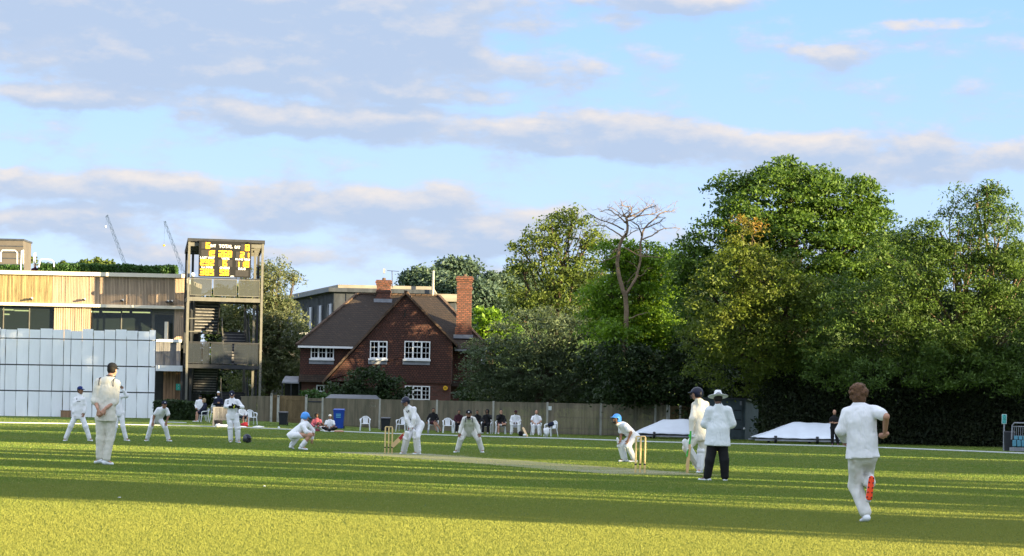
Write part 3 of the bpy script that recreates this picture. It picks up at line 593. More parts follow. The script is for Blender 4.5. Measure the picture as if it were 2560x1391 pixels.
# dead tree
def dead_tree():
    d = 139; base = P(1583, 1010, d); root = thing('dead_tree', 'bare dead tree with a flat spreading top of twisted branches', 'tree', (base.x, base.y, 0))
    rng = sub_rng(5); mb = MB(); k = d / F
    def path(px, r0, r1, dy=0.0, dy1=None):
        n = len(px); dy1 = dy if dy1 is None else dy1
        pts = [P(u, v, d + dy + (dy1 - dy) * i / (n - 1)) for i, (u, v) in enumerate(px)]
        # round the corners
        out = []; rs = []
        for i in range(n - 1):
            for t in (0, .33, .66):
                p0 = pts[max(i - 1, 0)]; p1 = pts[i]; p2 = pts[i + 1]; p3 = pts[min(i + 2, n - 1)]
                q = 0.5 * ((2 * p1) + (p2 - p0) * t + (2 * p0 - 5 * p1 + 4 * p2 - p3) * t * t + (3 * p1 - p0 - 3 * p2 + p3) * t ** 3)
                out.append(q + Vector(rng.normal(size=3) * 0.02)); rs.append(r0 + (r1 - r0) * (i + t) / (n - 1))
        out.append(pts[-1]); rs.append(r1); mb.tube(out, rs, 7)
        return out
    def twigs(pts, n, L, r):
        for _ in range(n):
            i = int(rng.integers(len(pts) // 3, len(pts))); p = np.array(pts[i]); a = rng.normal(size=3) * np.array([1, .6, .55]); a[2] += 0.35; a /= np.linalg.norm(a)
            ln = L * (0.5 + rng.random()); e = p + a * ln; q = limb(mb, p, e, r, r * 0.35, rng, 5, 0.12)
            for _ in range(2):
                b = rng.normal(size=3) * np.array([1, .6, .5]); b[2] += 0.2; b /= np.linalg.norm(b); limb(mb, q[int(rng.integers(1, 5))], q[-1] + b * ln * 0.5, r * 0.6, r * 0.25, rng, 4, 0.12)
    path([(1560, 1010), (1562, 900), (1566, 800), (1563, 735)], .16, .13)
    fork = path([(1563, 740), (1548, 690), (1545, 640), (1555, 600), (1568, 578), (1566, 545), (1557, 535)], .125, .05)
    l2 = path([(1563, 740), (1580, 712), (1592, 690), (1600, 640), (1602, 600), (1612, 570), (1640, 545)], .09, .035, 0, .8)
    brs = [[(1555, 592), (1530, 575), (1505, 564), (1470, 565)], [(1560, 575), (1530, 560), (1490, 545), (1470, 532)], [(1566, 560), (1545, 540), (1520, 525), (1500, 530)],
           [(1560, 555), (1590, 545), (1612, 525), (1640, 515)], [(1562, 548), (1580, 530), (1575, 518), (1545, 515)], [(1602, 600), (1630, 590), (1660, 572), (1700, 572)],
           [(1612, 570), (1640, 560), (1665, 545)], [(1605, 590), (1595, 565), (1580, 555)], [(1640, 545), (1655, 532), (1678, 530)], [(1568, 545), (1600, 530), (1632, 512)], [(1566, 540), (1610, 540), (1650, 528)],
           [(1545, 640), (1520, 650), (1495, 655)], [(1560, 620), (1600, 640), (1660, 645)]]
    for i, b in enumerate(brs):
        q = path(b, .045, .014, rng.uniform(-.5, .5), rng.uniform(-1.4, 1.4)); twigs(q, 8, 0.5, 0.011)
    twigs(fork, 8, 0.9, 0.03); twigs(l2, 6, 0.9, 0.03)
    path([(1575, 795), (1600, 788), (1618, 782)], .03, .02, -3.2)
    mb.build('trunk', M['bark_pale'], root)
dead_tree()
# ivy hedge wall
def hedge_wall():
    p0 = P(1880, 1095, 128); p1 = P(2620, 1120, 121); base = Vector(((p0.x + p1.x) / 2, 125, 0))
    root = thing('ivy_hedge', 'tall dark ivy covered hedge wall along the right boundary', 'hedge', base)
    rng = sub_rng(77)
    a = Vector((P(1740, 1100, 143).x, 143, 0)); b1 = Vector((P(1930, 1100, 140).x, 141, 0)); b = Vector((P(1906, 1100, 129).x, 129.5, 0)); c = Vector((27, 122.5, 0)); e = Vector((40, 121, 0))
    core = mat('hedge_core', (0.012, 0.016, 0.008), 1.0, 0.2, 2); segs = [(a, b1), (b, c), (c, e)]; C = []; mb = MB(); Ht = 4.9
    for s0, s1 in segs:
        L = (s1 - s0).length; d = (s1 - s0) / L; n = Vector((d.y, -d.x, 0)); nn = int(L * Ht * 420)
        u = rng.random(nn) * L; z = rng.random(nn) ** 0.9 * Ht
        q = np.array([0.35 * mnoise.fractal(Vector((uu * 0.35 + s0.x, zz * 0.35, 0)), 0.6, 2.1, 4) for uu, zz in zip(u, z)])
        off = 0.5 * q + rng.normal(size=nn) * 0.09 - 0.25 * np.maximum(0, z - 3.6)
        C.append(np.stack([s0.x + d.x * u + n.x * off, s0.y + d.y * u + n.y * off, z], 1))
        mb = MB(); mb.hexa([s0 - n * .45, s1 - n * .45, s1 - n * 2.2, s0 - n * 2.2] + [x + Vector((0, 0, Ht - .5)) for x in (s0 - n * .8, s1 - n * .8, s1 - n * 2, s0 - n * 2)]); mb.build('branch_core', core, root)
        nt = int(L * 500); u = rng.random(nt) * L; off = -rng.random(nt) * 2.2; z = Ht - 0.6 + rng.random(nt) ** 2 * 1.1 + 0.3 * np.sin(u * 1.3) + 0.25 * np.sin(u * 3.7 + 1)
        C.append(np.stack([s0.x + d.x * u + n.x * off, s0.y + d.y * u + n.y * off, z], 1))
    C = np.concatenate(C); V = leaves(C, 0.075, rng, 0.6, 0.0, 0.6) - np.array(base)
    link('foliage', mesh_np(V, np.arange(len(V)).reshape(-1, 4)), M['leaf_ivy'], root)
hedge_wall()
def box_hedge(name, label, x0, x1, y0, y1, z0, z1, n, m, size, seed, soil=None):
    base = Vector(((x0 + x1) / 2, (y0 + y1) / 2, z0)); root = thing(name, label, 'hedge', base)
    rng = sub_rng(seed); mb = MB().box(x0 + .08, x1 - .08, y0 + .08, y1 - .08, z0, z1 - .08); C = rng.random((n, 3)) * np.array([x1 - x0, y1 - y0, z1 - z0]) + np.array([x0, y0, z0])
    k = rng.integers(0, 4, n); C[k == 0, 1] = y0; C[k == 1, 2] = z1; C[k == 2, 0] = np.where(rng.random((k == 2).sum()) < .5, x0, x1); C[k == 3, 1] = y0
    C += rng.normal(size=(n, 3)) * 0.05
    C[:, 2] += 0.05 * np.sin(C[:, 0] * 2.1) * (k == 1)
    V = leaves(C, size, rng, 0.55, 0.2) - np.array(base); link('foliage', mesh_np(V, np.arange(len(V)).reshape(-1, 4)), m, root)
    mb.build('branch_core', M['leaf_dark'], root)
x0, x1, z0, z1 = rect(386, 484, 1006, 1056, 152); box_hedge('clipped_hedge', 'low dark clipped hedge at the right end of the white screen', x0, x1, 152, 153.2, gz(x0, 152), z1, 6000, M['leaf_dark'], 0.07, 5)

# ---------------------------------------------------------------- trees beyond the right of the frame that shade the ground
def shade_rows():
    k = [0]
    def place(s, hw, h, t, dn):
        x = s * -SDY + t * SDX; y = s * SDX + t * SDY; k[0] += 1
        root = thing('boundary_tree', 'dense tree beyond the right side of the field', 'tree', (x, y, 0), 'trees beyond the right of the field')
        rg = sub_rng(k[0] + 50); n = int(230 * hw * h * dn); z = .2 + rg.random(n) * (h - .2); pr = np.where(z < h * .82, 1.0, 1.0 - 1.6 * (z / h - .82))
        d = rg.random(n) * 6.283; r = hw * pr * np.sqrt(rg.random(n)) * (1 + .0 * z); C = np.stack([r * np.cos(d), r * np.sin(d), z], 1); C[:, :2] *= np.where(rg.random(n) < .3, 1 + .45 * rg.random(n), 1.0)[:, None]; C[:, 2] *= np.where(rg.random(n) < .1, 1.08, 1.0)
        V = leaves(C, 0.30, rg, 0.8, 0.0); link('crown', mesh_np(V, np.arange(len(V)).reshape(-1, 4)), M['leaf_shade'], root)
        MB().tube([(x, y, -.1), (x + .1, y, h * .35), (x, y, h * .7)], [.25, .18, .06], 7).build('trunk', M['bark'], root)
    for (s0, s1, h0, h1, t, dn) in ROW:
        n = max(1, round((s1 - s0) / 4.2)); w = (s1 - s0) / n
        for i in range(n): place(s0 + w * (i + .5), w / 2 + (.35 if n > 1 else 0), h0 + (h1 - h0) * (i + .5) / n, t + (i % 2) * 2.5, dn)
# from, to across the sunlight; height at both ends; place along it; how dense the leaves are
ROW = [(23.3, 24.5, 8, 8, 26, .12), (24.4, 29.9, 8.0, 8.2, 18, .8), (29.9, 34.4, 8, 8, 22, .09), (34.6, 38.8, 8.3, 8.3, 18, .9), (38.8, 40.3, 9, 9, 17, .05), (40.3, 43.0, 11, 11, 20, 1), (43.9, 46.2, 9, 9, 15, .4),
       (46.2, 49.4, 9, 9, 22, .25), (49.4, 55.9, 8, 8, 20, .05),
       (56.1, 72.8, 13, 14.2, 20, 1), (74.2, 75.6, 14, 14, 20, .7), (78.6, 122, 14, 14, 20, 1), (121, 127.5, 8, 8.5, -43, 1), (127.5, 143, 10.3, 11.3, -44, 1)]
shade_rows()
# ---------------------------------------------------------------- pavilion
def boards(mb, x0, x1, z0, z1, y, w=0.088, gap=0.012, dep=0.03, rng=random.Random(3), jit=0.006):
    x = x0
    while x < x1 - 0.02:
        ww = min(w * rng.uniform(.85, 1.1), x1 - x); o = rng.uniform(-jit, jit) - (dep * 0.5 if rng.random() < .3 else 0)
        mb.box(x, x + ww - gap, y - dep + o, y + 0.01, z0, z1); x += ww
def pavilion():
    D = 170.0; L = -38.5
    xr = P(461, 800, D).x; zt = P(461, 690, D).z
    root = thing('pavilion', 'long two storey timber clad cricket pavilion behind the white screen', 'building', ((L + xr) / 2, D, 0.2))
    z = lambda v, u=230: P(u, v, D).z
    z_cop_t, z_cop_b = z(681), z(690.5); z_bd_t, z_bd_b = z(761), z(768.5); z_fl = z(851, 420)
    mb = MB()
    mb.box(L, xr, D + .25, D + 9, z_bd_b, z_cop_b - .02)                            # upper shell
    mb.box(L, xr, D + 8, D + 9, 0, z_bd_b - .003); mb.box(L - .3, L, D + .3, D + 9, 0, z_bd_b - .003)
    mb.box(L, xr - .002, D + .5, D + 8, z_fl - .5, z_fl - .3)
    mb.build('wall', M['dark_room'], root)
    MB().box(L, xr + .02, D - .12, D + .6, z_cop_b, z_cop_t).box(L, xr + .02, D + .6, D + 9, z_cop_b - .3, z_cop_b - .004).build('coping', M['cream_fascia'], root)
    MB().box(L, xr + .02, D - .14, D + .24, z_bd_b, z_bd_t).build('fascia_band', M['cream_fascia'], root)
    rg = random.Random(2); mb = MB(); boards(mb, P(131, 700, D).x, xr, z_bd_t, z_cop_b, D + .2, .1, .024, .045, rg); mb.build('cladding', M['timber'], root)
    mb = MB(); boards(mb, L, P(131, 700, D).x, z_bd_t, z_cop_b, D + .2, .1, .024, .045, rg); tag(mb.build('cladding', M['timber_green'], root), 'algae stained greenish cladding boards')
    mb = MB(); boards(mb, P(134, 790, D).x, P(227, 790, D).x, z_fl - .2, z_bd_b, D + .3, .16, .03, .06, rg); mb.build('cladding', M['timber'], root)
    mb = MB(); boards(mb, P(435, 790, D).x, xr, z_fl, z_bd_b, D + .3, .13, .02, .05, rg); mb.build('cladding', M['timber'], root)
    # glazing and the room behind it
    xa, xb = P(227, 800, D).x, P(435, 800, D).x
    for (u0, u1, ms) in ((-60, 134, (4, 69)), (227, 380, (300,))):
        x0, x1 = P(u0, 800, D).x, P(u1, 800, D).x; mb = MB(); zz0, zz1 = z_fl - .2, z_bd_b
        t = .07
        mb.box(x0, x1, D + .42, D + .5, zz1 - t, zz1); mb.box(x0, x1, D + .42, D + .5, zz0, zz0 + t)
        for x in [x0, x1 - t] + [P(q, 800, D).x for q in ms]: mb.box(x, x + t, D + .415, D + .505, zz0 + t, zz1 - t)
        w = mb.build('window', M['grey_metal'], root); MB().box(x0 + .02, x1 - .02, D + .455, D + .465, zz0 + .02, zz1 - .02).build('pane', M['glass'], w)
    x0, x1 = P(380, 820, D).x, P(434, 820, D).x; mb = MB(); t = .1; zz0, zz1 = z_fl + .0, P(407, 783, D).z
    mb.box(x0, x1, D + .42, D + .5, zz1 - t, zz1); mb.box(x0, x0 + t, D + .42, D + .5, zz0, zz1 - t); mb.box(x1 - t, x1, D + .42, D + .5, zz0, zz1 - t); mb.box(x0, x1, D + .42, D + .49, z_bd_b - .25, z_bd_b)
    w = mb.build('door', M['grey_metal'], root); MB().box(x0 + .05, x1 - .05, D + .455, D + .465, zz0, z_bd_b).build('pane', M['glass'], w)
    MB().box(P(416, 820, D).x, P(424, 820, D).x, D - .9, D - .75, z_fl + .02, P(420, 806, D).z).build('post', M['cream_fascia'], root)
    mb = MB(); mb.box(L, xr, D + 5, D + 5.1, z_fl - .3, z_bd_b - .01); mb.build('inner_wall', mat('inner_wall', (.12, .13, .09), .9), root)
    for (u0, u1, v, dd) in ((6, 32, 774, 2.2), (36, 74, 776, 2.2), (228, 246, 779, 2.2), (256, 300, 779.5, 2.2), (303, 322, 779.5, 2.2), (331, 374, 780.5, 2.2), (8, 22, 785.5, 3.4)):
        q = P(u0, v, D + dd); q2 = P(u1, v, D + dd); MB().box(q.x, q2.x, D + dd, D + dd + .3, q.z - .05, q.z + .03).build('strip_light', M['lamp_tube'], root)
    # balcony at the right end
    xl = P(387, 880, D).x; zr0, zr1 = P(424, 857, D).z, P(424, 850, D).z; zb0, zb1 = P(424, 929, D).z, P(424, 915, D).z
    MB().box(xl, xr, D - 1.3, D - 1.1, zr0, zr1).build('balcony_rail', M['white_fascia'], root)
    mb = MB(); boards(mb, xl, xr - .05, zb1, zr0, D - 1.15, .085, .014, .03, rg); mb.build('cladding', M['timber_grey'], root)
    MB().box(xl, P(463, 920, D).x, D - 1.45, D - 1.2, zb0, zb1).box(xl, xr, D - 1.19, D + .4, zb0 + .1, zb1 - .05).build('balcony_floor', M['white_fascia'], root)
    mb = MB(); boards(mb, P(407, 970, D).x, P(460, 970, D).x, .2, zb0 + .1, D + .3, .2, .03, .06, rg); mb.build('cladding', M['timber_dark'], root)
    MB().box(P(388, 970, D).x - 4, P(407, 970, D).x, D + .6, D + .8, .2, zb0 + .1).build('inner_wall', M['dark_room'], root)
    MB().box(P(457, 970, D).x, P(462, 970, D).x, D - 1.3, D - 1.1, .2, zb0).build('post', M['dark_metal'], root)
    # small wall lamps
    for u, v in ((78, 748), (210, 750), (305, 752.5), (418, 755), (428, 755)):
        q = P(u, v, D); mb = MB().box(q.x - .09, q.x + .09, D - .28, D + .16, q.z - .05, q.z + .05); l = mb.build('wall_lamp', M['black_plastic'], root)
        MB().box(q.x + .03, q.x + .13, D - .22, D - .08, q.z - .02, q.z + .11).build('bracket', M['white_fascia'], l)
    # roof terrace
    for i, (u0, u1) in enumerate(((100, 438), (-60, 50))):
        x0, x1 = P(u0, 670, D + 1).x, P(u1, 670, D + 1).x
        box_hedge('planter_hedge', ['long clipped green hedge along the pavilion roof edge', 'short green hedge at the left end of the pavilion roof'][i], x0, x1, D + .9, D + 1.8, z_cop_b - .1, P((u0 + u1) / 2, 664.5, D + 1).z, 9000 if i == 0 else 3000, M['leaf_hedge'], 0.09, 8 + i)
    def rail(pts, label, r=.045):
        q = [P(u, v, D + .8 + dy) for u, v, dy in pts]; o = MB().tube(q, r, 8).build('handrail', M['white_paint'], None, loc=tuple(q[0])); tag(o, label, 'handrail', 'white roof handrails')
    rail([(2, 655, 0), (2, 632, 0), (6, 626, 0), (38, 627, 0), (43, 632, 0), (43, 660, 0)], 'low white tubular rail loop at the left end of the pavilion roof')
    rail([(52, 676, 0), (54, 628, 0), (58, 626, .3), (58, 670, .9)], 'tall narrow white ladder rail beside the rooftop building')
    rail([(84, 668, .3), (85, 635, .3), (88, 632, .5), (88, 668, .9)], 'thin upright white rail above the person on the roof')
    rail([(97, 668, 0), (100, 651, 0), (104, 648, 0), (128, 650, 0), (134, 655, 0), (135, 668, 0)], 'small white rail loop behind the left end of the long roof hedge')
    x0, x1, zz0, zz1 = rect(-60, 57, 601, 690, D + 6)
    r2 = thing('rooftop_block', 'beige brown box shaped plant room on the pavilion roof', 'building', ((x0 + x1) / 2, D + 6, z_cop_b))
    MB().box(x0, x1, D + 6, D + 9, z_cop_b - .3, zz1).build('wall', M['brown_clad'], r2)
    mb = MB(); mb.box(x0, x1 + .06, D + 5.92, D + 9.1, zz1, zz1 + .12)
    for k in range(1, 5): mb.box(x0, x1 + .02, D + 5.96, D + 5.995, zz1 - .42 * k, zz1 - .42 * k + .06)
    mb.build('roof_trim', M['zinc'], r2)
    return D
PAV = pavilion()
# palms / treetops peeping over the roof hedge
tree('far_tree', 'pale treetops peeping over the long roof hedge', 'tree', [B(215, 662, 215, 14, 10), B(240, 658, 215, 12, 12), B(270, 659, 215, 14, 12), B(160, 664, 215, 12, 8), B(75, 650, 215, 10, 8)], 1600, M['leaf_birch'], size=.16, tuft=.4, seed=61, tr=.1, limbs=False)

# ---------------------------------------------------------------- sight screen
def sight_screen():
    D = 156.0; base = P(190, 1045, D); root = thing('sight_screen', 'huge white slatted sight screen in front of the pavilion', 'sight screen', (base.x, D, base.z))
    rg = random.Random(9); us = [0 - 58, 0 - 29, 0, 13, 41, 71, 99, 130, 158, 176, 204, 232, 259, 287, 315, 343, 372, 388]
    rows_l = [(820, 845.5), (846, 911), (912, 976), (977, 1041)]
    for j, (va, vb) in enumerate(rows_l):
        for i in range(len(us) - 1):
            u0, u1 = us[i], us[i + 1]; um = (u0 + u1) / 2; dv = 0.0
            top = rg.uniform(-3.5, 3.0) if j == 0 else 0
            k = ROLL * (um - 0) * 0.75
            x0 = P(u0, 930, D).x; x1 = P(u1, 930, D).x; z1 = P(um, va + k + top + (2 if j == 0 else 0), D).z; z0 = P(um, vb + k, D).z
            y0 = D + rg.uniform(0, .04); tl = rg.uniform(.03, .09); cv = rg.uniform(-.02, .02); g = .02
            n = 4; vs = []; fs = []
            for a in range(n + 1):
                for b2 in range(3):
                    fx = a / n; fz = b2 / 2; xx = x0 + g + (x1 - x0 - 2 * g) * fx + cv * math.sin(fz * 3.1)
                    yy = y0 - tl * (1 - fx) - .035 * math.sin(math.pi * fx)
                    vs.append((xx, yy, z0 + .03 + (z1 - z0 - .05) * fz))
            m0 = len(vs); vs += [(x, y + .02, zq) for x, y, zq in vs]
            for a in range(n):
                for b2 in range(2):
                    p = a * 3 + b2; fs.append((p, p + 3, p + 4, p + 1)); fs.append((m0 + p, m0 + p + 1, m0 + p + 4, m0 + p + 3))
            for a in range(n): fs.append((a * 3, m0 + a * 3, m0 + a * 3 + 3, a * 3 + 3)); fs.append((a * 3 + 2, a * 3 + 5, m0 + a * 3 + 5, m0 + a * 3 + 2))
            for b2 in range(2): fs.append((b2, b2 + 1, m0 + b2 + 1, m0 + b2)); p = n * 3 + b2; fs.append((p, m0 + p, m0 + p + 1, p + 1))
            MB().add(vs, fs, False).build('screen_board', M['screen_white'], root)
    mb = MB(); xl, xr = P(-62, 930, D).x, P(388, 930, D).x
    for v in (845.5, 911.5, 976.5, 1042.5):
        zz = P(190, v + ROLL * 140, D).z; mb.box(xl, xr, D + .08, D + .16, zz - .035, zz + .035)
    for u in (13, 130, 175, 287, 386): x = P(u, 930, D).x; mb.box(x - .04, x + .04, D + .17, D + .25, base.z, P(190, 830, D).z)
    for u in (40, 175, 330): x = P(u, 930, D).x; mb.beam((x, D + .2, P(190, 880, D).z), (x, D + 2.2, base.z + .1), .08)
    mb.build('frame', M['dark_metal'], root)
    zb = P(190, 1052, D).z
    MB().box(xl, xr, D - .1, D + .3, zb - .04, zb + .12).box(xl, xr, D - .5, D - .4, zb - .1, zb + .02).build('base_rail', M['timber_grey'], root)
    x0, x1, z0, z1 = rect(153, 176, 1028, 1047, D - .6)
    o = MB().box(x0, x1, D - .8, D - .4, z0, z1).box(x0 - .02, x1 + .02, D - .82, D - .38, z1, z1 + .04).build('wooden_box', M['timber_dark'], None, loc=(x0, D - .6, z0)); tag(o, 'brown wooden box at the foot of the white screen', 'box')
sight_screen()

# ---------------------------------------------------------------- scoreboard tower
def tower():
    D = 166.0; yaw = R_(10)
    pl = P(465, 1000, D); W_ = (P(650, 800, D).x - pl.x) / math.cos(yaw) * 1.0
    ax = Vector((math.cos(yaw), math.sin(yaw), 0)); ay = Vector((-math.sin(yaw), math.cos(yaw), 0)); O = Vector((pl.x, D, 0))
    zb = 0.25
    def Q(a, b, z): p = O + ax * a + ay * b; return Vector((p.x, p.y, z))
    def bx(mb, a0, a1, b0, b1, z0, z1): return mb.hexa([Q(a0, b0, z0), Q(a1, b0, z0), Q(a1, b1, z0), Q(a0, b1, z0), Q(a0, b0, z1), Q(a1, b0, z1), Q(a1, b1, z1), Q(a0, b1, z1)])
    z = lambda v, u=555: P(u, v, D).z
    root = thing('scoreboard_tower', 'three storey dark steel stair tower holding the scoreboard', 'tower', (O + ax * W_ / 2))
    T = .15; dp = 3.6; zr = z(602)
    g = M['grey_metal']; dk = M['dark_metal']
    for a, b, mm in ((0, 0, g), (W_, 0, g), (0, dp, dk), (W_, dp, dk), (W_ - .35, dp * .5, g), (.35, dp * .55, dk), (W_ - .8, dp, g)):
        zt = zr - .01 - (b / dp) * .55
        bx(MB(), a - T / 2, a + T / 2, b - T / 2, b + T / 2, zb, zt).build('post', mm, root)
    # roof
    mb = MB(); e = .12
    zf, zk = zr + .05, zr - .55
    mb.hexa([Q(-e, -.2, zf - .14), Q(W_ + e, -.2, zf - .14), Q(W_ + e, dp + .2, zk - .14), Q(-e, dp + .2, zk - .14), Q(-e, -.2, zf + .06), Q(W_ + e, -.2, zf + .06), Q(W_ + e, dp + .2, zk + .06), Q(-e, dp + .2, zk + .06)])
    mb.build('roof', M['dark_metal'], root)
    mb = MB(); bx(mb, T / 2, W_ - T / 2, -.06, .06, z(617), z(608))
    for k in range(5):
        b = .6 + k * .6; zz = zr - .3 - b / dp * .55; bx(mb, .08, W_ - .08, b, b + .08, zz, zz + .12)
    mb.build('roof_beam', M['grey_metal'], root)
    # decks with beams
    decks = [(z(744), z(754), g), (z(912), z(922), dk)]
    for (zt, zl, mm) in decks:
        mb = MB(); bx(mb, T / 2, W_ - T / 2, -.05, .05, zl, zt); bx(mb, -.05, .05, T / 2, dp - T / 2, zl, zt); bx(mb, W_ - .05, W_ + .05, T / 2, dp - T / 2, zl, zt); bx(mb, .05, W_ - .05, dp - .05, dp + .05, zl, zt)
        mb.build('deck_beam', mm, root)
    mb = MB(); bx(mb, .06, W_ - .06, .06, 1.35, decks[0][1] + .1, decks[0][0] - .02); bx(mb, 2.9, W_ - .06, 1.352, dp - .06, decks[0][1] + .1, decks[0][0] - .02); mb.build('deck', dk, root)
    mb = MB(); bx(mb, .06, W_ - .06, .06, 1.35, decks[1][1] + .1, decks[1][0] - .02); mb.build('deck', dk, root)
    # guard panels
    for (va, vb, cols, mm, edge) in ((698, 740, ((.12, 1.50), (1.62, 3.12), (3.24, W_ - .15)), M['mesh_panel'], g), (859, 910, ((.05, .95), (1.0, 1.45), (1.55, 2.9), (3.05, W_ - .15)), M['lower_panel'], dk)):
        z1, z0 = z(va), z(vb)
        for a0, a1 in cols:
            p = bx(MB(), a0 + .03, a1 - .03, -.015, .015, z0 + .04, z1 - .04).build('guard_panel', mm, root)
            f = MB(); bx(f, a0, a1, -.03, .03, z1 - .04, z1); bx(f, a0, a1, -.03, .03, z0, z0 + .04); bx(f, a0, a0 + .03, -.03, .03, z0 + .04, z1 - .04); bx(f, a1 - .03, a1, -.03, .03, z0 + .04, z1 - .04)
            f.build('frame', edge, p)
        mb = MB(); bx(mb, .08, W_ - .08, -.04, .04, z1 + .02, z1 + .09); mb.build('guard_rail', dk, root)
    # stairs
    def flight(a0, z0, a1, z1, b0, b1, n, under):
        mb = MB()
        for k in range(n):
            t = (k + .5) / n; a = a0 + (a1 - a0) * t; zz = z0 + (z1 - z0) * t; s = abs(a1 - a0) / n
            bx(mb, a - s * .62, a + s * .62, b0 + .05, b1 - .05, zz - .025, zz + .025)
        st = mb.build('stair_tread', M['tread_metal'], root)
        mb = MB()
        for b in (b0, b1): mb.beam(Q(a0, b, z0 - .12), Q(a1, b, z1 - .12), .06, .28)
        mb.build('stringer', dk, root)
        mb = MB()
        for b in (b0 - .03, b1 + .03):
            mb.tube([Q(a0, b, z0 + .1), Q(a0, b, z0 + .95), Q(a1, b, z1 + .95), Q(a1, b, z1 + .1)], .035, 6)
        mb.build('stair_rail', g, root)
        return st
    def flight_y(b0, z0, b1, z1, a0, a1, n):
        mb = MB()
        for k in range(n):
            t = (k + .5) / n; b = b0 + (b1 - b0) * t; zz = z0 + (z1 - z0) * t; s = abs(b1 - b0) / n
            bx(mb, a0 + .05, a1 - .05, b - s * .5, b + s * .5, zz - .03, zz + .03)
        rs_ = MB()
        for k in range(n):
            t = (k + 1) / n; b = b0 + (b1 - b0) * t; zz = z0 + (z1 - z0) * (k + .5) / n; hh_ = (z1 - z0) / n
            bx(rs_, a0 + .05, a1 - .05, b - .012, b + .012, zz + .032, zz + abs(hh_) - .032)
        rs_.build('riser', dk, root)
        mb.build('stair_tread', M['timber_grey'] if n % 2 else M['tread_metal'], root)
        mb = MB()
        for a in (a0, a1): mb.beam(Q(a, b0, z0 - .12), Q(a, b1, z1 - .12), .06, .3)
        mb.build('stringer', dk, root)
        mb = MB()
        for a in (a0 - .03, a1 + .03): mb.tube([Q(a, b0, z0 + .1), Q(a, b0, z0 + .95), Q(a, b1, z1 + .95), Q(a, b1, z1 + .1)], .035, 6)
        mb.build('stair_rail', g, root)
    d1 = decks[1][0]; d2 = decks[0][0]; mid1 = (zb + d1) / 2; mid2 = (d1 + d2) / 2
    flight_y(dp - .2, mid1, 1.4, d1, .55, 2.15, 11); flight_y(1.2, zb, dp - .2, mid1, 2.45, 4.0, 10)
    flight_y(dp - .2, mid2, 1.4, d2, .55, 2.15, 11); flight_y(1.4, d1, dp - .2, mid2, 2.45, 4.0, 11)
    for zz in (mid1, mid2): mb = MB(); bx(mb, .4, 4.1, dp - .2, dp + .9, zz - .1, zz); mb.build('landing', dk, root)
    mb = MB(); mb.beam(Q(4.15, 1.3, d1 + 1), Q(4.15, dp - .2, mid2 + 1.0), .03, .9); mb.beam(Q(4.15, .9, zb + .75), Q(4.15, dp - .2, mid1 + .75), .03, .9); mb.build('side_screen', mat('side_screen', (.06, .065, .075), .6, .1, 3), root)
    mb = MB()
    for b in (.4, .7): mb.beam(Q(-.05, b, d1), Q(-.05, b + .02, d2 - .3), .05)
    for q in range(4): bx(mb, -.02, .9, .62, .66, d1 + .4 + q * .85, d1 + .46 + q * .85)
    mb.build('ladder_frame', g, root)
    q = P(482, 687, D - .3); o = MB().sphere(tuple(q), .14, 14, 10).build('round_lamp', M['white_paint'], None, loc=tuple(q)); tag(o, 'round white lamp hanging beside the scoreboard', 'lamp')
    # scoreboard
    ca, cb = (P(496, 650, D).x - O.x) / math.cos(yaw), (P(624, 650, D).x - O.x) / math.cos(yaw)
    sz1, sz0 = z(603.5, 560), z(693, 560); sw = cb - ca; sh = sz1 - sz0
    s = thing('scoreboard', 'black electronic cricket scoreboard with glowing yellow digits', 'scoreboard', Q(ca, -.2, sz0), rz=yaw)
    MB().box(0, sw, -.12, .12, 0, sh).build('panel', M['board_black'], s, world=False)
    X = lambda px: (px - 400) / 775 * sw
    Z = lambda py: sh - (py - 195 - (px_sl * 0)) / 550 * sh
    px_sl = 0
    def seg(ch, x, zc, w, h, par):
        S = {'0': 'abcdef', '1': 'bc', '2': 'abged', '3': 'abgcd', '4': 'fgbc', '5': 'afgcd', '6': 'afgedc', '7': 'abc', '8': 'abcdefg'}[ch]; t = w * .23; g_ = t * .12; h = h * .94
        mb = MB(); y0, y1 = -.165, -.135
        R = {'a': (x, x + w, zc + h / 2 - t, zc + h / 2), 'd': (x, x + w, zc - h / 2, zc - h / 2 + t), 'g': (x + t * .4, x + w - t * .4, zc - t / 2, zc + t / 2),
             'f': (x, x + t, zc + g_, zc + h / 2 - t * .9), 'e': (x, x + t, zc - h / 2 + t * .9, zc - g_), 'b': (x + w - t, x + w, zc + g_, zc + h / 2 - t * .9), 'c': (x + w - t, x + w, zc - h / 2 + t * .9, zc - g_)}
        for i, c in enumerate(S):
            a0, a1, b0, b1 = R[c]; o = .0015 * i; mb.box(a0, a1, y0 - o, y1, b0, b1)
        mb.build('digit', M['led'], par, world=False)
    def window(x0, x1, z0, z1, label=None):
        w = MB().box(X(x0), X(x1), -.134, -.121, Z(z1), Z(z0)).build('digit_window', M['led_off'], s, world=False); return w
    DG = [(432, 565, 218, 320, '6', 500, 70), (432, 640, 338, 435, '12', 505, 68), (418, 640, 480, 575, '232', 422, 71), (418, 640, 627, 727, '385', 422, 71),
          (688, 898, 338, 440, '268', 691, 68), (688, 898, 480, 585, '6', 757, 68), (700, 865, 627, 725, '58', 715, 72),
          (1020, 1160, 232, 335, '8', 1084, 68), (948, 1160, 348, 445, '21', 1012, 72), (948, 1160, 490, 590, '118', 942, 71)]
    for (x0, x1, z0, z1, tx, sx, pitch) in DG:
        w = window(x0, x1, z0, z1); h = (z1 - z0) / 550 * sh * .98; zc = (Z(z0) + Z(z1)) / 2
        for i, ch in enumerate(tx): seg(ch, X(sx + pitch * i), zc, 59 / 775 * sw, h, w)
    window(945, 1140, 632, 727)
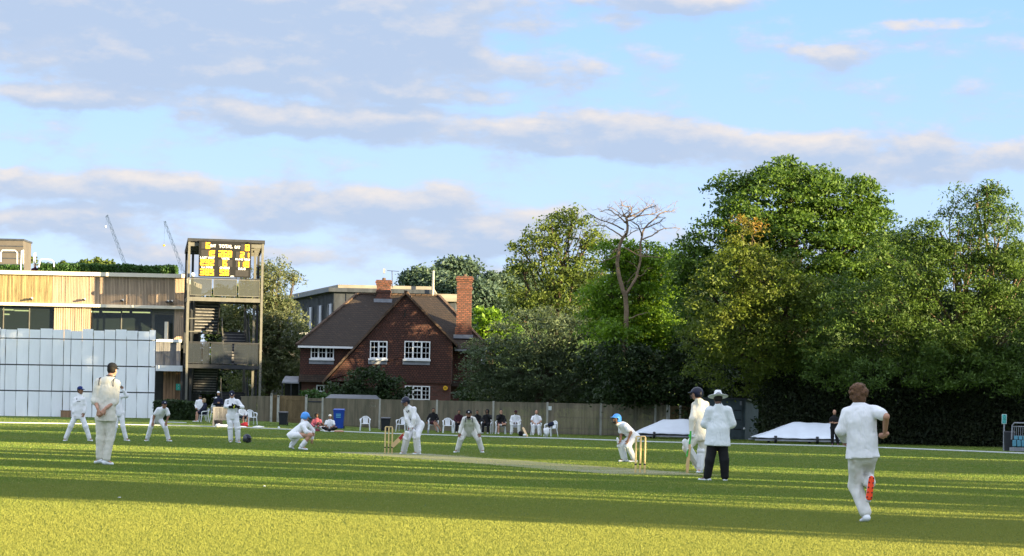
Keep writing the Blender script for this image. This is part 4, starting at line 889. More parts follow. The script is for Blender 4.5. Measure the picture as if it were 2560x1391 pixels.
    for (tx, cx_, cz_, tw, th_) in (('BAT', 608, 270, 78, 44), ('TOTAL', 793, 272, 200, 52), ('BAT', 970, 280, 82, 44), ('LAST WKT', 527, 455, 215, 34), ('WKTS', 793, 462, 116, 34), ('RUNS REQ', 1050, 467, 215, 34), ('1st INNS', 525, 602, 165, 30), ('OVERS', 785, 604, 148, 36), ('D/L/S', 1042, 610, 108, 36)):
        me = text_mesh(tx, .4, .004, .012); co = np.array([v.co for v in me.vertices]); mn, mx = co.min(0), co.max(0)
        me.transform(Matrix.Diagonal((tw / 775 * sw / (mx[0] - mn[0]), th_ / 550 * sh / (mx[1] - mn[1]), 1, 1)) @ Matrix.Translation((-(mn[0] + mx[0]) / 2, -(mn[1] + mx[1]) / 2, 0)))
        me.transform(Matrix.Translation((X(cx_), -.135, Z(cz_))) @ Matrix.Rotation(math.pi / 2, 4, 'X')); link('lettering', me, M['board_text'], s)
    MB().box(X(875), X(925), -.14, -.121, Z(738), Z(722)).build('plate', M['board_text'], s, world=False)
    MB().box(X(1130), X(1170), -.3, -.1, Z(212), Z(200)).build('camera_box', M['black_plastic'], s, world=False)
tower()
def sign_panel(name, label, u0, u1, v0, v1, d, lines, m1='sign_green', m2='sign_white', cat='sign'):
    x0, x1, z0, z1 = rect(u0, u1, v0, v1, d); root = thing(name, label, cat, ((x0 + x1) / 2, d, z0))
    MB().box(x0, x1, d, d + .02, z0, z1).build('plate', M[m1], root); w = x1 - x0; h = z1 - z0
    for (fx, fz, s, tx) in lines:
        me = text_mesh(tx, s, .002, .004); me.transform(Matrix.Translation((x0 + fx * w - org(root).x, -.004, z0 + fz * h - z0)) @ Matrix.Rotation(math.pi / 2, 4, 'X')); link('lettering', me, M[m2], root)
    return root
def run_man(root, x, y, z, s, m):                 # small exit style figure and arrow
    mb = MB(); mb.sphere((x + s * .12, y, z + s * .42), (s * .1, .004, s * .1), 8, 5)
    mb.beam((x + s * .08, y, z + s * .3), (x - s * .05, y, z), s * .14, .008); mb.beam((x - s * .05, y, z), (x + s * .2, y, z - s * .15), s * .09, .008); mb.beam((x - s * .05, y, z), (x - s * .3, y, z - s * .3), s * .09, .008)
    mb.beam((x + s * .05, y, z + s * .25), (x + s * .33, y, z + s * .12), s * .07, .008); mb.beam((x + s * .05, y, z + s * .25), (x - s * .25, y, z + s * .2), s * .07, .008); mb.build('pictogram', m, root)
# assembly point style sign on the timber column
x0, x1, z0, z1 = rect(440, 452, 960, 976, 169.7); r = thing('wall_sign', 'small green and white sign on the timber wall beside the tower', 'sign', ((x0 + x1) / 2, 169.7, z0))
MB().box(x0, x1, 169.68, 169.72, z0, z1).build('plate', M['sign_green'], r)
for k, fz in enumerate((.25, .72)): run_man(r, (x0 + x1) / 2, 169.66, z0 + (z1 - z0) * fz, .17, M['sign_white'])

# ---------------------------------------------------------------- cranes
def crane(label, pts, d, w, hook, seed):
    a, b = P(*pts[0], d), P(*pts[1], d); root = thing('tower_crane', label, 'crane', (a.x, a.y, 0), 'distant cranes')
    mb = MB(); ax = (b - a).normalized(); sx = ax.cross(Vector((0, 1, 0))).normalized(); sy = Vector((0, 1, 0)); L = (b - a).length; n = int(L / w / 1.0); r = w * .085
    for t in range(3):
        o = [sx * -w / 2, sx * w / 2, sy * w * .8][t]; mb.beam(a + o, b + o * .7, r)
    for i in range(n):
        p = a + ax * L * i / n; q = a + ax * L * (i + 1) / n; k = 1 - .3 * i / n
        s0, s1 = (-1, 1) if i % 2 else (1, -1); mb.beam(p + sx * s0 * w / 2 * k, q + sx * s1 * w / 2 * k, r * .8); mb.beam(p + sx * s0 * w / 2 * k, q + sy * w * .8 * k, r * .8); mb.beam(q - sx * w / 2 * k, q + sx * w / 2 * k, r * .7)
    mb.build('jib', M['crane_metal'], root)
    c = P(*pts[2], d); e = P(*hook, d); mb = MB(); mb.beam(b, P(*hook, d), w * .05); mb.build('cable', M['crane_metal'], root)
    MB().beam(b, c, w * .12).beam(b, P(pts[1][0] + 3, pts[1][1] - 2, d), w * .3).build('tip', M['crane_metal'], root)
    MB().sphere(tuple(e), w * .35, 8, 6).build('hook_block', M['alarm_yellow'] if seed else M['white_paint'], root)
    mb = MB(); p0 = Vector((a.x, a.y, 0)); mb.beam(p0, a + Vector((0, 0, 1)), w * 1.1); mb.build('mast', M['crane_metal'], root)
crane('left of two distant crane jibs rising over the pavilion roof', [(314, 666), (267, 540), (264, 545)], 900, 1.15, (264, 567), 0)
crane('right of two distant crane jibs, just left of the scoreboard tower', [(462, 690), (412, 556), (409, 553)], 900, 1.15, (410, 614), 1)

# ---------------------------------------------------------------- brick house
def house():
    D = 168.0; DG = 165.5
    z = lambda v, u, d=D: P(u, v, d).z
    x = lambda u, v=860, d=D: P(u, v, d).x
    root = thing('brick_house', 'red brick and tile hung house with steep brown tiled roofs behind the fence', 'house', (x(975), D, 0))
    xl, xr = x(751), x(1214); zj = z(957, 900); ze = z(864, 850); zrd = z(737, 960, D + 6) ; dp = 11.5
    MB().box(xl + .12, xr - .1, D + .15, D + dp - .1, -.1, zj).build('wall', M['brick_wall'], root)
    tag(MB().box(xl, xr, D, D + dp, zj + .004, ze + .02).build('wall', M['tile_wall'], root), 'dark red tile hung upper wall')
    # skirt of tiles over the ground floor
    mb = MB(); zs = z(938, 800)
    mb.add([(xl - .05, D - .4, zj - .03), (x(1129), D - .4, zj - .03), (x(1129), D - .01, zs), (xl - .05, D - .01, zs), (xl - .05, D - .01, zj - .03), (x(1129), D - .01, zj - .03)], [(0, 1, 2, 3), (0, 3, 4), (1, 5, 2), (0, 4, 5, 1)])
    mb.add([(x(1129), D - .4, zj - .12), (xr + .05, D - .4, zj - .12), (xr + .05, D - .01, zj + .25), (x(1129), D - .01, zj + .25)], [(0, 1, 2, 3)])
    mb.build('tile_skirt', M['roof_tile'], root)
    # main hipped roof
    ey = D - .45; by = D + dp + .4; ry = D + dp / 2; rl, rr = P(893, 738, ry).x, P(1097, 738, ry).x; el, er = x(741, 861, ey), P(1226, 862, ey).x
    zrd = P(995, 738, ry).z; zel = z(861, 741, ey) ; zeb = ze - .05
    A, B_, C_, Dd = (el, ey, zeb), (er, ey, zeb), (er, by, zeb), (el, by, zeb); E1, E2 = (rl, ry, zrd), (rr, ry, zrd); th = .12
    mb = MB(); lo = [(a, b, c - th) for a, b, c in (A, B_, C_, Dd)]
    mb.add([A, B_, C_, Dd, E1, E2] + lo, [(0, 1, 5, 4), (1, 2, 5), (2, 3, 4, 5), (3, 0, 4), (0, 6, 7, 1), (1, 7, 8, 2), (2, 8, 9, 3), (3, 9, 6, 0), (6, 9, 8, 7)])
    roof = mb.build('roof', M['roof_tile'], root)
    mb = MB(); rg = random.Random(1)
    def ridge(a, b):
        a, b = Vector(a), Vector(b); n = int((b - a).length / .38)
        for i in range(n):
            p = a + (b - a) * (i + .05) / n; q = a + (b - a) * (i + .93) / n; mb.beam(p + Vector((0, 0, .03)), q + Vector((0, 0, .05)), .2, .1)
    ridge(E1, E2); ridge(A, E1); ridge(B_, E2); mb.build('ridge_tiles', M['ridge_tile'], roof)
    # front gable
    yf = DG
    ap = P(1014, 730, yf); rb = P(1143, 862, yf); lb = P(806, 955, yf); fl = P(884, 862, yf)
    wr = P(1129.5, 900, yf).x; zg = z(957, 1000, yf)
    poly = [(lb.x + .25, zg), (wr, zg), (wr, rb.z + .1), (ap.x, ap.z - .12), (lb.x + .25, lb.z)]
    poly = [(wr, zg), (wr, rb.z + (ap.z - rb.z) * ((rb.x - wr) / (rb.x - ap.x)) - .12), (ap.x, ap.z - .15), (lb.x + .2, lb.z - .02), (lb.x + .2, zg)]
    tag(MB().prism(poly, yf, D + .5).build('wall', M['tile_wall'], root), 'dark red tile hung gable wall')
    MB().box(P(880, 980, yf).x, wr - .08, yf + .12, D + .5, -.1, zg).build('wall', M['brick_wall'], root)
    # gable roof planes with verge, running back into the main roof
    def plane(p, q, y0, y1, t=.1, mbx=None):
        a = Vector((p.x, y0, p.z)); b = Vector((q.x, y0, q.z)); n = (b - a).cross(Vector((0, 1, 0))).normalized(); n = n if n.z > 0 else -n
        c = [a, b, Vector((q.x, y1, q.z)), Vector((p.x, y1, p.z))]
        mbx.hexa([v - n * t for v in c] + [v for v in c])
    mb = MB(); yb = ry + 1.2
    plane(rb, Vector((ap.x, yf, ap.z)), yf - .18, yb, .1, mb); plane(lb, Vector((ap.x, yf, ap.z)), yf - .18, D + .3, .1, mb)
    # left slope behind the verge above the eaves only
    e2 = Vector((lb.x + (ap.x - lb.x) * ((zeb - lb.z) / (ap.z - lb.z)), yf, zeb)); plane(e2 + Vector((0, 0, .004)), Vector((ap.x, yf, ap.z + .004)), D + .3, yb, .1, mb)
    gr = mb.build('roof', M['roof_tile'], root)
    mb = MB(); ridge((ap.x, yf - .15, ap.z), (ap.x, yb - .5, ap.z)); mb.build('ridge_tiles', M['ridge_tile'], gr)
    mb = MB(); 
    for q in (rb, lb):
        a = Vector((q.x, yf - .2, q.z - .05)); b = Vector((ap.x, yf - .2, ap.z - .05)); mb.beam(a, b, .06, .13)
    mb.build('verge', M['ridge_tile'], root)
    # gutters
    mb = MB(); mb.box(el + .1, P(884, 862, D).x, D - .52, D - .42, zeb - .16, zeb - .03); mb.build('gutter', M['white_paint'], root)
    mb = MB(); mb.box(rb.x - .2, er, D - .52, D - .42, zeb - .16, zeb - .04); mb.build('gutter', M['lead'], root)
    q = P(1193, 975, D - .5); MB().tube([(q.x, D - .3, z(966, 1200)), (q.x - .05, D - .3, z(975, 1193)), (q.x - .05, D - .3, 0.2)], .04, 6).build('downpipe', M['white_paint'], root)
    # windows
    def win(u0, u1, v0, v1, y, cas, rows=3, sill=True, topl=False, lead=True):
        x0, x1, z0, z1 = rect(u0, u1, v0, v1, y); fr = MB(); t = .07
        fr.box(x0, x1, y - .08, y + .05, z1 - t, z1); fr.box(x0, x1, y - .08, y + .05, z0, z0 + t)
        n = cas; W1 = (x1 - x0) / n
        for i in range(n + 1):
            xx = x0 + W1 * i; a, b = (xx, xx + t) if i == 0 else ((xx - t, xx) if i == n else (xx - t * .75, xx + t * .75)); fr.box(a, b, y - .082, y + .05, z0 + t, z1 - t)
        w = fr.build('window', M['white_paint'], root)
        MB().box(x0 + .03, x1 - .03, y + .0, y + .02, z0 + .03, z1 - .03).build('pane', M['house_glass'], w)
        bars = MB(); tb = .03
        for i in range(n):
            a, b = x0 + W1 * i + t, x0 + W1 * (i + 1) - t; za, zb_ = z0 + t, z1 - t
            if i == topl: bars.box(a, b, y - .07, y - .003, z1 - (z1 - z0) * .36, z1 - (z1 - z0) * .36 + .09)
            bars.box((a + b) / 2 - tb / 2, (a + b) / 2 + tb / 2, y - .05, y - .004, za, zb_)
            for k in range(1, rows): zz = za + (zb_ - za) * k / rows; bars.box(a, b, y - .048, y - .006, zz - tb / 2, zz + tb / 2)
        bars.build('glazing_bar', M['white_paint'], w)
        if sill:
            MB().box(x0 - .08, x1 + .04, y - .2, y, z0 - .12, z0 - .002).build('sill', M['white_paint'], w)
            if lead: MB().box(x0 - .1, x1, y - .06, y, z0 - .36, z0 - .125).build('apron', M['lead'], w)
    win(777, 835, 867, 897, D, 3, 2, True, -1); win(925, 968.5, 853, 897, yf, 2, 3, True, 1); win(1011, 1075.5, 853.5, 898.5, yf, 3, 3, True, 1)
    win(1012, 1075, 965, 1000, yf + .12, 3, 3, False, 1); win(791, 811, 963, 980, D + .15, 1, 1, False, -1)
    win(1206, 1214, 878, 898, D, 1, 2, True, -1); win(1206, 1214, 960, 985, D + .15, 1, 2, True, -1)
    q = P(1012.5, 780, yf); MB().box(q.x - .04, q.x + .04, yf - .03, yf + .02, z(793, 1012, yf), z(776, 1012, yf)).build('slit_vent', M['dark_room'], root)
    q = P(1113.5, 970.5, yf); MB().cyl((q.x, yf - .1, q.z), (q.x, yf + .1, q.z), .15, 16).build('alarm_box', M['alarm_yellow'], root)
    MB().box(q.x - .07, q.x + .07, yf - .115, yf - .101, q.z - .025, q.z + .025).build('alarm_mark', M['board_black'], root)
    # chimneys with stepped tops
    def chim(u0, u1, v0, v1, y, lead, dep):
        x0, x1, z0, z1 = rect(u0, u1, v0, v1, y); w = x1 - x0; i = w * .09; hh = z1 - z0; ch = MB()
        ch.box(x0 + i, x1 - i, y + i, y + dep - i, z0, z1 - .02)
        ch.box(x0, x1, y, y + dep, z1 - .22, z1 - .08); ch.box(x0 + i / 2, x1 - i / 2, y + i / 2, y + dep - i / 2, z1 - .36, z1 - .222); ch.box(x0 + i / 2, x1 - i / 2, y + i / 2, y + dep - i / 2, z1 - .078, z1)
        ch.box(x0 + i / 2, x1 - i / 2, y + i / 2, y + dep - i / 2, z1 - .85, z1 - .72)
        ch.box(x0 + i / 3, x1 - i / 3, y + i / 3, y + dep - i / 3, z0, z0 + hh * .16)
        c = ch.build('chimney', M['chimney_brick'], root); c.rotation_euler = (0, 0, 0)
        MB().cyl(((x0 + x1) / 2, y + dep / 2, z1 - .05), ((x0 + x1) / 2, y + dep / 2, z1 + .16), .14, 12, .11).build('chimney_pot', M['ridge_tile'], c)
        MB().box(x0 - lead, x1 + lead * .6, y - .06, y + dep, z0 - .12, z0 + .12).build('flashing', M['lead'], c)
    def chim_rot(*a):
        chim(*a)
    chim(938, 979, 700, 752, ry - .9, .08, 1.05); chim(1137.5, 1182.5, 691, 842, D + .6, .05, 1.25)
    # aerial
    p = P(981, 720, ry); t = P(980, 677, ry); mb = MB(); mb.tube([(p.x, ry, p.z), (t.x, ry, t.z)], .025, 6); q0, q1 = P(968, 677, ry), P(998, 679, ry); mb.tube([tuple(q0), tuple(q1)], .02, 5)
    for k in range(6): q = q0 + (q1 - q0) * (k + .5) / 6; mb.tube([(q.x, ry - .25, q.z), (q.x, ry + .25, q.z)], .01, 4)
    a = mb.build('aerial', M['dark_metal'], root)
    x0, x1, z0, z1 = rect(958, 963, 672, 684, ry); MB().box(x0, x1, ry - .1, ry + .1, z0, z1).build('aerial_reflector', M['lead'], a)
    # lean-to porch at the left
    x0, x1 = P(706, 960, D).x, xl - .02
    mb = MB(); mb.add([(x0, D - .3, z(955, 730)), (x1, D - .3, z(955, 730)), (x1, D + 2, z(940, 730)), (x0, D + 2, z(940, 730))] + [(x0, D - .3, z(959, 730)), (x1, D - .3, z(959, 730)), (x1, D + 2, z(944, 730)), (x0, D + 2, z(944, 730))], [(0, 1, 2, 3), (4, 7, 6, 5), (0, 4, 5, 1), (1, 5, 6, 2), (2, 6, 7, 3), (3, 7, 4, 0)]); mb.build('porch_roof', M['lead'], root)
    mb = MB(); mb.box(x0, x1, D + 1.9, D + 2, 0, z(944, 730)); 
    mb.build('porch_wall', M['dark_room'], root)
    mb = MB()
    for u in (706, 728, 748): q = P(u, 980, D).x; mb.box(q - .03, q + .03, D - .2, D - .14, 0, z(959, 730))
    mb.build('porch_post', M['dark_metal'], root)
house()
# ---------------------------------------------------------------- grey building behind
def grey_building():
    D = 205.0
    root = thing('grey_building', 'modern dark grey metal clad flat roofed block behind the house', 'building', (P(900, 800, D).x, D, 0))
    c = P(838, 730, D); zt = P(960, 714, D).z; zf = P(960, 733, D).z
    xr = P(1085, 720, D).x; xl2 = P(690, 740, D + 34).x; yb = D + 34
    L0 = Vector((c.x, D, 0)); L1 = Vector((xl2 - 1.5, yb, 0)); 
    mb = MB(); mb.add([(L0.x, L0.y, 0), (xr, D, 0), (xr, D + 20, 0), (L1.x, L1.y, 0)] + [(L0.x, L0.y, zf), (xr, D, zf), (xr, D + 20, zf), (L1.x, L1.y, zf)], [(0, 1, 5, 4), (1, 2, 6, 5), (2, 3, 7, 6), (3, 0, 4, 7), (4, 5, 6, 7)]); mb.build('wall', M['zinc'], root)
    e = .5; mb = MB()
    mb.add([(L0.x - e, L0.y - e, zf), (xr, D - e, zf), (xr, D + 20, zf), (L1.x - e, L1.y, zf), (L0.x - e, L0.y - e, zf + .32), (xr, D - e, zf + .32), (xr, D + 20, zf + .32), (L1.x - e, L1.y, zf + .32)], [(0, 1, 5, 4), (1, 2, 6, 5), (2, 3, 7, 6), (3, 0, 4, 7), (4, 5, 6, 7), (0, 3, 2, 1)]); mb.build('roof', M['zinc'], root)
    mb = MB(); mb.add([(L0.x + .2, L0.y + .2, zf + .322), (xr - .1, D + .2, zf + .322), (xr - .1, D + 18, zf + .322), (L1.x + .6, L1.y - 1, zf + .322), (L0.x + .2, L0.y + .2, zt), (xr - .1, D + .2, zt), (xr - .1, D + 18, zt), (L1.x + .6, L1.y - 1, zt)], [(0, 1, 5, 4), (1, 2, 6, 5), (2, 3, 7, 6), (3, 0, 4, 7), (4, 5, 6, 7)]); mb.build('parapet', M['zinc_light'], root)
    d = (L1 - L0).normalized(); n = Vector((d.y, -d.x, 0)) * -1; n = n if n.y < 0 else -n; Lg = (L1 - L0).length
    mb = MB(); k = 0
    while k * .55 < Lg: p = L0 + d * k * .55 + n * .06; mb.beam((p.x, p.y, 0), (p.x, p.y, zf), .07); k += 1
    k = 0
    while L0.x + k * .9 < xr: mb.box(L0.x + k * .9, L0.x + k * .9 + .06, D - .06, D + .01, 0, zf); k += 1
    mb.build('standing_seam', M['zinc'], root)
    for k in range(7):
        s = .6 + k * 4.2; p = L0 + d * s + n * .12; q = L0 + d * (s + 1.7) + n * .12
        z1, z0 = zf - .9, zf - 4.2
        w = MB().hexa([Vector((p.x, p.y, z0)), Vector((q.x, q.y, z0)), Vector((q.x, q.y + .1, z0)), Vector((p.x, p.y + .1, z0)), Vector((p.x, p.y, z1)), Vector((q.x, q.y, z1)), Vector((q.x, q.y + .1, z1)), Vector((p.x, p.y + .1, z1))]).build('window', M['house_glass'], root)
        mb = MB(); mb.beam((p.x, p.y - .06, z0), (p.x, p.y - .06, z1), .1); mb.beam((q.x, q.y - .06, z0), (q.x, q.y - .06, z1), .1); mb.beam(Vector((p.x, p.y - .1, z0)), Vector((q.x, q.y - .1, z0)), .1); mb.build('frame', M['lead'], w)
    # lower wing to the right
    x0 = P(1085, 760, D).x + .01; x1 = P(1138, 760, D).x; z1 = P(1118, 735, D).z
    MB().box(x0, x1, D + 1, D + 12, 0, z1 - .6).build('wall', M['zinc'], root); MB().box(x0, x1 + .3, D + .4, D + 12.2, z1 - .598, z1).build('roof', M['zinc_light'], root)
    x0, x1, z0, z1 = rect(1076, 1087, 675, 740, D - 2)
    tag(MB().cyl(((x0 + x1) / 2, D - .8, z0 - 1), ((x0 + x1) / 2, D - .8, z1), (x1 - x0) / 2 * .6, 14).build('flue', M['concrete'], root), 'tall pale metal flue')
    x0, x1, z0, z1 = rect(1095, 1110, 737, 742, D - 2)
grey_building()
def cladded_block():
    D = 186.0; x0, x1, z0, z1 = rect(648, 752, 866, 1000, D); root = thing('clad_outbuilding', 'low block clad in vertical grey boards between the tower and the house', 'building', ((x0 + x1) / 2, D, 0))
    MB().box(x0, x1, D, D + 5, 0, z1).build('wall', M['zinc'], root); mb = MB(); boards(mb, x0, x1, 0, z1 - .02, D - .01, .3, .05, .06, random.Random(4)); mb.build('cladding', M['timber_grey'], root)
    for u in (680, 706, 724, 745):
        q = P(u, 920, D); w = MB().box(q.x - .12, q.x + .12, D - .1, D - .02, P(u, 940, D).z, P(u, 919, D).z).build('window', M['house_glass'], root); zt = P(u, 919, D).z
        MB().box(q.x - .2, q.x + .16, D - .16, D - .02, zt, zt + .1).build('lintel', M['white_paint'], w)
    x0, x1, z0, z1 = rect(747, 770, 832, 838, D); MB().box(x0, x1, D - .1, D + .3, z0, z1).build('roof_light', M['white_paint'], root)
cladded_block()
# ---------------------------------------------------------------- fences
def fence_line(name, label, us, vb, vt, d0, d1, m='fence_wood', posts=True, post_top=4):
    n = len(us); ps = []
    for i, u in enumerate(us):
        t = (u - us[0]) / (us[-1] - us[0]); d = d0 + (d1 - d0) * t; p = P(u, 1040, d); ps.append((p.x, d, P(u, vt(u), d).z, u))
    root = thing(name, label, 'fence', (ps[n // 2][0], ps[n // 2][1], 0)); rg = random.Random(5)
    for i in range(n - 1):
        (xa, ya, za, _), (xb, yb, zb, _) = ps[i], ps[i + 1]; L = math.hypot(xb - xa, yb - ya); dx, dy = (xb - xa) / L, (yb - ya) / L; k = 0.06; mb = MB()
        while k < L - .08:
            w = .1 * rg.uniform(.9, 1.1); o = rg.uniform(0, .015); zt = za + (zb - za) * k / L + rg.uniform(-.012, .012); g0 = gz(xa, ya)
            x0, y0, x1, y1 = xa + dx * k, ya + dy * k - o, xa + dx * (k + w - .006), ya + dy * (k + w) - o
            mb.hexa([(x0, y0 - .02, g0 + .02), (x1, y1 - .02, g0 + .02), (x1, y1, g0 + .02), (x0, y0, g0 + .02), (x0, y0 - .02, zt), (x1, y1 - .02, zt), (x1, y1, zt), (x0, y0, zt)]); k += w
        p = mb.build('fence_panel', M[m], root)
        mb = MB(); 
        for zz in (.35, .95, 1.5): mb.beam((xa, ya + .04, zz), (xb, yb + .04, zz), .05, .07)
        mb.beam((xa, ya - .0, za + .012), (xb, yb - .0, zb + .012), .06, .035)
        mb.build('rail', M[m], p)
    if posts:
        for (xx, yy, zz, u) in ps: MB().box(xx - .055, xx + .055, yy - .08, yy + .06, -.05, zz + .07).build('post', M['concrete'], root)
    return root
fence_line('timber_fence', 'long weathered grey close board fence in front of the house', [806, 949, 1092, 1233, 1368, 1502, 1638, 1668], None, lambda u: 997 + (u - 806) * .021, 153.5, 138)
fence_line('timber_fence', 'short low fence section left of the gate', [600, 640, 679], None, lambda u: 992, 157, 156.5, m='fence_wood', posts=False)
fence_line('timber_fence', 'short broken fence end by the shaded trees, right of the long fence', [1672, 1700, 1740], None, lambda u: 1017, 138, 139, m='gate_wood')
def gate(label, u0, u1, vt, d, m):
    x0, x1 = P(u0, 1030, d).x, P(u1, 1030, d).x; z1 = P((u0 + u1) / 2, vt, d).z; root = thing('timber_gate', label, 'gate', ((x0 + x1) / 2, d, 0)); mb = MB(); boards(mb, x0, x1, .06, z1, d, .12, .008, .025, random.Random(int(u0))); mb.build('gate_panel', M[m], root)
    
    for za in (.45, z1 - .25): MB().box(x0, x1, d - .05, d - .027, za, za + .08).build('cross_rail', M['dark_metal'] if m != 'gate_wood' else M[m], root)
    return root
gate('brown boarded double gate panel between two concrete posts', 697, 764, 990, 156, 'gate_wood')
gate('narrow brown boarded panel left of the double gate', 680.5, 694, 988, 156, 'gate_wood')
gate('darker low gate with metal straps beside the long fence', 770, 804, 996, 155, 'fence_wood')
for i, (u, vt, lb) in enumerate(((679, 984, 'rounded concrete post at the left of the brown gates'), (696, 988, 'rounded concrete post between the narrow panel and the double gate'), (766, 987, 'tall rounded concrete post right of the double gate'))):
    d = 155.8; p = P(u, vt, d); o = MB().box(p.x - .07, p.x + .07, d - .08, d + .08, 0, p.z - .06).add([], []).cyl((p.x, d - .08, p.z - .07), (p.x, d + .08, p.z - .07), .07, 14).build('gate_post', M['concrete'], None, loc=(p.x, d, 0)); tag(o, lb, 'post', 'concrete gate posts')
# garden shed roof behind the fence
def small_roof():
    d = 157; a = P(815, 996, d); b = P(950, 990, d + 2); root = thing('garden_shed', 'low felt roofed garden shed peeping over the fence', 'shed', ((a.x + b.x) / 2, d, 0))
    z1 = P(880, 987, d + 1).z; z0 = P(880, 997, d).z; x0, x1 = P(813, 990, d).x, P(948, 990, d).x
    MB().box(x0 + .1, x1 - .1, d + .1, d + 2.4, 0, z0 - .05).build('wall', M['fence_wood'], root)
    MB().add([(x0, d, z0), (x1, d, z0), (x1 - .25, d + 1.2, z1), (x0 + .25, d + 1.2, z1), (x0, d + 2.5, z0), (x1, d + 2.5, z0)], [(0, 1, 2, 3), (3, 2, 5, 4), (0, 3, 4), (1, 5, 2)]).build('roof', M['zinc'], root)
small_roof()
# notices on the fence
def notice(label, u0, u1, v0, v1, d, green=True):
    x0, x1, z0, z1 = rect(u0, u1, v0, v1, d); root = thing('notice', label, 'sign', ((x0 + x1) / 2, d, z0)); MB().box(x0, x1, d - .02, d, z0, z1).build('plate', M['sign_white'], root)
    if green:
        w = x1 - x0; h = z1 - z0; mb = MB(); mb.cyl((x0 + w * .35, d - .026, z0 + h * .6), (x0 + w * .35, d - .02, z0 + h * .6), w * .15, 10); mb.box(x0 + w * .25, x0 + w * .5, d - .026, d - .02, z0 + h * .2, z0 + h * .4); mb.box(x0 + w * .6, x0 + w * .85, d - .026, d - .02, z0 + h * .25, z0 + h * .65); mb.build('pictogram', M['sign_green'], root)
notice('small white and green notice on the fence near the blue bin', 925, 940, 1007, 1019, 151.5)
notice('small plain white notice on the fence above the right hand seated player', 1371, 1379, 1016, 1026, 143.2, False)
# ---------------------------------------------------------------- shed, covers, sign post
def dark_shed():
    d = 135; x0, x1, z0, z1 = rect(1762, 1863, 996, 1099, d); root = thing('dark_shed', 'dark blue grey equipment shed with a shallow roof behind the umpire', 'shed', ((x0 + x1) / 2, d, 0))
    xs = P(1896, 1050, d + 3.5).x
    MB().hexa([Vector(v) for v in ((x0, d, 0), (x1, d, 0), (xs, d + 3.6, 0), (x0, d + 3.6, 0), (x0, d, z1 - .06), (x1, d, z1 - .06), (xs, d + 3.6, z1 - .3), (x0, d + 3.6, z1 - .3))]).build('wall', M['shed'], root)
    MB().hexa([Vector(v) for v in ((x0 - .1, d - .12, z1 - .055), (x1 + .1, d - .12, z1 - .055), (xs + .12, d + 3.7, z1 - .295), (x0 - .1, d + 3.7, z1 - .295), (x0 - .1, d - .12, z1 + .02), (x1 + .1, d - .12, z1 + .02), (xs + .12, d + 3.7, z1 - .22), (x0 - .1, d + 3.7, z1 - .22))]).build('roof', M['zinc'], root)
    q0, q1 = P(1832, 1050, d).x, P(1855, 1050, d).x; dr = MB().box(q0, q1, d - .05, d - .002, .1, z1 - .35).build('door', M['shed'], root)
    mb = MB()
    for zz in (.5, 1.0, 1.5): mb.box(q0 + .05, q1 - .05, d - .065, d - .052, zz, zz + .06)
    mb.build('batten', M['dark_metal'], dr)
    q = P(1852, 1009, d); MB().box(q.x - .05, q.x + .05, d - .12, d - .002, q.z - .1, q.z + .12).build('lamp', M['lead'], root)
    q = P(1860, 1072, d); MB().sphere((q.x, d - .08, q.z), .06, 8, 6).build('tap', M['white_paint'], root)
dark_shed()
def pitch_cover(label, uL, uR, uA, uB, vtop, vedge, vrail, vg, d, seed, hid=False):
    xl, xr = P(uL, vedge, d).x, P(uR, vedge, d).x; xa, xb = P(uA, vtop, d).x, P(uB, vtop, d).x; um = (uL + uR) / 2
    zt = P(um, vtop, d + 1).z; ze = P(um, vedge, d).z; zr = P(um, vrail, d).z; root = thing('pitch_cover', label, 'cover', ((xl + xr) / 2, d + 1, 0), 'wheeled pitch covers'); rg = random.Random(seed)
    # draped sheet: a grid shaped like a hipped roof, rippled
    nx, ny = 48, 16; vs = []; y0, y1 = d, d + 3.4; Lx = xr - xl; h = zt - ze
    for j in range(ny + 1):
        for i in range(nx + 1):
            fx, fy = i / nx, j / ny; x = xl + Lx * fx; y = y0 + (y1 - y0) * fy
            t = min(1, (x - xl) / (xa - xl), (xr - x) / max(.01, xr - xb)); s = 1 - abs(fy - .5) * 2
            r = ze + h * min(t, s * 1.05 if s < .95 else 1.0) ; r += .018 * math.sin(x * 3.1 + seed + y) * math.sin(fy * 3.14) + .008 * math.sin(x * 7.7 + y * 2)
            r += .02 * mnoise.noise(Vector((x * 1.3, y * 1.3, seed)))
            vs.append((x, y, r))
    fs = [(j * (nx + 1) + i, j * (nx + 1) + i + 1, (j + 1) * (nx + 1) + i + 1, (j + 1) * (nx + 1) + i) for j in range(ny) for i in range(nx)]
    o = MB().add(vs, fs, True).build('sheet', M['tarp'], root); md = o.modifiers.new('t', 'SOLIDIFY'); md.thickness = .02
    mb = MB()
    for i in range(10):
        a = xl + .2 + (Lx - .4) * i / 10; b = a + (Lx - .4) / 20; mb.beam((a, d + .1, zr + .05), (b, d + .1, ze - .02), .025); mb.beam((b, d + .1, ze - .02), (b + (Lx - .4) / 20, d + .1, zr + .05), .025)
    mb.beam((xl, d + .1, ze - .02), (xr, d + .1, ze - .02), .04); mb.box(xl + .1, xr - .1, d + .3, d + 3.2, zr + .02, ze - .05); mb.build('truss', M['dark_metal'], root)
    MB().box(xl - .1, xr + .05, d - .05, d + .05, zr - .04, zr + .035).box(xl - .1, xr + .05, d + 3.3, d + 3.4, zr - .04, zr + .035).build('rail', M['lead'], root)
    for f in (.22, .72):
        for yy in (d + .02, d + 3.2):
            xx = xl + Lx * f; MB().cyl((xx - .06, yy, .18), (xx + .06, yy, .18), .17, 14).box(xx - .05, xx + .05, yy + .02, yy + .1, .2, zr - .04).build('wheel', M['black_plastic'], root)
pitch_cover('white draped wheeled pitch cover left of the two batsmen at the near stumps', 1592, 1790, 1662, 1745, 1049, 1085, 1091.5, 1100, 129, 1)
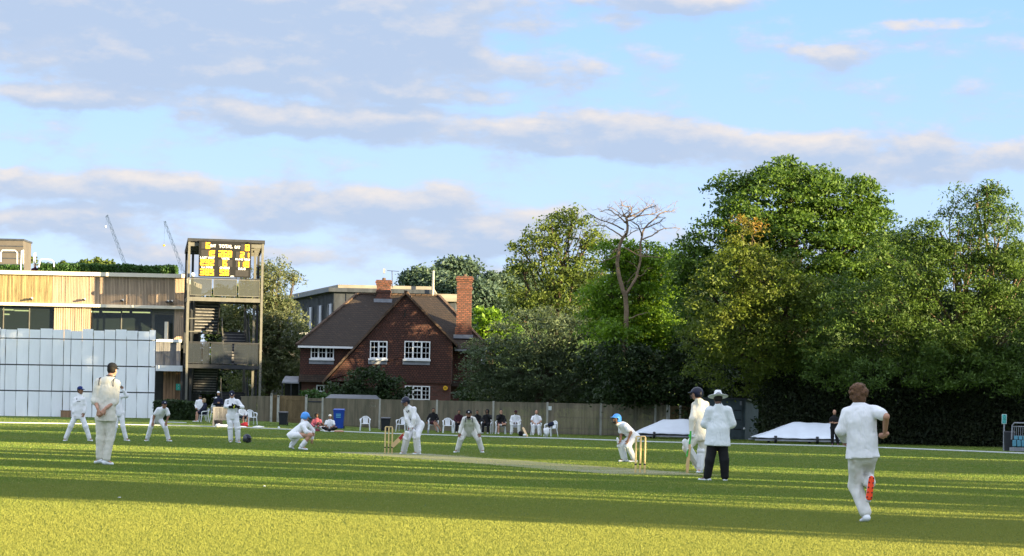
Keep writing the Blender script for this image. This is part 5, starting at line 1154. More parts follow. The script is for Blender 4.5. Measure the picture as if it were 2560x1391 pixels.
pitch_cover('white draped wheeled pitch cover beside the man in black', 1893, 2102, 1992, 2098, 1056, 1096, 1102, 1112, 119.5, 2)
def signpost():
    b = G(2509, 1127); d = b.y; root = thing('sign_post', 'blue green sign on a thin grey post in front of the ivy hedge', 'sign', b)
    x0, x1, z0, z1 = rect(2504, 2516, 1036, 1060, d)
    MB().cyl((b.x, d, 0), (b.x, d, z0), .035, 8).build('post', M['lead'], root)
    pl = MB().box(x0, x1, d - .05, d - .03, z0, z1).build('plate', M['sign_white'], root)
    w = x1 - x0; h = z1 - z0; MB().box(x0 + .015, x1 - .015, d - .056, d - .051, z0 + .015, z1 - .015).build('face', mat('sign_teal', (.10, .50, .47), .5, .05), pl)
    c = (x0 + x1) / 2; mb = MB(); y = d - .062
    mb.sphere((c, y, z0 + h * .88), (w * .1, .004, w * .1), 8, 5)
    for s in (-1, 1):
        mb.beam((c + s * w * .12, y, z0 + h * .78), (c + s * w * .3, y, z0 + h * .6), w * .14, .006); mb.beam((c + s * w * .34, y, z0 + h * .42), (c, y, z0 + h * .56), w * .18, .006); mb.beam((c + s * w * .3, y, z0 + h * .25), (c + s * w * .2, y, z0 + h * .12), w * .2, .006)
    mb.build('pictogram', mat('sign_dark', (.0, .07, .10), .5), root)
    q = G(2524, 1128); o = MB().tube([(q.x, q.y + .1, 0), (q.x, q.y + .1, .04), (q.x, q.y + .1, .78)], [.2, .2, .24], 20).cyl((q.x, q.y + .1, .781), (q.x, q.y + .1, .84), .25, 20, .22).build('dark_bin', M['black_plastic'], None, loc=(q.x, q.y + .1, 0)); tag(o, 'dark barrel bin beside the sign post', 'bin')
    # seat trolley
    g = G(2548, 1130); y = g.y; root = thing('seat_stand', 'grey framed stand of teal plastic seats at the right edge', 'seating', (P(2560, 1100, y).x, y, 0)); xa, xb = P(2536, 1100, y).x, P(2600, 1100, y).x
    zz = lambda v: P(2550, v, y).z
    MB().box(xa, xb, y, y + 1, .02, zz(1120)).build('base', M['lead'], root)
    mb = MB(); mb.tube([(xa, y + .6, zz(1100)), (xa + .02, y + .6, zz(1064)), (xa + .1, y + .6, zz(1058)), (xb, y + .6, zz(1058))], .03, 8); mb.tube([(xa + .05, y + .6, zz(1067)), (xb, y + .6, zz(1067))], .02, 6)
    for i in range(8): mb.tube([(xa + .1 + i * .09, y + .6, zz(1092)), (xa + .1 + i * .09, y + .6, zz(1067))], .012, 5)
    mb.build('frame', M['lead'], root)
    for r_, (v0, v1, yy, off) in enumerate(((1101, 1117, 0.05, -.06), (1090, 1100, .35, .06))):
        for i in range(4):
            a = xa + off + i * .19; MB().hexa([Vector(q) for q in ((a, y + yy, zz(v1)), (a + .16, y + yy, zz(v1)), (a + .16, y + yy + .06, zz(v1)), (a, y + yy + .06, zz(v1)), (a, y + yy + .05, zz(v0)), (a + .16, y + yy + .05, zz(v0)), (a + .16, y + yy + .11, zz(v0)), (a, y + yy + .11, zz(v0)))]).build('seat', M['seat_teal'], root, bevel=.02)
signpost()
# ---------------------------------------------------------------- boundary line
def rope(label, px, r):
    pts = [G(u, v) + Vector((0, 0, r * .7)) for u, v in px]; q = []
    for a, b in zip(pts[:-1], pts[1:]):
        for i in range(12): p = a.lerp(b, i / 12); p.z = gz(p.x, p.y) + r * .7; q.append(p)
    q.append(pts[-1]); o = MB().tube(q, r, 6).build('boundary_rope', M['rope'], None, loc=tuple(q[0])); tag(o, label, 'rope')
rope('white boundary rope running across the whole field', [(-60, 1057), (200, 1061), (420, 1065), (600, 1070), (800, 1078), (960, 1085), (1180, 1092), (1400, 1098), (1650, 1107), (1900, 1113), (2150, 1119), (2380, 1128), (2640, 1139)], .032)
rope('short stretch of white rope in front of the clipped hedge', [(418, 1057), (466, 1058.5)], .03)
# ---------------------------------------------------------------- wickets
def wicket(label, u, v, top_v):
    b = G(u, v); s = (P(u, top_v, b.y).z) / 0.724; root = thing('wicket', label, 'wicket', b, 'wickets')
    n = PN
    for i in (-1, 0, 1):
        c = b + n * i * .098 * s; o = MB().tube([(c.x, c.y, 0), (c.x, c.y, .1 * s), (c.x, c.y, .69 * s), (c.x, c.y, .711 * s)], [.019 * s] * 3 + [.014 * s], 12).build('stump', M['stump_wood'], root)
        MB().cyl((c.x, c.y, .155 * s), (c.x, c.y, .185 * s), .0215 * s, 12).build('band', M['black_plastic'], o)
    for i in (-.5, .5):
        c = b + n * i * .098 * s; a = c - n * .053 * s; e = c + n * .053 * s; z = .719 * s; MB().tube([(a.x, a.y, z), ((a.x * 3 + e.x) / 4, (a.y * 3 + e.y) / 4, z), ((a.x + e.x * 3) / 4, (a.y + e.y * 3) / 4, z), (e.x, e.y, z)], [.008 * s, .013 * s, .013 * s, .008 * s], 8).build('bail', M['stump_wood'], root)
wicket('three wooden stumps with bails behind the batsman, farther from the camera', 971, 1135, 1067); wicket('three wooden stumps with bails beside the umpire, nearer to the camera', 1600, 1183, 1091)
# ---------------------------------------------------------------- bats
def bat(label, p0, p1, face, m_grip='red_stick', w=.108, grp='cricket bats', sticker=True):
    """p0 top of the handle, p1 toe of the blade, in world space"""
    p0, p1 = Vector(p0), Vector(p1); ax = (p1 - p0); L = ax.length; ax.normalize(); fn = Vector(face); fn = (fn - ax * fn.dot(ax)).normalized(); sd = ax.cross(fn)
    root = thing('cricket_bat', label, 'bat', tuple(p1), grp); mb = MB(); hl = L * .34
    rings = [(hl * .9, .022, .02, .02), (hl * 1.06, w * .46, .02, .02), (L * .5, w / 2, .017, .028), (L * .8, w / 2, .015, .045), (L * .94, w / 2, .012, .03), (L, w * .42, .01, .012)]
    vs = []; 
    for (t, hw, fr, bk) in rings:
        c = p0 + ax * t
        for (a, b) in ((-1, 1), (1, 1), (1, -.3), (0, -1), (-1, -.3)): vs.append(c + sd * a * hw + fn * (b * fr if b > 0 else b * bk))
    fs = []
    for i in range(len(rings) - 1):
        for k in range(5): fs.append((i * 5 + k, i * 5 + (k + 1) % 5, (i + 1) * 5 + (k + 1) % 5, (i + 1) * 5 + k))
    fs += [tuple(range(5)), tuple(range((len(rings) - 1) * 5, len(rings) * 5))[::-1]]
    mb.add(vs, fs); mb.build('blade', M['bat_wood'], root)
    MB().tube([p0, p0 + ax * hl], [.019, .017], 10).build('handle', M[m_grip] if m_grip != 'red_stick' else M['black_plastic'], root)
    if sticker:
        for sgn, q in ((1, .0205),):
            a = p0 + ax * hl * 1.2 + fn * q; b = p0 + ax * L * .62 + fn * (q - .002); MB().beam(a, b, w * .8, .004, up=fn).build('sticker', M[m_grip], root)
            a = p0 + ax * hl * 1.25 - fn * .03; b = p0 + ax * L * .6 - fn * .04; MB().beam(a, b, w * .5, .012, up=fn).build('sticker', M[m_grip], root)
    return root
b0 = G(1030, 1136)
bat('long handled wooden bat with a red sticker held low by the batsman', P(1029, 1068, b0.y - .15), P(980, 1117, b0.y - .25), (.5, -.5, .6))
b1 = G(1745, 1184)
bat('upright pale wooden bat with a green sticker held by the waiting batsman', P(1727, 1078, b1.y - .2), P(1717.5, 1185, b1.y - .15), (1, .25, 0), 'green_stick', w=.115)
# ---------------------------------------------------------------- chairs
def make_chair():
    t = thing('plastic_chair', '', 'chair', (0, 0, 0), 'white plastic garden chairs')
    mb = MB(); n = 8; vs = []
    for j in range(n + 1):
        for i in range(n + 1):
            fx, fy = i / n - .5, j / n - .5; vs.append((fx * (.44 + .03 * (j / n)), fy * -.42, .42 + .02 * (abs(fx) * 2) ** 3 + .015 * (fy > .3) * -1 + .012 * fy))
    m0 = len(vs); vs += [(x, y, z - .02) for x, y, z in vs]; w = n + 1; fs = []
    for j in range(n):
        for i in range(n): p = j * w + i; fs.append((p, p + 1, p + w + 1, p + w)); fs.append((m0 + p, m0 + p + w, m0 + p + w + 1, m0 + p + 1))
    for i in range(n): fs += [(i, m0 + i, m0 + i + 1, i + 1), (n * w + i, n * w + i + 1, m0 + n * w + i + 1, m0 + n * w + i), (i * w, (i + 1) * w, m0 + (i + 1) * w, m0 + i * w), (i * w + n, m0 + i * w + n, m0 + (i + 1) * w + n, (i + 1) * w + n)]
    mb.add(vs, fs, False); mb.build('seat', M['white_plastic'], t)
    mb = MB()                                    # backrest: curved frame and splats
    fr = []
    for k in range(13):
        a = math.pi * k / 12; fr.append((-.25 * math.cos(a), .2 + .08 * math.sin(a), .42 + .0 + (.40 * math.sin(a) ** .55 if 0 < k < 12 else 0)))
    mb.tube(fr, .022, 6)
    for x in (-.12, -.06, 0, .06, .12): mb.beam((x * .85, .2, .41), (x, .275, .79), .042, .012, up=(0, 1, 0))
    mb.build('backrest', M['white_plastic'], t)
    for s in (-1, 1):
        MB().tube([(s * .25, .2, .68), (s * .28, .05, .655), (s * .28, -.12, .64), (s * .265, -.2, .60), (s * .24, -.2, .43)], [.022, .028, .03, .028, .024], 6).build('armrest', M['white_plastic'], t)
        MB().tube([(s * .23, -.19, .43), (s * .27, -.24, .0)], [.034, .024], 4).build('leg', M['white_plastic'], t)
        MB().tube([(s * .22, .2, .43), (s * .26, .27, .0)], [.034, .024], 4).build('leg', M['white_plastic'], t)
    return t
CH = [(627, 1062, .5, 'empty white plastic chair just right of the wicket keeper with black gloves'), (912, 1078, 0.0, 'empty white plastic chair beside the blue bin'), (1004, 1080, -.3, 'white plastic chair half hidden behind the batsman'),
      (1082, 1081, .15, 'white plastic chair under the player in maroon shorts'), (1119, 1083, .1, 'empty white plastic chair in the seated row between two dark clad players'), (1146, 1083, .1, 'white plastic chair under the seated player in a maroon top'),
      (1217, 1085, -.2, 'white plastic chair under the hooded figure in black'), (1251, 1086, .1, 'white plastic chair under the player with one leg crossed'), (1288, 1087, 0, 'white plastic chair under the padded player in white'), (1340, 1089, 0, 'white plastic chair under the bareheaded player in white'),
      (1377, 1092, -.9, 'white plastic chair with a bag leaning against it, right end of the row'), (508, 1056, -1.2, 'white plastic chair under the fair haired spectator')]
CHP = []; proto = make_chair()
for i, (u, v, rz, lb) in enumerate(CH):
    c = proto if i == 0 else copy_tree(proto); g = G(u, v); g = g + Vector((0, .25, 0)); c.location = g; c.rotation_euler = (0, 0, rz); c['label'] = lb; c.scale = (.98, .98, .96 if i else 1.0); CHP.append((g, rz))
CHAIR_LAST = None
# stacked chairs behind the clipped hedge
for k, (u, v, rz, lb) in enumerate(((494, 1052, -.6, 'white plastic chair farthest left, behind the clipped hedge'), (537, 1046, 2.6, 'white plastic chair behind the slatted bench'))):
    c = copy_tree(proto); g = G(u, v) if v > 1048 else G(u, 1052); c.location = g + Vector((0, .8, 0)); c.rotation_euler = (0, 0, rz); c['label'] = lb; c.scale = (1.0, 1.0, 1.25)
# ---------------------------------------------------------------- bench
def bench():
    g = G(555, 1068); g.y -= .0; y = g.y; x0, x1 = P(532, 1040, y).x, P(585, 1040, y).x; z = g.z; h = P(555, 1018, y).z - z; root = thing('slatted_bench', 'weathered wooden slatted garden bench seen from behind', 'bench', ((x0 + x1) / 2, y, z))
    mb = MB(); 
    for i in range(15): xx = x0 + .06 + (x1 - x0 - .1) * i / 15; mb.box(xx, xx + .045, y, y + .02, z + .42, z + h - .06)
    mb.box(x0, x1, y - .02, y + .04, z + h - .07, z + h); mb.box(x0, x1, y - .02, y + .04, z + .36, z + .42); mb.build('backrest', M['timber_grey'], root)
    MB().box(x0, x1, y + .05, y + .5, z + .4, z + .43).build('seat', M['timber_grey'], root)
    for xx in (x0, x1 - .06):
        MB().box(xx, xx + .06, y - .03, y + .03, z, z + h - .07).build('leg', M['timber_grey'], root); MB().box(xx, xx + .06, y + .46, y + .52, z, z + .62).build('leg', M['timber_grey'], root); MB().box(xx, xx + .06, y + .03, y + .52, z + .621, z + .66).build('armrest', M['timber_grey'], root)
bench()
# ---------------------------------------------------------------- bins
def wheelie(label, u, v, m, w, h, text=None):
    g = G(u, v); y = g.y; root = thing('wheelie_bin', label, 'bin', g, None); x = g.x; zz = g.z
    MB().hexa([Vector(q) for q in ((x - w * .40, y - .0, zz + .03), (x + w * .40, y, zz + .03), (x + w * .4, y + .5, zz + .03), (x - w * .4, y + .5, zz + .03), (x - w / 2, y - .08, zz + h), (x + w / 2, y - .08, zz + h), (x + w / 2, y + .58, zz + h), (x - w / 2, y + .58, zz + h))]).build('body', M[m], root, bevel=.02)
    MB().hexa([Vector(q) for q in ((x - w * .54, y - .12, zz + h + .002), (x + w * .54, y - .12, zz + h + .002), (x + w * .54, y + .62, zz + h + .002), (x - w * .54, y + .62, zz + h + .002), (x - w * .5, y - .1, zz + h + .06), (x + w * .5, y - .1, zz + h + .06), (x + w * .5, y + .6, zz + h + .11), (x - w * .5, y + .6, zz + h + .11))]).build('lid', M[m], root, bevel=.015)
    for s in (-1, 1): MB().cyl((x + s * w * .42, y + .5, zz + .1), (x + s * w * .5, y + .5, zz + .1), .1, 14).build('wheel', M['black_plastic'], root)
    if text:
        mb = MB(); 
        for k, (a, b) in enumerate(((.79, .83), (.72, .76), (.62, .67))): mb.box(x - w * .24, x + w * .2, y - .09 - .0, y - .04, zz + h * a, zz + h * b)
        mb.build('sticker', M['sign_teal_l'], root)
M['sign_teal_l'] = mat('sign_teal_l', (.12, .42, .62), .5, .05)
wheelie('blue wheelie bin standing against the fence', 846, 1073, 'blue_plastic', .60, 1.02, True); wheelie('black bin against the fence behind the stumps', 963, 1079, 'black_plastic', .5, .66); wheelie('dark bin in front of the brown gate', 707, 1064, 'black_plastic', .5, .68)
# ---------------------------------------------------------------- small kit lying about
def blob(name, label, cat, u, v, m, r, dz=.0, grp=None, dy=0.3):
    g = G(u, v); rg = random.Random(int(u)); mb = MB().sphere((g.x, g.y + dy, g.z + r[2] * .9 + dz), r, 14, 9)
    mb.v = [(x + .12 * r[0] * mnoise.noise(Vector((x * 5, y * 5, z * 5))) + .45 * r[0] * mnoise.noise(Vector((x * 3, y * 3, z * 7))), y, max(g.z + .005, z + .5 * r[2] * mnoise.noise(Vector((x * 4, y * 4, z * 9 + 3))))) for x, y, z in mb.v]
    o = mb.build(name, M[m], None, loc=(g.x, g.y + dy, g.z)); tag(o, label, cat, grp); return o
blob('kit_bag', 'red and white kit bag on the grass behind the gloved player', 'bag', 609, 1069, 'red', (.26, .15, .14)); blob('towel', 'white towel spread on the grass by the empty chair', 'towel', 600, 1070, 'white_cloth', (.3, .2, .05)); 
blob('batting_pad', 'pair of white pads lying on the boundary left of the gloved player', 'pads', 560, 1069, 'pad_white', (.42, .12, .08)); blob('batting_pad', 'white pads lying below the empty chair', 'pads', 645, 1071, 'pad_white', (.3, .12, .07))
blob('white_helmet', 'white helmet resting on the boundary in front of the bench', 'helmet', 543, 1069, 'white_cloth', (.14, .14, .12)); blob('kit_bag', 'white and black bag leaning against the end chair', 'bag', 1366, 1094, 'white_cloth', (.15, .13, .27)); blob('dark_jacket', 'dark jacket hung on the end chair', 'jacket', 1377, 1094, 'navy_cloth', (.16, .12, .12), .52)
blob('white_helmet', 'white helmet on the grass beside the padded player', 'helmet', 1312, 1092, 'white_cloth', (.09, .09, .08)); blob('kit_bag', 'dark bag on the grass between the two seated players in white', 'bag', 1303, 1091, 'black_cloth', (.14, .1, .13)); blob('kit_bag', 'flat dark kit bag on the grass by the legs of the bench', 'bag', 545, 1066, 'black_cloth', (.22, .12, .2))
blob('pink_towel', 'pinkish towel on the grass by the blue bin', 'towel', 848, 1081, 'skin', (.3, .15, .05)); blob('cricket_ball', 'white ball on the boundary line near the bins', 'ball', 697, 1073, 'white_plastic', (.07, .07, .07)); blob('grass_paper', 'tiny white scrap on the near grass', 'paper', 661, 1218, 'white_cloth', (.018, .018, .012), dy=0)
blob('grass_paper', 'small white leaf like scrap on the sunlit near grass', 'paper', 299, 1245, 'white_cloth', (.025, .02, .006), dy=0); blob('water_bottle', 'small clear bottle beside the leftmost seated player', 'bottle', 1070, 1085, 'lead', (.05, .05, .12))
bat('bat leaning against the leg of the padded player', P(1303, 1060, G(1303, 1090).y), P(1318, 1092, G(1318, 1092).y - .1), (0, -1, .2), sticker=False)
# ---------------------------------------------------------------- people: one smooth skin grown round each skeleton
def V3(a): return np.array(a, dtype=np.float64)
class Vol:
    """signed distance grid; primitives are blended smoothly into one surface"""
    BIG = 0.09
    def __init__(s, lo, hi, h):
        s.h = h; s.lo = V3(lo); s.n = np.maximum(4, np.ceil((V3(hi) - s.lo) / h).astype(int) + 1)
        s.ax = [s.lo[i] + np.arange(s.n[i]) * h for i in range(3)]; s.F = np.full(tuple(s.n), s.BIG)
    def sub(s, lo, hi):
        a = np.clip(np.floor((lo - s.lo) / s.h).astype(int), 0, s.n); b = np.clip(np.ceil((hi - s.lo) / s.h).astype(int) + 1, 0, s.n)
        return tuple(slice(a[i], b[i]) for i in range(3))
    def pts(s, sl): return np.meshgrid(*[s.ax[i][sl[i]] for i in range(3)], indexing='ij')
    def put(s, sl, d, k, op='u'):
        f = s.F[sl]
        if f.size == 0: return
        if op == 'u': h = np.maximum(k - np.abs(f - d), 0) / k; s.F[sl] = np.minimum(f, d) - h * h * k / 4
        else: h = np.maximum(k - np.abs(f + d), 0) / k; s.F[sl] = np.maximum(f, -d) + h * h * k / 4
    def cap(s, a, b, ra, rb, k=.03, n=None, q=1.0, op='u'):
        a, b = V3(a), V3(b); R = max(ra, rb) + s.BIG; sl = s.sub(np.minimum(a, b) - R, np.maximum(a, b) + R); X, Y, Z = s.pts(sl)
        if X.size == 0: return s
        ab_ = b - a; L2 = max(ab_ @ ab_, 1e-9); px, py, pz = X - a[0], Y - a[1], Z - a[2]
        t = np.clip((px * ab_[0] + py * ab_[1] + pz * ab_[2]) / L2, 0, 1); wx, wy, wz = px - t * ab_[0], py - t * ab_[1], pz - t * ab_[2]
        if n is not None and q != 1.0:
            n = V3(n) / np.linalg.norm(n); dn = (wx * n[0] + wy * n[1] + wz * n[2]) * (1 / q - 1); wx, wy, wz = wx + n[0] * dn, wy + n[1] * dn, wz + n[2] * dn
        s.put(sl, np.sqrt(wx * wx + wy * wy + wz * wz) - (ra + (rb - ra) * t), k, op); return s
    def ell(s, c, r, fr=None, k=.02, op='u'):
        c = V3(c); r = V3(r); R = r.max() + s.BIG; sl = s.sub(c - R, c + R); X, Y, Z = s.pts(sl)
        if X.size == 0: return s
        X, Y, Z = X - c[0], Y - c[1], Z - c[2]
        if fr is not None: X, Y, Z = [X * f[0] + Y * f[1] + Z * f[2] for f in fr]
        g = np.sqrt((X / r[0]) ** 2 + (Y / r[1]) ** 2 + (Z / r[2]) ** 2); g2 = np.sqrt((X / r[0] ** 2) ** 2 + (Y / r[1] ** 2) ** 2 + (Z / r[2] ** 2) ** 2) + 1e-6
        s.put(sl, np.where(g < .05, -r.min(), g * (g - 1) / g2), k, op); return s
    def cut(s, fn):                                # keep only where fn(X, Y, Z) < 0
        X, Y, Z = s.pts((slice(None),) * 3); s.F = np.maximum(s.F, fn(X, Y, Z)); return s
    def ripple(s, amp, fq, seed, warp=(1, 1, 1)):
        X, Y, Z = s.pts((slice(None),) * 3); r = np.random.default_rng(seed); d = 0
        for i in range(5):
            w = r.normal(size=3) * V3(warp); w /= np.linalg.norm(w); w = w * fq * (0.7 + .9 * r.random()); ph = r.random() * 6.28
            sn = np.sin(X * w[0] + Y * w[1] + Z * w[2] + ph + 1.5 * np.sin(X * w[2] * .6 + Z * w[0] * .5 + Y * w[1] * .4 + ph)); d = d + (1 - 2 * np.sqrt(np.abs(sn) + .02)) * (.6 ** (i * .5))
        s.F = s.F + amp * d * .5; return s
    def mesh(s):
        Fv = s.F; h = s.h; nx, ny, nz = Fv.shape; S = Fv < 0
        acc = np.zeros((nx - 1, ny - 1, nz - 1, 3)); cnt = np.zeros((nx - 1, ny - 1, nz - 1))
        for ax in range(3):
            a = [slice(None)] * 3; b = [slice(None)] * 3; a[ax] = slice(0, -1); b[ax] = slice(1, None); fa, fb = Fv[tuple(a)], Fv[tuple(b)]
            x = S[tuple(a)] != S[tuple(b)]; t = np.where(x, fa / np.where(x, fa - fb, 1), 0); o = [i for i in range(3) if i != ax]
            for p in (0, 1):
                for q in (0, 1):
                    sl = [slice(None)] * 3; sl[o[0]] = slice(p, Fv.shape[o[0]] - 1 + p); sl[o[1]] = slice(q, Fv.shape[o[1]] - 1 + q); sl = tuple(sl)
                    xs = x[sl]; cnt += xs; acc[..., ax] += np.where(xs, t[sl], 0); acc[..., o[0]] += xs * p; acc[..., o[1]] += xs * q
        act = cnt > 0; idx = -np.ones(act.shape, int); idx[act] = np.arange(act.sum()); I = np.argwhere(act)
        V = s.lo + (I + acc[act] / cnt[act][:, None]) * h; Q = []
        for ax in range(3):
            o = [(ax + 1) % 3, (ax + 2) % 3]; a = [slice(1, -1)] * 3; b = [slice(1, -1)] * 3; a[ax] = slice(0, -1); b[ax] = slice(1, None)
            sa, sb = S[tuple(a)], S[tuple(b)]; E = np.argwhere(sa != sb)
            if len(E) == 0: continue
            inside = sa[sa != sb]; off = np.ones(3, int); off[ax] = 0; E = E + off
            d0 = np.zeros(3, int); d0[o[0]] = 1; d1 = np.zeros(3, int); d1[o[1]] = 1
            c = [E, E - d0, E - d0 - d1, E - d1]; q = np.stack([idx[tuple(cc.T)] for cc in c], 1); q[~inside] = q[~inside][:, ::-1]; Q.append(q[(q >= 0).all(1)])
        if not Q: return V, np.zeros((0, 4), int)
        return V, np.concatenate(Q)
def unit(v): v = V3(v); return v / (np.linalg.norm(v) + 1e-9)
def join(parts):
    V = []; Q = []; b = 0
    for v, q in parts: V.append(v); Q.append(q + b); b += len(v)
    return np.concatenate(V), np.concatenate(Q)
def head_frame(fwd, up=(0, 0, 1)):
    f = unit(fwd); u = V3(up); u = unit(u - f * (u @ f)); return [np.cross(f, u), f, u]
def head_mesh(c, fr, neck, R, h, beard=False):
    v = Vol(c - .19 * R, c + .19 * R, h); L = lambda a, b, z: c + R * (fr[0] * a + fr[1] * b + fr[2] * z)
    v.ell(L(0, -.012, .03), V3((.075, .093, .085)) * R, fr); v.ell(L(0, .02, -.035), V3((.060, .070, .082)) * R, fr, .03); v.ell(L(0, .048, -.088), V3((.042, .036, .030)) * R, fr, .03)
    v.cap(L(0, .088, .0), L(0, .108, -.032), .010 * R, .016 * R, .015); v.cap(L(-.034, .078, .02), L(.034, .078, .02), .013 * R, .013 * R, .015)
    for s_ in (-1, 1): v.ell(L(s_ * .031, .098, .001), V3((.018, .016, .011)) * R, fr, .01, 's'); v.ell(L(s_ * .077, -.008, -.008), V3((.011, .021, .032)) * R, fr, .008); v.ell(L(s_ * .045, .055, -.03), V3((.02, .02, .02)) * R, fr, .02)
    v.cap(L(-.019, .088, -.064), L(.019, .088, -.064), .009 * R, .009 * R, .01)
    v.cap(c + fr[2] * -.07 * R - fr[1] * .015 * R, neck, .052 * R, .054 * R, .03)
    return v.mesh()
def hair_mesh(c, fr, R, h, th=.012, long=0.0, curl=0.0, seed=1):
    v = Vol(c - .24 * R, c + .24 * R, h); L = lambda a, b, z: c + R * (fr[0] * a + fr[1] * b + fr[2] * z)
    v.ell(L(0, -.014, .035), V3((.077 + th, .094 + th, .086 + th)) * R, fr); v.ell(L(0, -.035 - long * .2, -.02 - long * .5), V3((.068 + th, .055 + th, .07 + long * .6)) * R, fr, .03)
    if curl:
        r = np.random.default_rng(seed)
        for _ in range(90):
            d = r.normal(size=3); d /= np.linalg.norm(d)
            if d[1] > .5 and d[2] < .5: continue
            v.ell(L(d[0] * (.085 + th * .6), -.014 + d[1] * (.10 + th * .5), .025 + d[2] * (.095 + long * (.5 if d[2] < 0 else 0))), V3((1, 1, 1)) * (.016 + .016 * r.random()) * R, None, .01)
    def cutf(X, Y, Z):
        x, y, z = X - c[0], Y - c[1], Z - c[2]; b = (x * fr[1][0] + y * fr[1][1] + z * fr[1][2]) / R; u = (x * fr[2][0] + y * fr[2][1] + z * fr[2][2]) / R
        return np.minimum(np.maximum(b - .035, -(u - .055)), b + .005) * R if True else 0
    def cut2(X, Y, Z):
        x, y, z = X - c[0], Y - c[1], Z - c[2]; b = (x * fr[1][0] + y * fr[1][1] + z * fr[1][2]) / R; u = (x * fr[2][0] + y * fr[2][1] + z * fr[2][2]) / R
        face = np.minimum(b - .03 , .062 - u)          # in front of the ears and below the hairline: bare
        low = (-.075 - long) - u
        return np.maximum(face, low) * R
    v.cut(cut2); return v.mesh()
def cap_mesh(c, fr, R, h, peak=.075, pw=.062, backw=False):
    v = Vol(c - .27 * R, c + .27 * R, h); L = lambda a, b, z: c + R * (fr[0] * a + fr[1] * b + fr[2] * z)
    v.ell(L(0, -.012, .045), V3((.090, .108, .088)) * R, fr)
    v.cut(lambda X, Y, Z: (.03 - ((X - c[0]) * fr[2][0] + (Y - c[1]) * fr[2][1] + (Z - c[2]) * fr[2][2]) / R) * R)
    v.ell(L(0, .10, .042), V3((pw, peak, .012)) * R, fr, .012); return v.mesh()
def hat_mesh(c, fr, R, h):
    v = Vol(c - .3 * R, c + .3 * R, h); L = lambda a, b, z: c + R * (fr[0] * a + fr[1] * b + fr[2] * z)
    v.cap(L(0, -.008, .055), L(0, -.008, .115), .094 * R, .072 * R, .02); v.ell(L(0, -.008, .172), V3((.04, .05, .016)) * R, fr, .02, 's')
    v.ell(L(0, -.005, .042), V3((.198, .205, .014)) * R, fr, .02); v.ell(L(0, -.01, -.06), V3((.088, .1, .10)) * R, fr, .005, 's'); return v.mesh()
def helmet_mesh(c, fr, R, h):
    v = Vol(c - .27 * R, c + .27 * R, h); L = lambda a, b, z: c + R * (fr[0] * a + fr[1] * b + fr[2] * z)
    v.ell(L(0, -.015, .025), V3((.108, .132, .118)) * R, fr); v.ell(L(0, -.05, -.03), V3((.100, .092, .075)) * R, fr, .02)
    v.cut(lambda X, Y, Z: np.maximum(-.085 - ((X - c[0]) * fr[2][0] + (Y - c[1]) * fr[2][1] + (Z - c[2]) * fr[2][2]) / R,
                                      np.minimum(.022 - ((X - c[0]) * fr[2][0] + (Y - c[1]) * fr[2][1] + (Z - c[2]) * fr[2][2]) / R, ((X - c[0]) * fr[1][0] + (Y - c[1]) * fr[1][1] + (Z - c[2]) * fr[1][2]) / R - .015)) * R)
    v.ell(L(0, .125, .035), V3((.085, .055, .011)) * R, fr, .012); return v.mesh()
def grille(c, fr, R):
    mb = MB(); L = lambda a, b, z: Vector(c + R * (fr[0] * a + fr[1] * b + fr[2] * z))
    for z in (.0, -.03, -.058, -.084):
        mb.tube([L(math.sin(t) * .098, .02 + math.cos(t) * .118, z) for t in np.linspace(-1.35, 1.35, 9)], .004 * R, 5)
    for t in (-.55, 0, .55): mb.tube([L(math.sin(t) * .098, .02 + math.cos(t) * .118, z) for z in (.03, -.084)], .0035 * R, 5)
    return mb
def hand_mesh(w, d, pn, side, R, h, curl=.5, spread=.06, grip=0):
    """w wrist, d direction of the palm, pn palm normal (fingers curl towards it), side: thumb side vector"""
    d = unit(d); pn = unit(pn - d * (V3(pn) @ d)); sd = unit(np.cross(pn, d)) * side
    v = Vol(w - .24 * R, w + .24 * R, h); P_ = lambda a, b, c: w + R * (d * a + sd * b + pn * c)
    v.cap(P_(-.05, 0, 0), P_(.01, 0, 0), .027 * R, .026 * R, .015)
    v.cap(P_(.02, .012, 0), P_(.078, .026, 0), .021 * R, .017 * R, .02, pn, .8); v.cap(P_(.02, -.010, 0), P_(.076, -.026, 0), .021 * R, .016 * R, .02, pn, .8); v.cap(P_(.02, 0, 0), P_(.08, 0, 0), .021 * R, .018 * R, .02, pn, .8)
    for i, (b, ln) in enumerate(((.030, .070), (.010, .079), (-.010, .073), (-.029, .058))):
        p = P_(.082, b, 0); a = curl * (1 + .08 * i); dd = d + sd * spread * b * 22
        for j, (f, r) in enumerate(((.45, .0098), (.32, .009), (.23, .0080))):
            a2 = a * (j + 1) * .85; q = p + R * ln * f * (unit(dd) * math.cos(a2) + pn * math.sin(a2)); v.cap(p, q, r * R, r * R * .94, .004); p = q
    t0 = P_(.022, .026, .004); t1 = P_(.052, .05, .018 + .012 * grip); t2 = P_(.082, .054 - .03 * grip, .030 + .02 * grip); v.cap(t0, t1, .014 * R, .0115 * R, .012); v.cap(t1, t2, .011 * R, .0092 * R, .004)
    return v.mesh()
PEOPLE = []
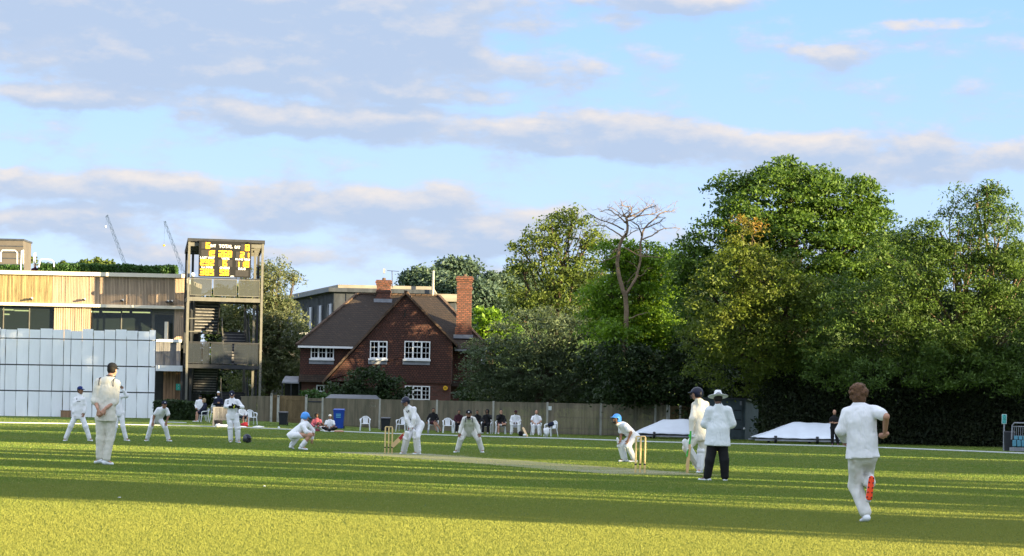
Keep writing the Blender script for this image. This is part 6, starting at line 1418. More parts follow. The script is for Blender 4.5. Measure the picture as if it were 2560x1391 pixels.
def person(label, u, v, J, k=1.0, px=True, face=(0, -1, 0), up=(0, 0, 1), toes=None, skin='skin', shirt='white_cloth', trou='white_cloth', shoe='white_plastic', sleeve='long', hat=None, hatm='black_cloth',
           hair='hair_dark', hairk=None, pads=None, glove=None, vest=False, lo=False, curl=.5, palm=None, base=None, rz=0.0, shorts=False, coat=0.0, baggy=1.0, grp='cricket players', beard=None, front=None, collar=True, hood=False, sc_foot=1.0, seed=None, hem=.12, bare=False, wide=1.0):
    """J: joints. px: (u, v, depth offset) in the photograph; otherwise metres round the base, turned by rz"""
    g = G(u, v) if base is None else Vector(base)
    if px: j = {a: V3(P(b[0], b[1], g.y + b[2])) - V3(g) for a, b in J.items()}
    else:
        cz, sz = math.cos(rz), math.sin(rz); rot = lambda b: V3((b[0] * cz - b[1] * sz, b[0] * sz + b[1] * cz, b[2])) * k; j = {a: rot(b) for a, b in J.items()}; face = rot(face)
    R = k; seed = seed or int(u) + len(PEOPLE); hb = .024 if lo else .015; hh = .016 if lo else .0085
    ls, rs, lh, rh = j['ls'], j['rs'], j['lh'], j['rh']; hc, sh = (lh + rh) / 2, (ls + rs) / 2; up_t = unit(sh - hc); lat = unit(rs - ls)
    frn = unit(np.cross(lat, up_t)) if front is None else unit(front)
    if frn @ V3(face) < 0 and front is None: frn = -frn
    fr = head_frame(face, up); hd = j['hd']; neck = hd - fr[2] * .105 * R - fr[1] * .028 * R; chest = hc + (sh - hc) * .76; waist = hc + (sh - hc) * .36
    allp = np.array(list(j.values())); lo_, hi_ = allp.min(0) - .24 * R, allp.max(0) + .24 * R
    feet = {}
    for s in 'lr':
        a = j[s + 'a']; t = j.get(s + 't'); fd = unit((t - a) * V3((1, 1, .0 if t[2] < .1 else 1))) if t is not None else unit(V3(face) * V3((1, 1, 0))); feet[s] = fd
        if t is None: t = a + fd * .17 * R; t[2] = .035; 
        j[s + 't'] = t
    # ---- body, one skin
    b = Vol(lo_, hi_, hb)
    b.cap(hc, waist, .125 * R, .112 * R, .05, frn, .72); b.cap(waist, chest, .112 * R, .135 * R, .05, frn, .7); b.cap(ls + (sh - ls) * .25, rs + (sh - rs) * .25, .06 * R, .06 * R, .06); b.cap(sh, neck, .07 * R, .056 * R, .05); b.cap(neck, hd + fr[2] * -.06 * R, .054 * R, .050 * R, .02)
    for s in 'lr':
        b.cap(j[s + 's'], j[s + 'e'], .052 * R, .040 * R, .03); b.cap(j[s + 'e'], j[s + 'w'], .041 * R, .026 * R, .02)
        b.cap(j[s + 'h'], j[s + 'k'], .085 * R, .058 * R, .05); m_ = j[s + 'k'] * .65 + j[s + 'a'] * .35; b.cap(j[s + 'k'], m_, .054 * R, .055 * R, .03); b.cap(m_, j[s + 'a'], .054 * R, .036 * R, .03); b.cap(j[s + 'a'], j[s + 't'], .034 * R, .028 * R, .02)
    b.put((slice(None),) * 3, np.full(b.F.shape, Vol.BIG), .001)
    parts = [b.mesh(), head_mesh(hd, fr, neck, R, hh)]
    pal = palm or {}
    for s, sg in (('l', 1), ('r', -1)):
        if glove and s in glove.get('hands', 'lr'): continue
        w, e = j[s + 'w'], j[s + 'e']; d = j[s + 'f'] - w if s + 'f' in j else w - e; pn = pal.get(s, frn if 'f' + s not in pal else 0)
        parts.append(hand_mesh(w, d, pn, pal.get('t' + s, sg), R, .008 if lo else .0058, pal.get('c' + s, curl), grip=pal.get('g', 0)))
    Vb, Qb = join(parts); root = link('person', mesh_np(Vb, Qb, True), M[skin], None, tuple(g)); tag(root, label, 'person', grp)
    def part(name, vol_or, m, parent=None):
        Vq, Qq = vol_or if isinstance(vol_or, tuple) else vol_or.mesh()
        if len(Qq) == 0: return None
        return link(name, mesh_np(Vq, Qq, True), M[m] if isinstance(m, str) else m, parent or root)
    # ---- trousers
    bg = baggy; t = Vol(lo_, hi_, hb)
    t.cap(hc + up_t * .02, waist + (hc - waist) * .35, .138 * R, .125 * R, .05, frn, .74); t.cap(lh, rh, .108 * R, .108 * R, .04, frn, .85)
    for s in 'lr':
        if shorts:
            t.cap(j[s + 'h'], j[s + 'h'] + (j[s + 'k'] - j[s + 'h']) * .85, .102 * R, .098 * R, .03); continue
        sv = j[s + 'a'] - j[s + 'k']; an = j[s + 'a'] - unit(sv) * .03 * R
        t.cap(j[s + 'h'], j[s + 'k'], .096 * R * bg, .075 * R * bg, .03); t.cap(j[s + 'k'], an, .077 * R * bg, .066 * R * bg, .03)
    t.ripple(.0055 * R, 15 / R, seed, (1, 1, .5))
    if coat == 0: t.cut(lambda X, Y, Z: ((X - waist[0]) * up_t[0] + (Y - waist[1]) * up_t[1] + (Z - waist[2]) * up_t[2]) - .03)
    part('trousers' if not shorts else 'shorts', t, trou)
    # ---- shirt
    s_ = Vol(lo_, hi_, hb); lowp = hc - up_t * (hem * R + coat * .2) * .4
    s_.cap(hc - up_t * .03, waist, (.178 * wide + coat * .3) * R, (.150 * wide + coat * .25) * R, .05, frn, .76); s_.cap(waist, chest, (.150 * wide + coat * .25) * R, (.157 * wide + coat * .02) * R, .05, frn, .74)
    if coat: s_.cap(lowp - up_t * .08 * R, waist, (.235) * R, (.20) * R, .05, frn, .72)
    for S0 in (ls, rs): s_.cap(sh + up_t * .015 * R, S0 - up_t * .012 * R, .078 * R, .050 * R, .04)
    s_.cap(sh - up_t * .03, neck - up_t * .02, .088 * R, .058 * R, .05)
    for q in 'lr':
        S0, E0, W0 = j[q + 's'], j[q + 'e'], j[q + 'w']; c_ = 1 + coat * 3
        md = sleeve if isinstance(sleeve, str) else sleeve[q]
        if md == 'short': s_.cap(S0 - up_t * .01 * R, S0 + (E0 - S0) * .66, .063 * R, .066 * R, .04)
        elif md == 'rolled': s_.cap(S0 - up_t * .012 * R, E0, .062 * R, .060 * R, .03); s_.cap(E0, E0 + (W0 - E0) * .12, .060 * R, .062 * R, .02)
        else: s_.cap(S0 - up_t * .012 * R, E0, .060 * R * c_, .054 * R * c_, .03); s_.cap(E0, E0 + (W0 - E0) * .93, .056 * R * c_, .043 * R * c_, .03)
    s_.ripple(.010 * R, 13 / R, seed + 5, (1, 1, .45))
    # hem, and an opening for the head
    hz = hc - up_t * (hem * R + coat * .13)
    for q in 'lr': pass
    near_arm = None
    X, Y, Z = s_.pts((slice(None),) * 3)
    below = -((X - hz[0]) * up_t[0] + (Y - hz[1]) * up_t[1] + (Z - hz[2]) * up_t[2])
    dist_t = np.sqrt((X - hz[0]) ** 2 + (Y - hz[1]) ** 2 + (Z - hz[2]) ** 2)
    full = coat or min((j[q + c_] - hz) @ up_t for q in 'lr' for c_ in 'we') > .03
    s_.F = np.maximum(s_.F, below) if full else np.where(dist_t < .26 * R, np.maximum(s_.F, below), s_.F)
    s_.cap(neck + up_t * .035 * R, hd, .052 * R, .085 * R, .01, op='s')
    sh_o = part('shirt', s_, shirt)
    if collar and False:
        c_ = Vol(neck - .16 * R, neck + .16 * R, .0085); c_.cap(neck - up_t * .03 * R, neck + up_t * .008 * R, .078 * R, .070 * R, .01, frn, .9); c_.cap(neck - up_t * .1 * R, neck + up_t * .1 * R, .063 * R, .063 * R, .005, op='s'); part('collar', c_, shirt, sh_o)
    if vest:                                       # dark piping round neck and armholes
        mb = MB()
        for sg, S0, oth in ((-1, ls, sh), (1, rs, sh)):
            inn = S0 + (oth - S0) * .22; ring = []
            for tt in np.linspace(-2.3, 2.3, 15):
                ring.append(Vector(V3(g) + inn + up_t * (.010 + .085 * math.cos(tt)) * R - up_t * .03 + frn * .104 * math.sin(tt) * R * (.98)))
            mb.tube(ring, .0085 * R, 6)
        mb.tube([Vector(V3(g) + neck - up_t * .012 * R + (lat * math.cos(a) + frn * math.sin(a)) * .082 * R) for a in np.linspace(0, 6.283, 17)], .0075 * R, 6)
        mb.build('vest_piping', M['navy_cloth'], root)
    # ---- shoes
    for s in 'lr':
        a, tt, fd = j[s + 'a'], j[s + 't'], feet[s]; heel = a - unit((tt - a)) * .0; dn = V3((0, 0, -1)) if abs(fd[2]) < .5 else unit(np.cross(np.cross(fd, (j[s + 'k'] - a)), fd)) * -1
        if bare: continue
        hl = a + dn * .045 * R - fd * .045 * R; te = tt; c0 = np.minimum(np.minimum(hl, te), a) - .1 * R; c1 = np.maximum(np.maximum(hl, te), a) + .1 * R
        w = Vol(c0, c1, .014 if lo else .009); w.cap(hl, te, .040 * R * sc_foot, .034 * R * sc_foot, .02, dn, .85); w.cap(hl + fd * .02, a, .040 * R, .043 * R, .03)
        if abs(fd[2]) < .5: zc = min(hl[2], te[2]) - .024 * R; w.cut(lambda X, Y, Z: zc - Z)
        so_ = part('shoe', w, shoe)
        if label.startswith('bowler') and abs(fd[2]) > .5:
            w = Vol(c0 - .03, c1 + .03, .007); o = dn * .030 * R; w.cap(hl + o * 1.15 + fd * .015, te + o * 1.15 - fd * .02, .034, .040, .01, dn, .4)
            part('sole', w, 'orange_sole', so_)
            for q in np.linspace(.05, .95, 5):
                for sd in (-1, 1): c = V3(g) + hl + (te - hl) * q + dn * .052 + unit(np.cross(fd, dn)) * .024 * sd; MB().sphere(tuple(c), .009, 6, 4).build('stud', M['black_plastic'], so_)
    # ---- pads
    if pads:
        for s in pads:
            K, A = j[s + 'k'], j[s + 'a']; d = unit(A - K); fw = feet[s] - d * (feet[s] @ d); fw = unit(fw); w = Vol(np.minimum(K, A) - .3 * R, np.maximum(K, A) + .3 * R, hb if not lo else .02); o = fw * .055 * R; sd = np.cross(d, fw)
            w.cap(K + o + d * .05 * R, A + o * .8 - d * .01, .088 * R, .076 * R, .02, fw, .5); w.cap(K + o * 1.1 - d * .17 * R, K + o * 1.2, .074 * R, .084 * R, .012, fw, .45); w.cap(K + o * 1.35 - d * .005 * R - sd * .04 * R, K + o * 1.35 - d * .005 * R + sd * .04 * R, .048 * R, .048 * R, .01)
            for q in (-.035, 0, .035): w.cap(K + o * 1.7 + sd * q + d * .07, A + o * 1.55 + sd * q - d * .03, .018, .016, .008)
            po = part('batting_pad', w, 'pad_white')
            mb = MB(); 
            for q in (.25, .55, .85): c = K + (A - K) * q; mb.tube([Vector(V3(g) + c + (fw * math.cos(a) * .6 + sd * math.sin(a)) * .088 * R - fw * .0) for a in np.linspace(1.6, 4.7, 9)], .012 * R, 5)
            mb.build('strap', M['dark_metal'] if glove and glove.get('dark') else M['pad_white'], po)
    if glove:
        for s in glove.get('hands', 'lr'):
            W0 = j[s + 'w']; d = unit(j[s + 'f'] - W0) if s + 'f' in j else unit(W0 - j[s + 'e']); pn = unit(pal.get(s, frn)); pn = unit(pn - d * (pn @ d)); sd = np.cross(pn, d)
            w = Vol(W0 - .27 * R, W0 + .27 * R, .009); w.cap(W0 - d * .06 * R, W0 + d * .02 * R, .05 * R, .045 * R, .02); w.cap(W0 + d * .03 * R, W0 + d * .09 * R, .052 * R, .05 * R, .02, pn, .6)
            for i in range(4):
                o = sd * (i - 1.5) * .026 * R; p = W0 + d * .09 * R + o; c = glove.get('curl', .9)
                for jn in range(3): a = c * (jn + 1) * .8; q = p + .033 * R * (d * math.cos(a) + pn * math.sin(a)); w.cap(p, q, .0165 * R, .0155 * R, .006); p = q
            w.cap(W0 + d * .03 * R + sd * .05 * R, W0 + d * .085 * R + sd * .06 * R + pn * .03 * R, .019 * R, .016 * R, .01)
            go = part('glove', w, glove['m'])
            if glove.get('stripe'):
                mb = MB()
                for i in range(4): c = V3(g) + W0 + d * .085 * R + sd * (i - 1.5) * .027 * R - pn * .030 * R; mb.sphere(tuple(c), (.013, .013, .02), 8, 5)
                mb.build('finger_patch', M[glove['stripe']], go)
    # ---- head wear and hair
    if hairk is None: hairk = dict(th=.008)
    if hair: part('hair', hair_mesh(hd, fr, R, hh, **hairk), hair)
    if beard:
        w = Vol(hd - .2 * R, hd + .2 * R, hh); L = lambda a, b_, z: hd + R * (fr[0] * a + fr[1] * b_ + fr[2] * z); w.ell(L(0, .045, -.078), V3((.056, .055, .048)) * R, fr, .01); w.ell(L(0, .10, -.035), V3((.035, .04, .02)) * R, fr, .01, 's'); w.cap(L(-.02, .1, -.062), L(.02, .1, -.062), .007, .007, .004, op='s'); part('beard', w, beard)
    if hat == 'cap':
        h_ = part('cap', cap_mesh(hd, fr, R, hh), hatm); q = V3(g) + hd + R * (fr[1] * .092 + fr[2] * .075)
        if not lo: mb = MB(); mb.sphere(tuple(q), (.02, .012, .02), 10, 6); mb.build('badge', M['white_cloth'], h_)
    if hat == 'hat':
        h_ = part('hat', hat_mesh(hd, fr, R, .008), hatm); L = lambda a, b_, z: hd + R * (fr[0] * a + fr[1] * b_ + fr[2] * z); w = Vol(hd - .25 * R, hd + .25 * R, .007); w.cap(L(0, -.008, .057), L(0, -.008, .074), .1005 * R, .0975 * R, .004)
        zf = (hd + R * fr[2] * .052), (hd + R * fr[2] * .082); w.cut(lambda X, Y, Z: np.maximum(zf[0][2] - Z, Z - zf[1][2])); part('hat_band', w, 'navy_cloth', h_)
    if hat == 'helmet':
        h_ = part('helmet', helmet_mesh(hd, fr, R, hh), hatm); gr = grille(hd + V3(g), fr, R); gr.build('grille', M['steel'], h_)
    if hood: w = Vol(hd - .24 * R, hd + .24 * R, hh); w.ell(hd - fr[1] * .02 * R, V3((.105, .12, .13)) * R, fr); w.cap(hd, neck, .1 * R, .09 * R, .04); w.ell(hd + fr[1] * .12 * R, V3((.06, .10, .085)) * R, fr, .02, 's'); part('hood', w, shirt)
    if fr[1][1] < .3 and not lo:
        for sg in (-1, 1):
            q = V3(g) + hd + R * (fr[0] * .031 * sg + fr[1] * .0865 + fr[2] * .002); MB().sphere(tuple(q), .0085 * R, 8, 6).build('eye', M['hair_dark'], root)
    PEOPLE.append(root); return root, j, V3(g)
def chest_marks(root, j, g, spots, m='black_cloth'):
    mb = MB()
    for p, r in spots: mb.sphere(tuple(p), r, 8, 5)
    return mb.build('chest_badge', M[m], root)

# bowler running in, seen from behind
person('bowler with curly brown hair running away from the camera, orange sole raised behind him', 2160, 1306,
       dict(hd=(2146, 987, .06), ls=(2118, 1030, .02), rs=(2186, 1027, -.03), le=(2102, 1077, .02), lw=(2112, 1099, .24), re=(2215, 1042, -.17), rw=(2212, 1088, .03), rf=(2200, 1095, .12),
            lh=(2142, 1140, .0), rh=(2171, 1140, .0), lk=(2138, 1214, .14), la=(2165, 1286, -.02), lt=(2155, 1303, .12), rk=(2166, 1190, .34), ra=(2175, 1208, -.02), rt=(2171, 1250, -.10)), .97,
       face=(-.08, 1, -.1), front=(0, 1, 0), sleeve=dict(l='long', r='short'), shirt='white_cloth', trou='dirty_cloth', wide=1.12, hair='hair_brown', hairk=dict(th=.016, long=.055, curl=1, seed=4), shoe='white_plastic', palm=dict(r=(-.3, 1, 0), cr=1.35, l=(0, 0, -1), cl=1.2), baggy=1.04, hem=.03)
pr, jb, gb = person('umpire in a white wide brimmed hat, white coat and black trousers, seen from behind', 1790, 1202,
       dict(hd=(1795, 997, .02), ls=(1775, 1026, 0), rs=(1818, 1026, 0), le=(1764, 1060, .04), lw=(1780, 1066, .28), re=(1828, 1060, .04), rw=(1811, 1068, .28), lh=(1783, 1106, 0), rh=(1805, 1106, 0),
            lk=(1774, 1152, -.03), la=(1768, 1194, 0), lt=(1749, 1199.5, .06), rk=(1811, 1152, -.03), ra=(1812, 1194, .0), rt=(1811, 1201, -.02)), .97,
       face=(-.1, 1, -.25), front=(0, 1, 0), skin='skin_dark', shirt='coat_cloth', trou='black_cloth', hat='hat', hatm='white_cloth', coat=.16, baggy=1.12, hem=.05, grp='umpire and officials', shoe='white_plastic')
person('batting partner in a navy helmet waiting with his bat, standing left of the umpire', 1748, 1184,
       dict(hd=(1741, 985, -.02), ls=(1737, 1012, .02), rs=(1765, 1010, .0), le=(1731, 1048, -.10), lw=(1728, 1080, -.12), lf=(1727, 1090, -.14), re=(1775, 1050, .05), rw=(1772, 1082, .12), lh=(1745, 1088, 0), rh=(1760, 1088, .03),
            lk=(1717, 1120, -.10), la=(1744, 1162, .12), lt=(1752, 1178, .02), rk=(1755, 1130, .05), ra=(1751, 1174, 0), rt=(1744, 1181, -.14)), 1.0,
       face=(-.9, .35, -.1), front=(-.35, .9, 0), shirt='cream_cloth', trou='cream_cloth', hat='helmet', hatm='helmet_navy', pads='lr', glove=dict(m='pad_white', hands='l', curl=1.2, stripe='green_stick'), palm=dict(l=(1, .2, 0)), grp='cricket batsmen', baggy=1.1)
person('batsman in a navy helmet bending over his bat in front of the farther stumps', 1030, 1136,
       dict(hd=(1014, 1005, -.25), ls=(1014, 1027, -.12), rs=(1034, 1022, -.22), le=(1017, 1050, -.22), lw=(1026, 1066, -.24), lf=(1024, 1075, -.26), re=(1035, 1048, -.3), rw=(1033, 1064, -.28), rf=(1027, 1073, -.3), lh=(1038, 1062, .06), rh=(1051, 1062, -.05),
            lk=(1018, 1095, -.22), la=(1010, 1129, 0), lt=(1002, 1134, -.12), rk=(1042, 1093, -.25), ra=(1046, 1130, -.1), rt=(1034, 1135, -.18)), .98,
       face=(-.45, -.85, -.35), front=(-.75, -.55, -.3), hat='helmet', hatm='helmet_navy', pads='lr', glove=dict(m='pad_white', curl=1.3, stripe='red_stick', dark=False), palm=dict(l=(.6, .2, .4), r=(-.6, -.2, -.3)), grp='cricket batsmen', baggy=1.1)
person('tall fielder in a black cap and cream vest, hands clasped behind his back', 262, 1163,
       dict(hd=(281, 925, .05), ls=(246, 953, 0), rs=(291, 957, 0), le=(237, 1001, -.04), lw=(246, 1027, -.22), lf=(250, 1040, -.24), re=(287, 1004, -.02), rw=(262, 1024, -.22), rf=(252, 1036, -.26), lh=(252, 1047, 0), rh=(277, 1047, 0),
            lk=(251, 1098, .02), la=(249, 1147, .06), lt=(239, 1156, .14), rk=(274, 1100, .02), ra=(266, 1151, .0), rt=(280, 1160, .02)), 1.06,
       face=(.35, .9, -.15), front=(.1, 1, 0), shirt='cream_cloth', trou='cream_cloth', sleeve='rolled', hat='cap', hatm='black_cloth', vest=True, baggy=.98, hem=.05, wide=1.04, palm=dict(l=(0, 1, 0), r=(0, 1, 0), cl=.8, cr=.8), grp='fielders')
person('fielder in a dark blue cap looking right with legs apart, leftmost on the field', 195, 1104,
       dict(hd=(201, 976, 0), ls=(188, 998, .02), rs=(208, 998, -.02), le=(182, 1017, .03), lw=(185, 1032, -.06), re=(213, 1017, .03), rw=(210, 1033, -.06), lf=(188, 1040, -.08), rf=(207, 1041, -.08), lh=(190, 1039, 0), rh=(203, 1039, 0),
            lk=(177, 1066, -.04), la=(164, 1097, 0), lt=(160, 1102, -.08), rk=(214, 1067, -.04), ra=(224, 1097, 0), rt=(230, 1102, -.08)), .98, face=(.8, -.55, -.1), front=(.1, -1, 0), hat='cap', hatm='blue_cap', skin='skin_tan', grp='fielders')
person('fielder with one hand raised to his face, mostly hidden by the tall fielder', 305, 1103,
       dict(hd=(294, 973, 0), ls=(283, 990, .0), rs=(301, 992, 0), le=(279, 1012, 0), lw=(284, 1026, -.1), re=(317, 990, -.06), rw=(307, 974, -.14), rf=(303, 967, -.14), lh=(291, 1033, 0), rh=(303, 1033, 0), lk=(289, 1066, -.05), la=(282, 1098, 0), lt=(277, 1103, -.1), rk=(307, 1066, -.05), ra=(315, 1097, 0), rt=(323, 1102, -.08)), .95,
       face=(.4, -.9, 0), front=(0, -1, 0), hat='cap', hatm='navy_cloth', skin='skin_tan', grp='fielders')
person('crouching fielder in a dark cap, hands on knees, right of the white screen', 397, 1104,
       dict(hd=(411, 1012, -.3), ls=(397, 1024, -.16), rs=(417, 1025, -.2), le=(385, 1041, -.12), lw=(382, 1057, -.18), lf=(381, 1062, -.2), re=(421, 1041, -.16), rw=(416, 1056, -.2), rf=(415, 1061, -.22), lh=(384, 1047, .12), rh=(398, 1048, .08),
            lk=(377, 1068, -.14), la=(368, 1098, 0), lt=(362, 1103, -.1), rk=(413, 1068, -.14), ra=(421, 1098, 0), rt=(428, 1103, -.1)), .97, face=(.35, -.92, -.05), front=(.3, -.8, -.5), hat='cap', hatm='navy_cloth', sleeve='short', skin='skin_tan', grp='fielders')
person('wicket keeper in a black cap and pads looking down at black and yellow gloves', 585, 1107,
       dict(hd=(580, 987, -.04), ls=(567, 1003, 0), rs=(594, 1003, 0), le=(564, 1017, -.02), lw=(579, 1018, -.24), lf=(586, 1018, -.26), re=(606, 1018, -.02), rw=(592, 1017, -.26), rf=(586, 1016, -.28), lh=(574, 1040, 0), rh=(589, 1040, 0),
            lk=(576, 1071, -.04), la=(577, 1101, 0), lt=(576, 1106, -.12), rk=(593, 1071, -.04), ra=(594, 1101, 0), rt=(600, 1107, -.1)), .98, face=(0, -.9, -.5), front=(0, -1, 0), hat='cap', hatm='navy_cloth', pads='lr', glove=dict(m='black_cloth', stripe='yellow', curl=.5, dark=True), palm=dict(l=(0, .8, .5), r=(0, .8, .5)), grp='fielders', baggy=1.1)
person('fielder in a light blue helmet squatting with his back half turned', 750, 1127,
       dict(hd=(764, 1043, .05), ls=(757, 1063, -.12), rs=(770, 1060, .18), le=(766, 1080, -.2), lw=(777, 1083, -.05), lf=(781, 1086, 0), re=(782, 1078, .25), rw=(780, 1098, .22), rf=(776, 1114, .1), lh=(732, 1089, -.10), rh=(730, 1089, .14),
            lk=(777, 1088, -.2), la=(753, 1117, -.16), lt=(767, 1124, -.18), rk=(748, 1088, .42), ra=(728, 1114, .16), rt=(733, 1122, .25)), .98, face=(.75, .55, -.35), front=(.7, .3, -.6), hat='helmet', hatm='helmet_blue', grp='fielders', sleeve=dict(l='long', r='long'))
pr, js, gs = person('bearded fielder in a black cap and dark trimmed vest, hands on his knees', 1172, 1132,
       dict(hd=(1172, 1036, -.38), ls=(1161, 1048, -.2), rs=(1184, 1048, -.2), le=(1154, 1066, -.16), lw=(1149, 1082, -.22), lf=(1148, 1089, -.22), re=(1194, 1067, -.16), rw=(1198, 1082, -.22), rf=(1199, 1089, -.22), lh=(1165, 1078, .12), rh=(1181, 1078, .12),
            lk=(1152, 1098, -.1), la=(1143, 1126, 0), lt=(1136, 1131, -.08), rk=(1196, 1098, -.1), ra=(1205, 1126, 0), rt=(1208, 1131, -.14)), 1.0, face=(0, -1, -.12), front=(0, -.85, -.5), hat='cap', hatm='black_cloth', vest=True, skin='skin_tan', beard='hair_dark', grp='fielders', shirt='dirty_cloth', trou='dirty_cloth')
person('bearded fielder in a light blue helmet crouching left of the nearer stumps', 1565, 1156,
       dict(hd=(1541, 1048, -.1), ls=(1552, 1066, .1), rs=(1563, 1064, -.16), le=(1553, 1086, .05), lw=(1551, 1101, -.05), lf=(1549, 1108, -.08), re=(1577, 1082, -.24), rw=(1570, 1100, -.26), rf=(1567, 1109, -.27), lh=(1583, 1092, .1), rh=(1585, 1092, -.06),
            lk=(1554, 1114, 0), la=(1563, 1148, .05), lt=(1549, 1153, .02), rk=(1570, 1115, -.22), ra=(1586, 1149, -.08), rt=(1574, 1154, -.12)), .95, face=(-.8, -.6, .05), front=(-.7, -.35, -.7), hat='helmet', hatm='helmet_blue', sleeve='short', skin='skin_tan', beard='hair_dark', pads='l', grp='fielders')
person('man in black shirt and trousers with folded hands standing beside the right pitch cover', 2087, 1115,
       dict(hd=(2086, 1031, 0), ls=(2078, 1046, 0), rs=(2093, 1046, 0), le=(2075, 1057, .02), lw=(2081, 1057, -.2), re=(2095, 1057, .02), rw=(2087, 1058, -.2), lh=(2081, 1070, 0), rh=(2090, 1070, 0), lk=(2081, 1092, -.02), la=(2081, 1111, 0), rk=(2092, 1092, -.02), ra=(2095, 1111, 0)), .95,
       face=(-.2, -1, 0), shirt='black_cloth', trou='black_cloth', shoe='black_plastic', sleeve='short', skin='skin', hair=None, grp='onlookers', lo=True)
# standing onlooker with a white cap behind the bench
person('man in a white cap and navy top standing with folded arms behind the bench', 546, 1062,
       dict(hd=(546, 984, .4), ls=(538, 999, .4), rs=(554, 999, .4), le=(535, 1011, .4), lw=(544, 1008, .2), re=(557, 1011, .4), rw=(549, 1008, .2), lh=(541, 1024, .4), rh=(551, 1024, .4), lk=(541, 1042, .38), la=(541, 1058, .4), rk=(552, 1042, .38), ra=(552, 1058, .4)), .95,
       face=(0, -1, 0), shirt='navy_cloth', trou='black_cloth', hat='cap', hatm='white_cloth', grp='onlookers', lo=True, shoe='white_plastic')
# seated onlookers: joints in metres, facing -y before turning
def sit(**k):
    J = dict(hd=(0, -.02, 1.24), ls=(-.18, .06, .99), rs=(.18, .06, .99), le=(-.25, -.06, .76), lw=(-.10, -.27, .64), re=(.25, -.06, .76), rw=(.10, -.27, .64), lh=(-.09, .04, .54), rh=(.09, .04, .54), lk=(-.14, -.40, .52), la=(-.15, -.42, .08), rk=(.14, -.40, .52), ra=(.15, -.42, .08)); J.update(k); return J
def seated(i, label, J, **k):
    g, rz = CHP[i]; return person(label, 0, 0, J, k.pop('k', .97), px=False, base=g, rz=rz, lo=True, seed=i + 40, grp='seated onlookers', **k)
seated(3, 'seated player in a dark top and maroon shorts, legs stretched to the right', sit(lk=(.0, -.40, .54), la=(.14, -.62, .12), rk=(.12, -.38, .52), ra=(.34, -.66, .16), le=(-.3, .05, .78), lw=(-.34, .05, .6)), shirt='black_cloth', trou='maroon_cloth', shorts=True, skin='skin_tan', shoe='black_plastic')
seated(5, 'seated player in a maroon top partly hidden behind the slip fielder', sit(), shirt='maroon_cloth', trou='black_cloth', skin='skin_tan', k=.92, shoe='white_plastic')
seated(6, 'hooded figure in black on a white chair, hand raised to the face', sit(rw=(.06, -.16, 1.06), re=(.24, -.18, .86)), shirt='black_cloth', trou='black_cloth', skin='skin_dark', hood=True, shoe='white_plastic')
seated(7, 'seated player in a black jacket, one ankle resting on the other knee', sit(lw=(-.02, -.14, 1.08), le=(-.2, -.16, .82), rk=(.22, -.36, .56), ra=(-.02, -.44, .52), lt=(-.15, -.6, .04), rt=(-.1, -.56, .5)), shirt='black_cloth', trou='maroon_cloth', shorts=True, skin='skin', shoe='white_plastic')
seated(8, 'seated batsman in whites and pads leaning forward on his white chair', sit(hd=(0, -.16, 1.2), ls=(-.19, -.06, .98), rs=(.19, -.06, .98), lk=(-.19, -.42, .52), la=(-.2, -.42, .1), rk=(.19, -.42, .52), ra=(.2, -.42, .1)), skin='skin_dark', pads='lr', hair='hair_dark', hat='cap', hatm='maroon_cloth')
seated(9, 'bareheaded player in white short sleeves seated beside the end chair', sit(), sleeve='short', skin='skin', hair=None)
seated(11, 'fair haired spectator in a dark dress sitting sideways left of the bench', sit(lk=(-.05, -.40, .54), rk=(.1, -.40, .54)), shirt='navy_cloth', trou='navy_cloth', shorts=True, hair='hair_blond', hairk=dict(th=.02, long=.05), skin='skin', k=1.0)
# more onlookers behind the row and on the grass
g = G(1192, 1082); person('dark clad onlooker sitting directly behind the slip fielder', 0, 0, sit(), .92, px=False, base=g + Vector((0, .2, 0)), lo=True, seed=90, grp='seated onlookers', shirt='black_cloth', trou='black_cloth', skin='skin_tan')
def floor_sit(label, u, v, J2, **k):
    J = dict(hd=(0, -.04, .80), ls=(-.17, .0, .56), rs=(.17, .0, .56), le=(-.24, -.1, .34), lw=(-.1, -.3, .26), re=(.24, -.1, .34), rw=(.1, -.3, .26), lh=(-.09, .05, .12), rh=(.09, .05, .12), lk=(-.34, -.28, .24), la=(.08, -.40, .08), rk=(.34, -.28, .24), ra=(-.08, -.44, .08), lt=(.24, -.44, .05), rt=(-.24, -.46, .05)); J.update(J2)
    g = G(u, v); return person(label, 0, 0, J, k.pop('k', .95), px=False, base=g + Vector((0, .4, 0)), lo=True, seed=int(u), grp='seated onlookers', **k)
floor_sit('onlooker in a pink top with dark curly hair sitting on the grass', 790, 1079, dict(lk=(.1, -.25, .42), la=(.4, -.4, .08), rk=(.3, -.2, .40), ra=(.62, -.3, .08), lt=(.55, -.45, .06), rt=(.78, -.35, .06)), shirt='pink_cloth', trou='white_cloth', skin='skin_dark', hairk=dict(th=.03, long=.01, curl=1), k=1.0)
floor_sit('boy in a pale cap and white vest sitting cross legged beside the blue bin', 823, 1081, {}, shirt='white_cloth', trou='black_cloth', sleeve='short', hat='cap', hatm='cream_cloth', skin='skin_tan')
g = G(604, 1064); person('child in white sitting half hidden behind the gloved wicket keeper', 0, 0, sit(), .85, px=False, base=g + Vector((0, .3, 0)), rz=.6, lo=True, seed=91, grp='seated onlookers', shirt='white_cloth', trou='navy_cloth', shorts=True, skin='skin')
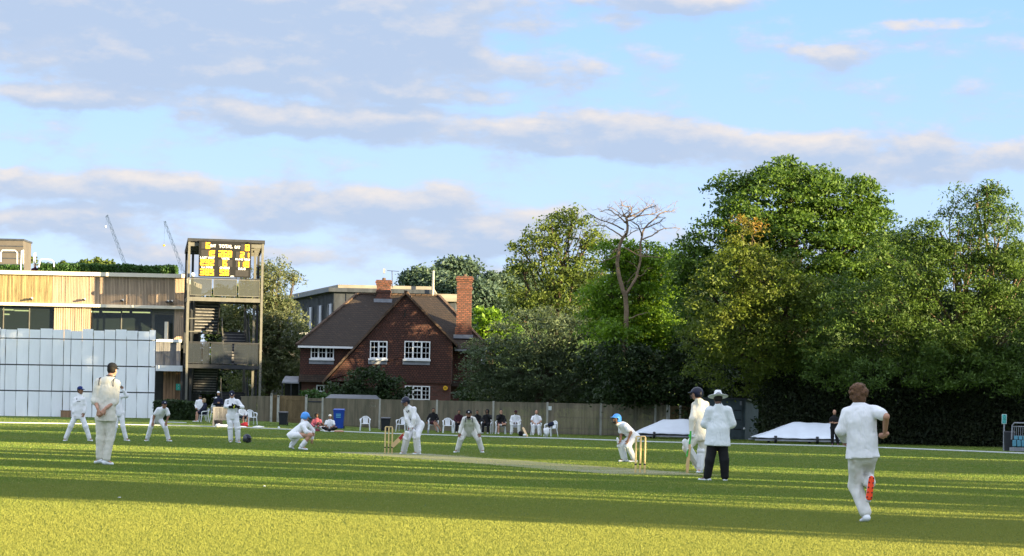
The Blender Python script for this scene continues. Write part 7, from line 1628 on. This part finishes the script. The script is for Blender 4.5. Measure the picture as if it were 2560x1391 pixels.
g = G(490, 1056); person('person in white with a dark cap standing behind the clipped hedge', 0, 0, dict(hd=(.02, 0, 1.5), ls=(-.19, 0, 1.28), rs=(.19, 0, 1.28), le=(-.25, 0, 1.02), lw=(-.2, -.15, .85), re=(.25, 0, 1.02), rw=(.2, -.15, .85), lh=(-.09, 0, .85), rh=(.09, 0, .85), lk=(-.1, -.03, .47), la=(-.1, 0, .08), rk=(.1, -.03, .47), ra=(.1, 0, .08)), .95, px=False, base=g + Vector((0, 1.6, 0)), lo=True, seed=92, grp='onlookers', shirt='white_cloth', trou='black_cloth', skin='skin_tan', hat='cap')
# person on the pavilion roof: only head and shoulders show over the hedge
q = P(88, 664, 171.6); person('person on the pavilion roof, head showing between the white rails', 0, 0, dict(hd=(0, 0, 1.58), ls=(-.19, 0, 1.34), rs=(.19, 0, 1.34), le=(-.25, 0, 1.06), lw=(-.2, -.15, .9), re=(.25, 0, 1.06), rw=(.2, -.15, .9), lh=(-.09, 0, .88), rh=(.09, 0, .88), lk=(-.1, -.03, .49), la=(-.1, 0, .08), rk=(.1, -.03, .49), ra=(.1, 0, .08)), 1.0, px=False, base=(q.x, q.y, q.z - 1.58), lo=True, seed=93, grp='onlookers', shirt='maroon_cloth', trou='black_cloth', skin='skin')
# helmet on the grass behind the keeper
def ground_helmet():
    g = G(618, 1108); c = V3((0, 0, .13)); fr = head_frame((.7, -.6, 0), (0, 0, 1)); root = thing('loose_helmet', 'blue and black helmet lying on the grass right of the gloved wicket keeper', 'helmet', g)
    Vq, Qq = helmet_mesh(c, fr, 1.15, .009); link('shell', mesh_np(Vq, Qq, True), M['helmet_navy'], root)
    grille(c + V3(g), fr, 1.15).build('grille', M['steel'], root)
    mb = MB().sphere((g.x - .045, g.y - .03, g.z + .15), (.105, .11, .112), 14, 10); mb.build('side_panel', M['zinc'], root)
    MB().sphere((g.x + .02, g.y, g.z + .10), (.11, .1, .1), 12, 8).build('lining', M['board_black'], root)
ground_helmet()
# small markings on clothing
def marks(idx, px, m, nm='chest_badge', dy=-.5):
    r = PEOPLE[idx]; mb = MB()
    dg = bpy.context.evaluated_depsgraph_get(); bpy.context.view_layer.update()
    shirt = [c for c in r.children if c.name.startswith('shirt')][0]
    for (u, v, ru, rv) in px:
        o = Vector((0, 0, H)); d = (P(u, v, 50) - o).normalized(); mw = r.location
        hit, loc, nrm, _ = shirt.ray_cast(o - mw, d)
        if hit:
            p = loc + mw; k = p.y / F; nn = nrm.normalized(); t = Vector((1, 0, 0)); t = (t - nn * t.dot(nn)).normalized(); s = nn.cross(t)
            vs = [p + nn * .006 + t * math.cos(a) * ru * k + s * math.sin(a) * rv * k for a in np.linspace(0, 2 * math.pi, 9)[:-1]]; mb.add(vs, [tuple(range(8))])
    if mb.v: mb.build(nm, M[m], r)
marks(1, [(1801, 1009, 2.4, 1.6)], 'navy_cloth')
marks(3, [(1018, 1030, 2.5, 3), (1022, 1028, 1.6, 3.2), (1027, 1049, 1.3, 3)], 'navy_cloth')
marks(5, [(192, 998, 1.6, 2), (194, 1004, 2.5, .8), (199, 1004, 2.5, .8)], 'navy_cloth')
marks(8, [(570, 1003, 1.6, 1.6), (570, 1009, 1.3, 2.4)], 'navy_cloth')
marks(11, [(1547, 1070, 3.5, 1)], 'navy_cloth')
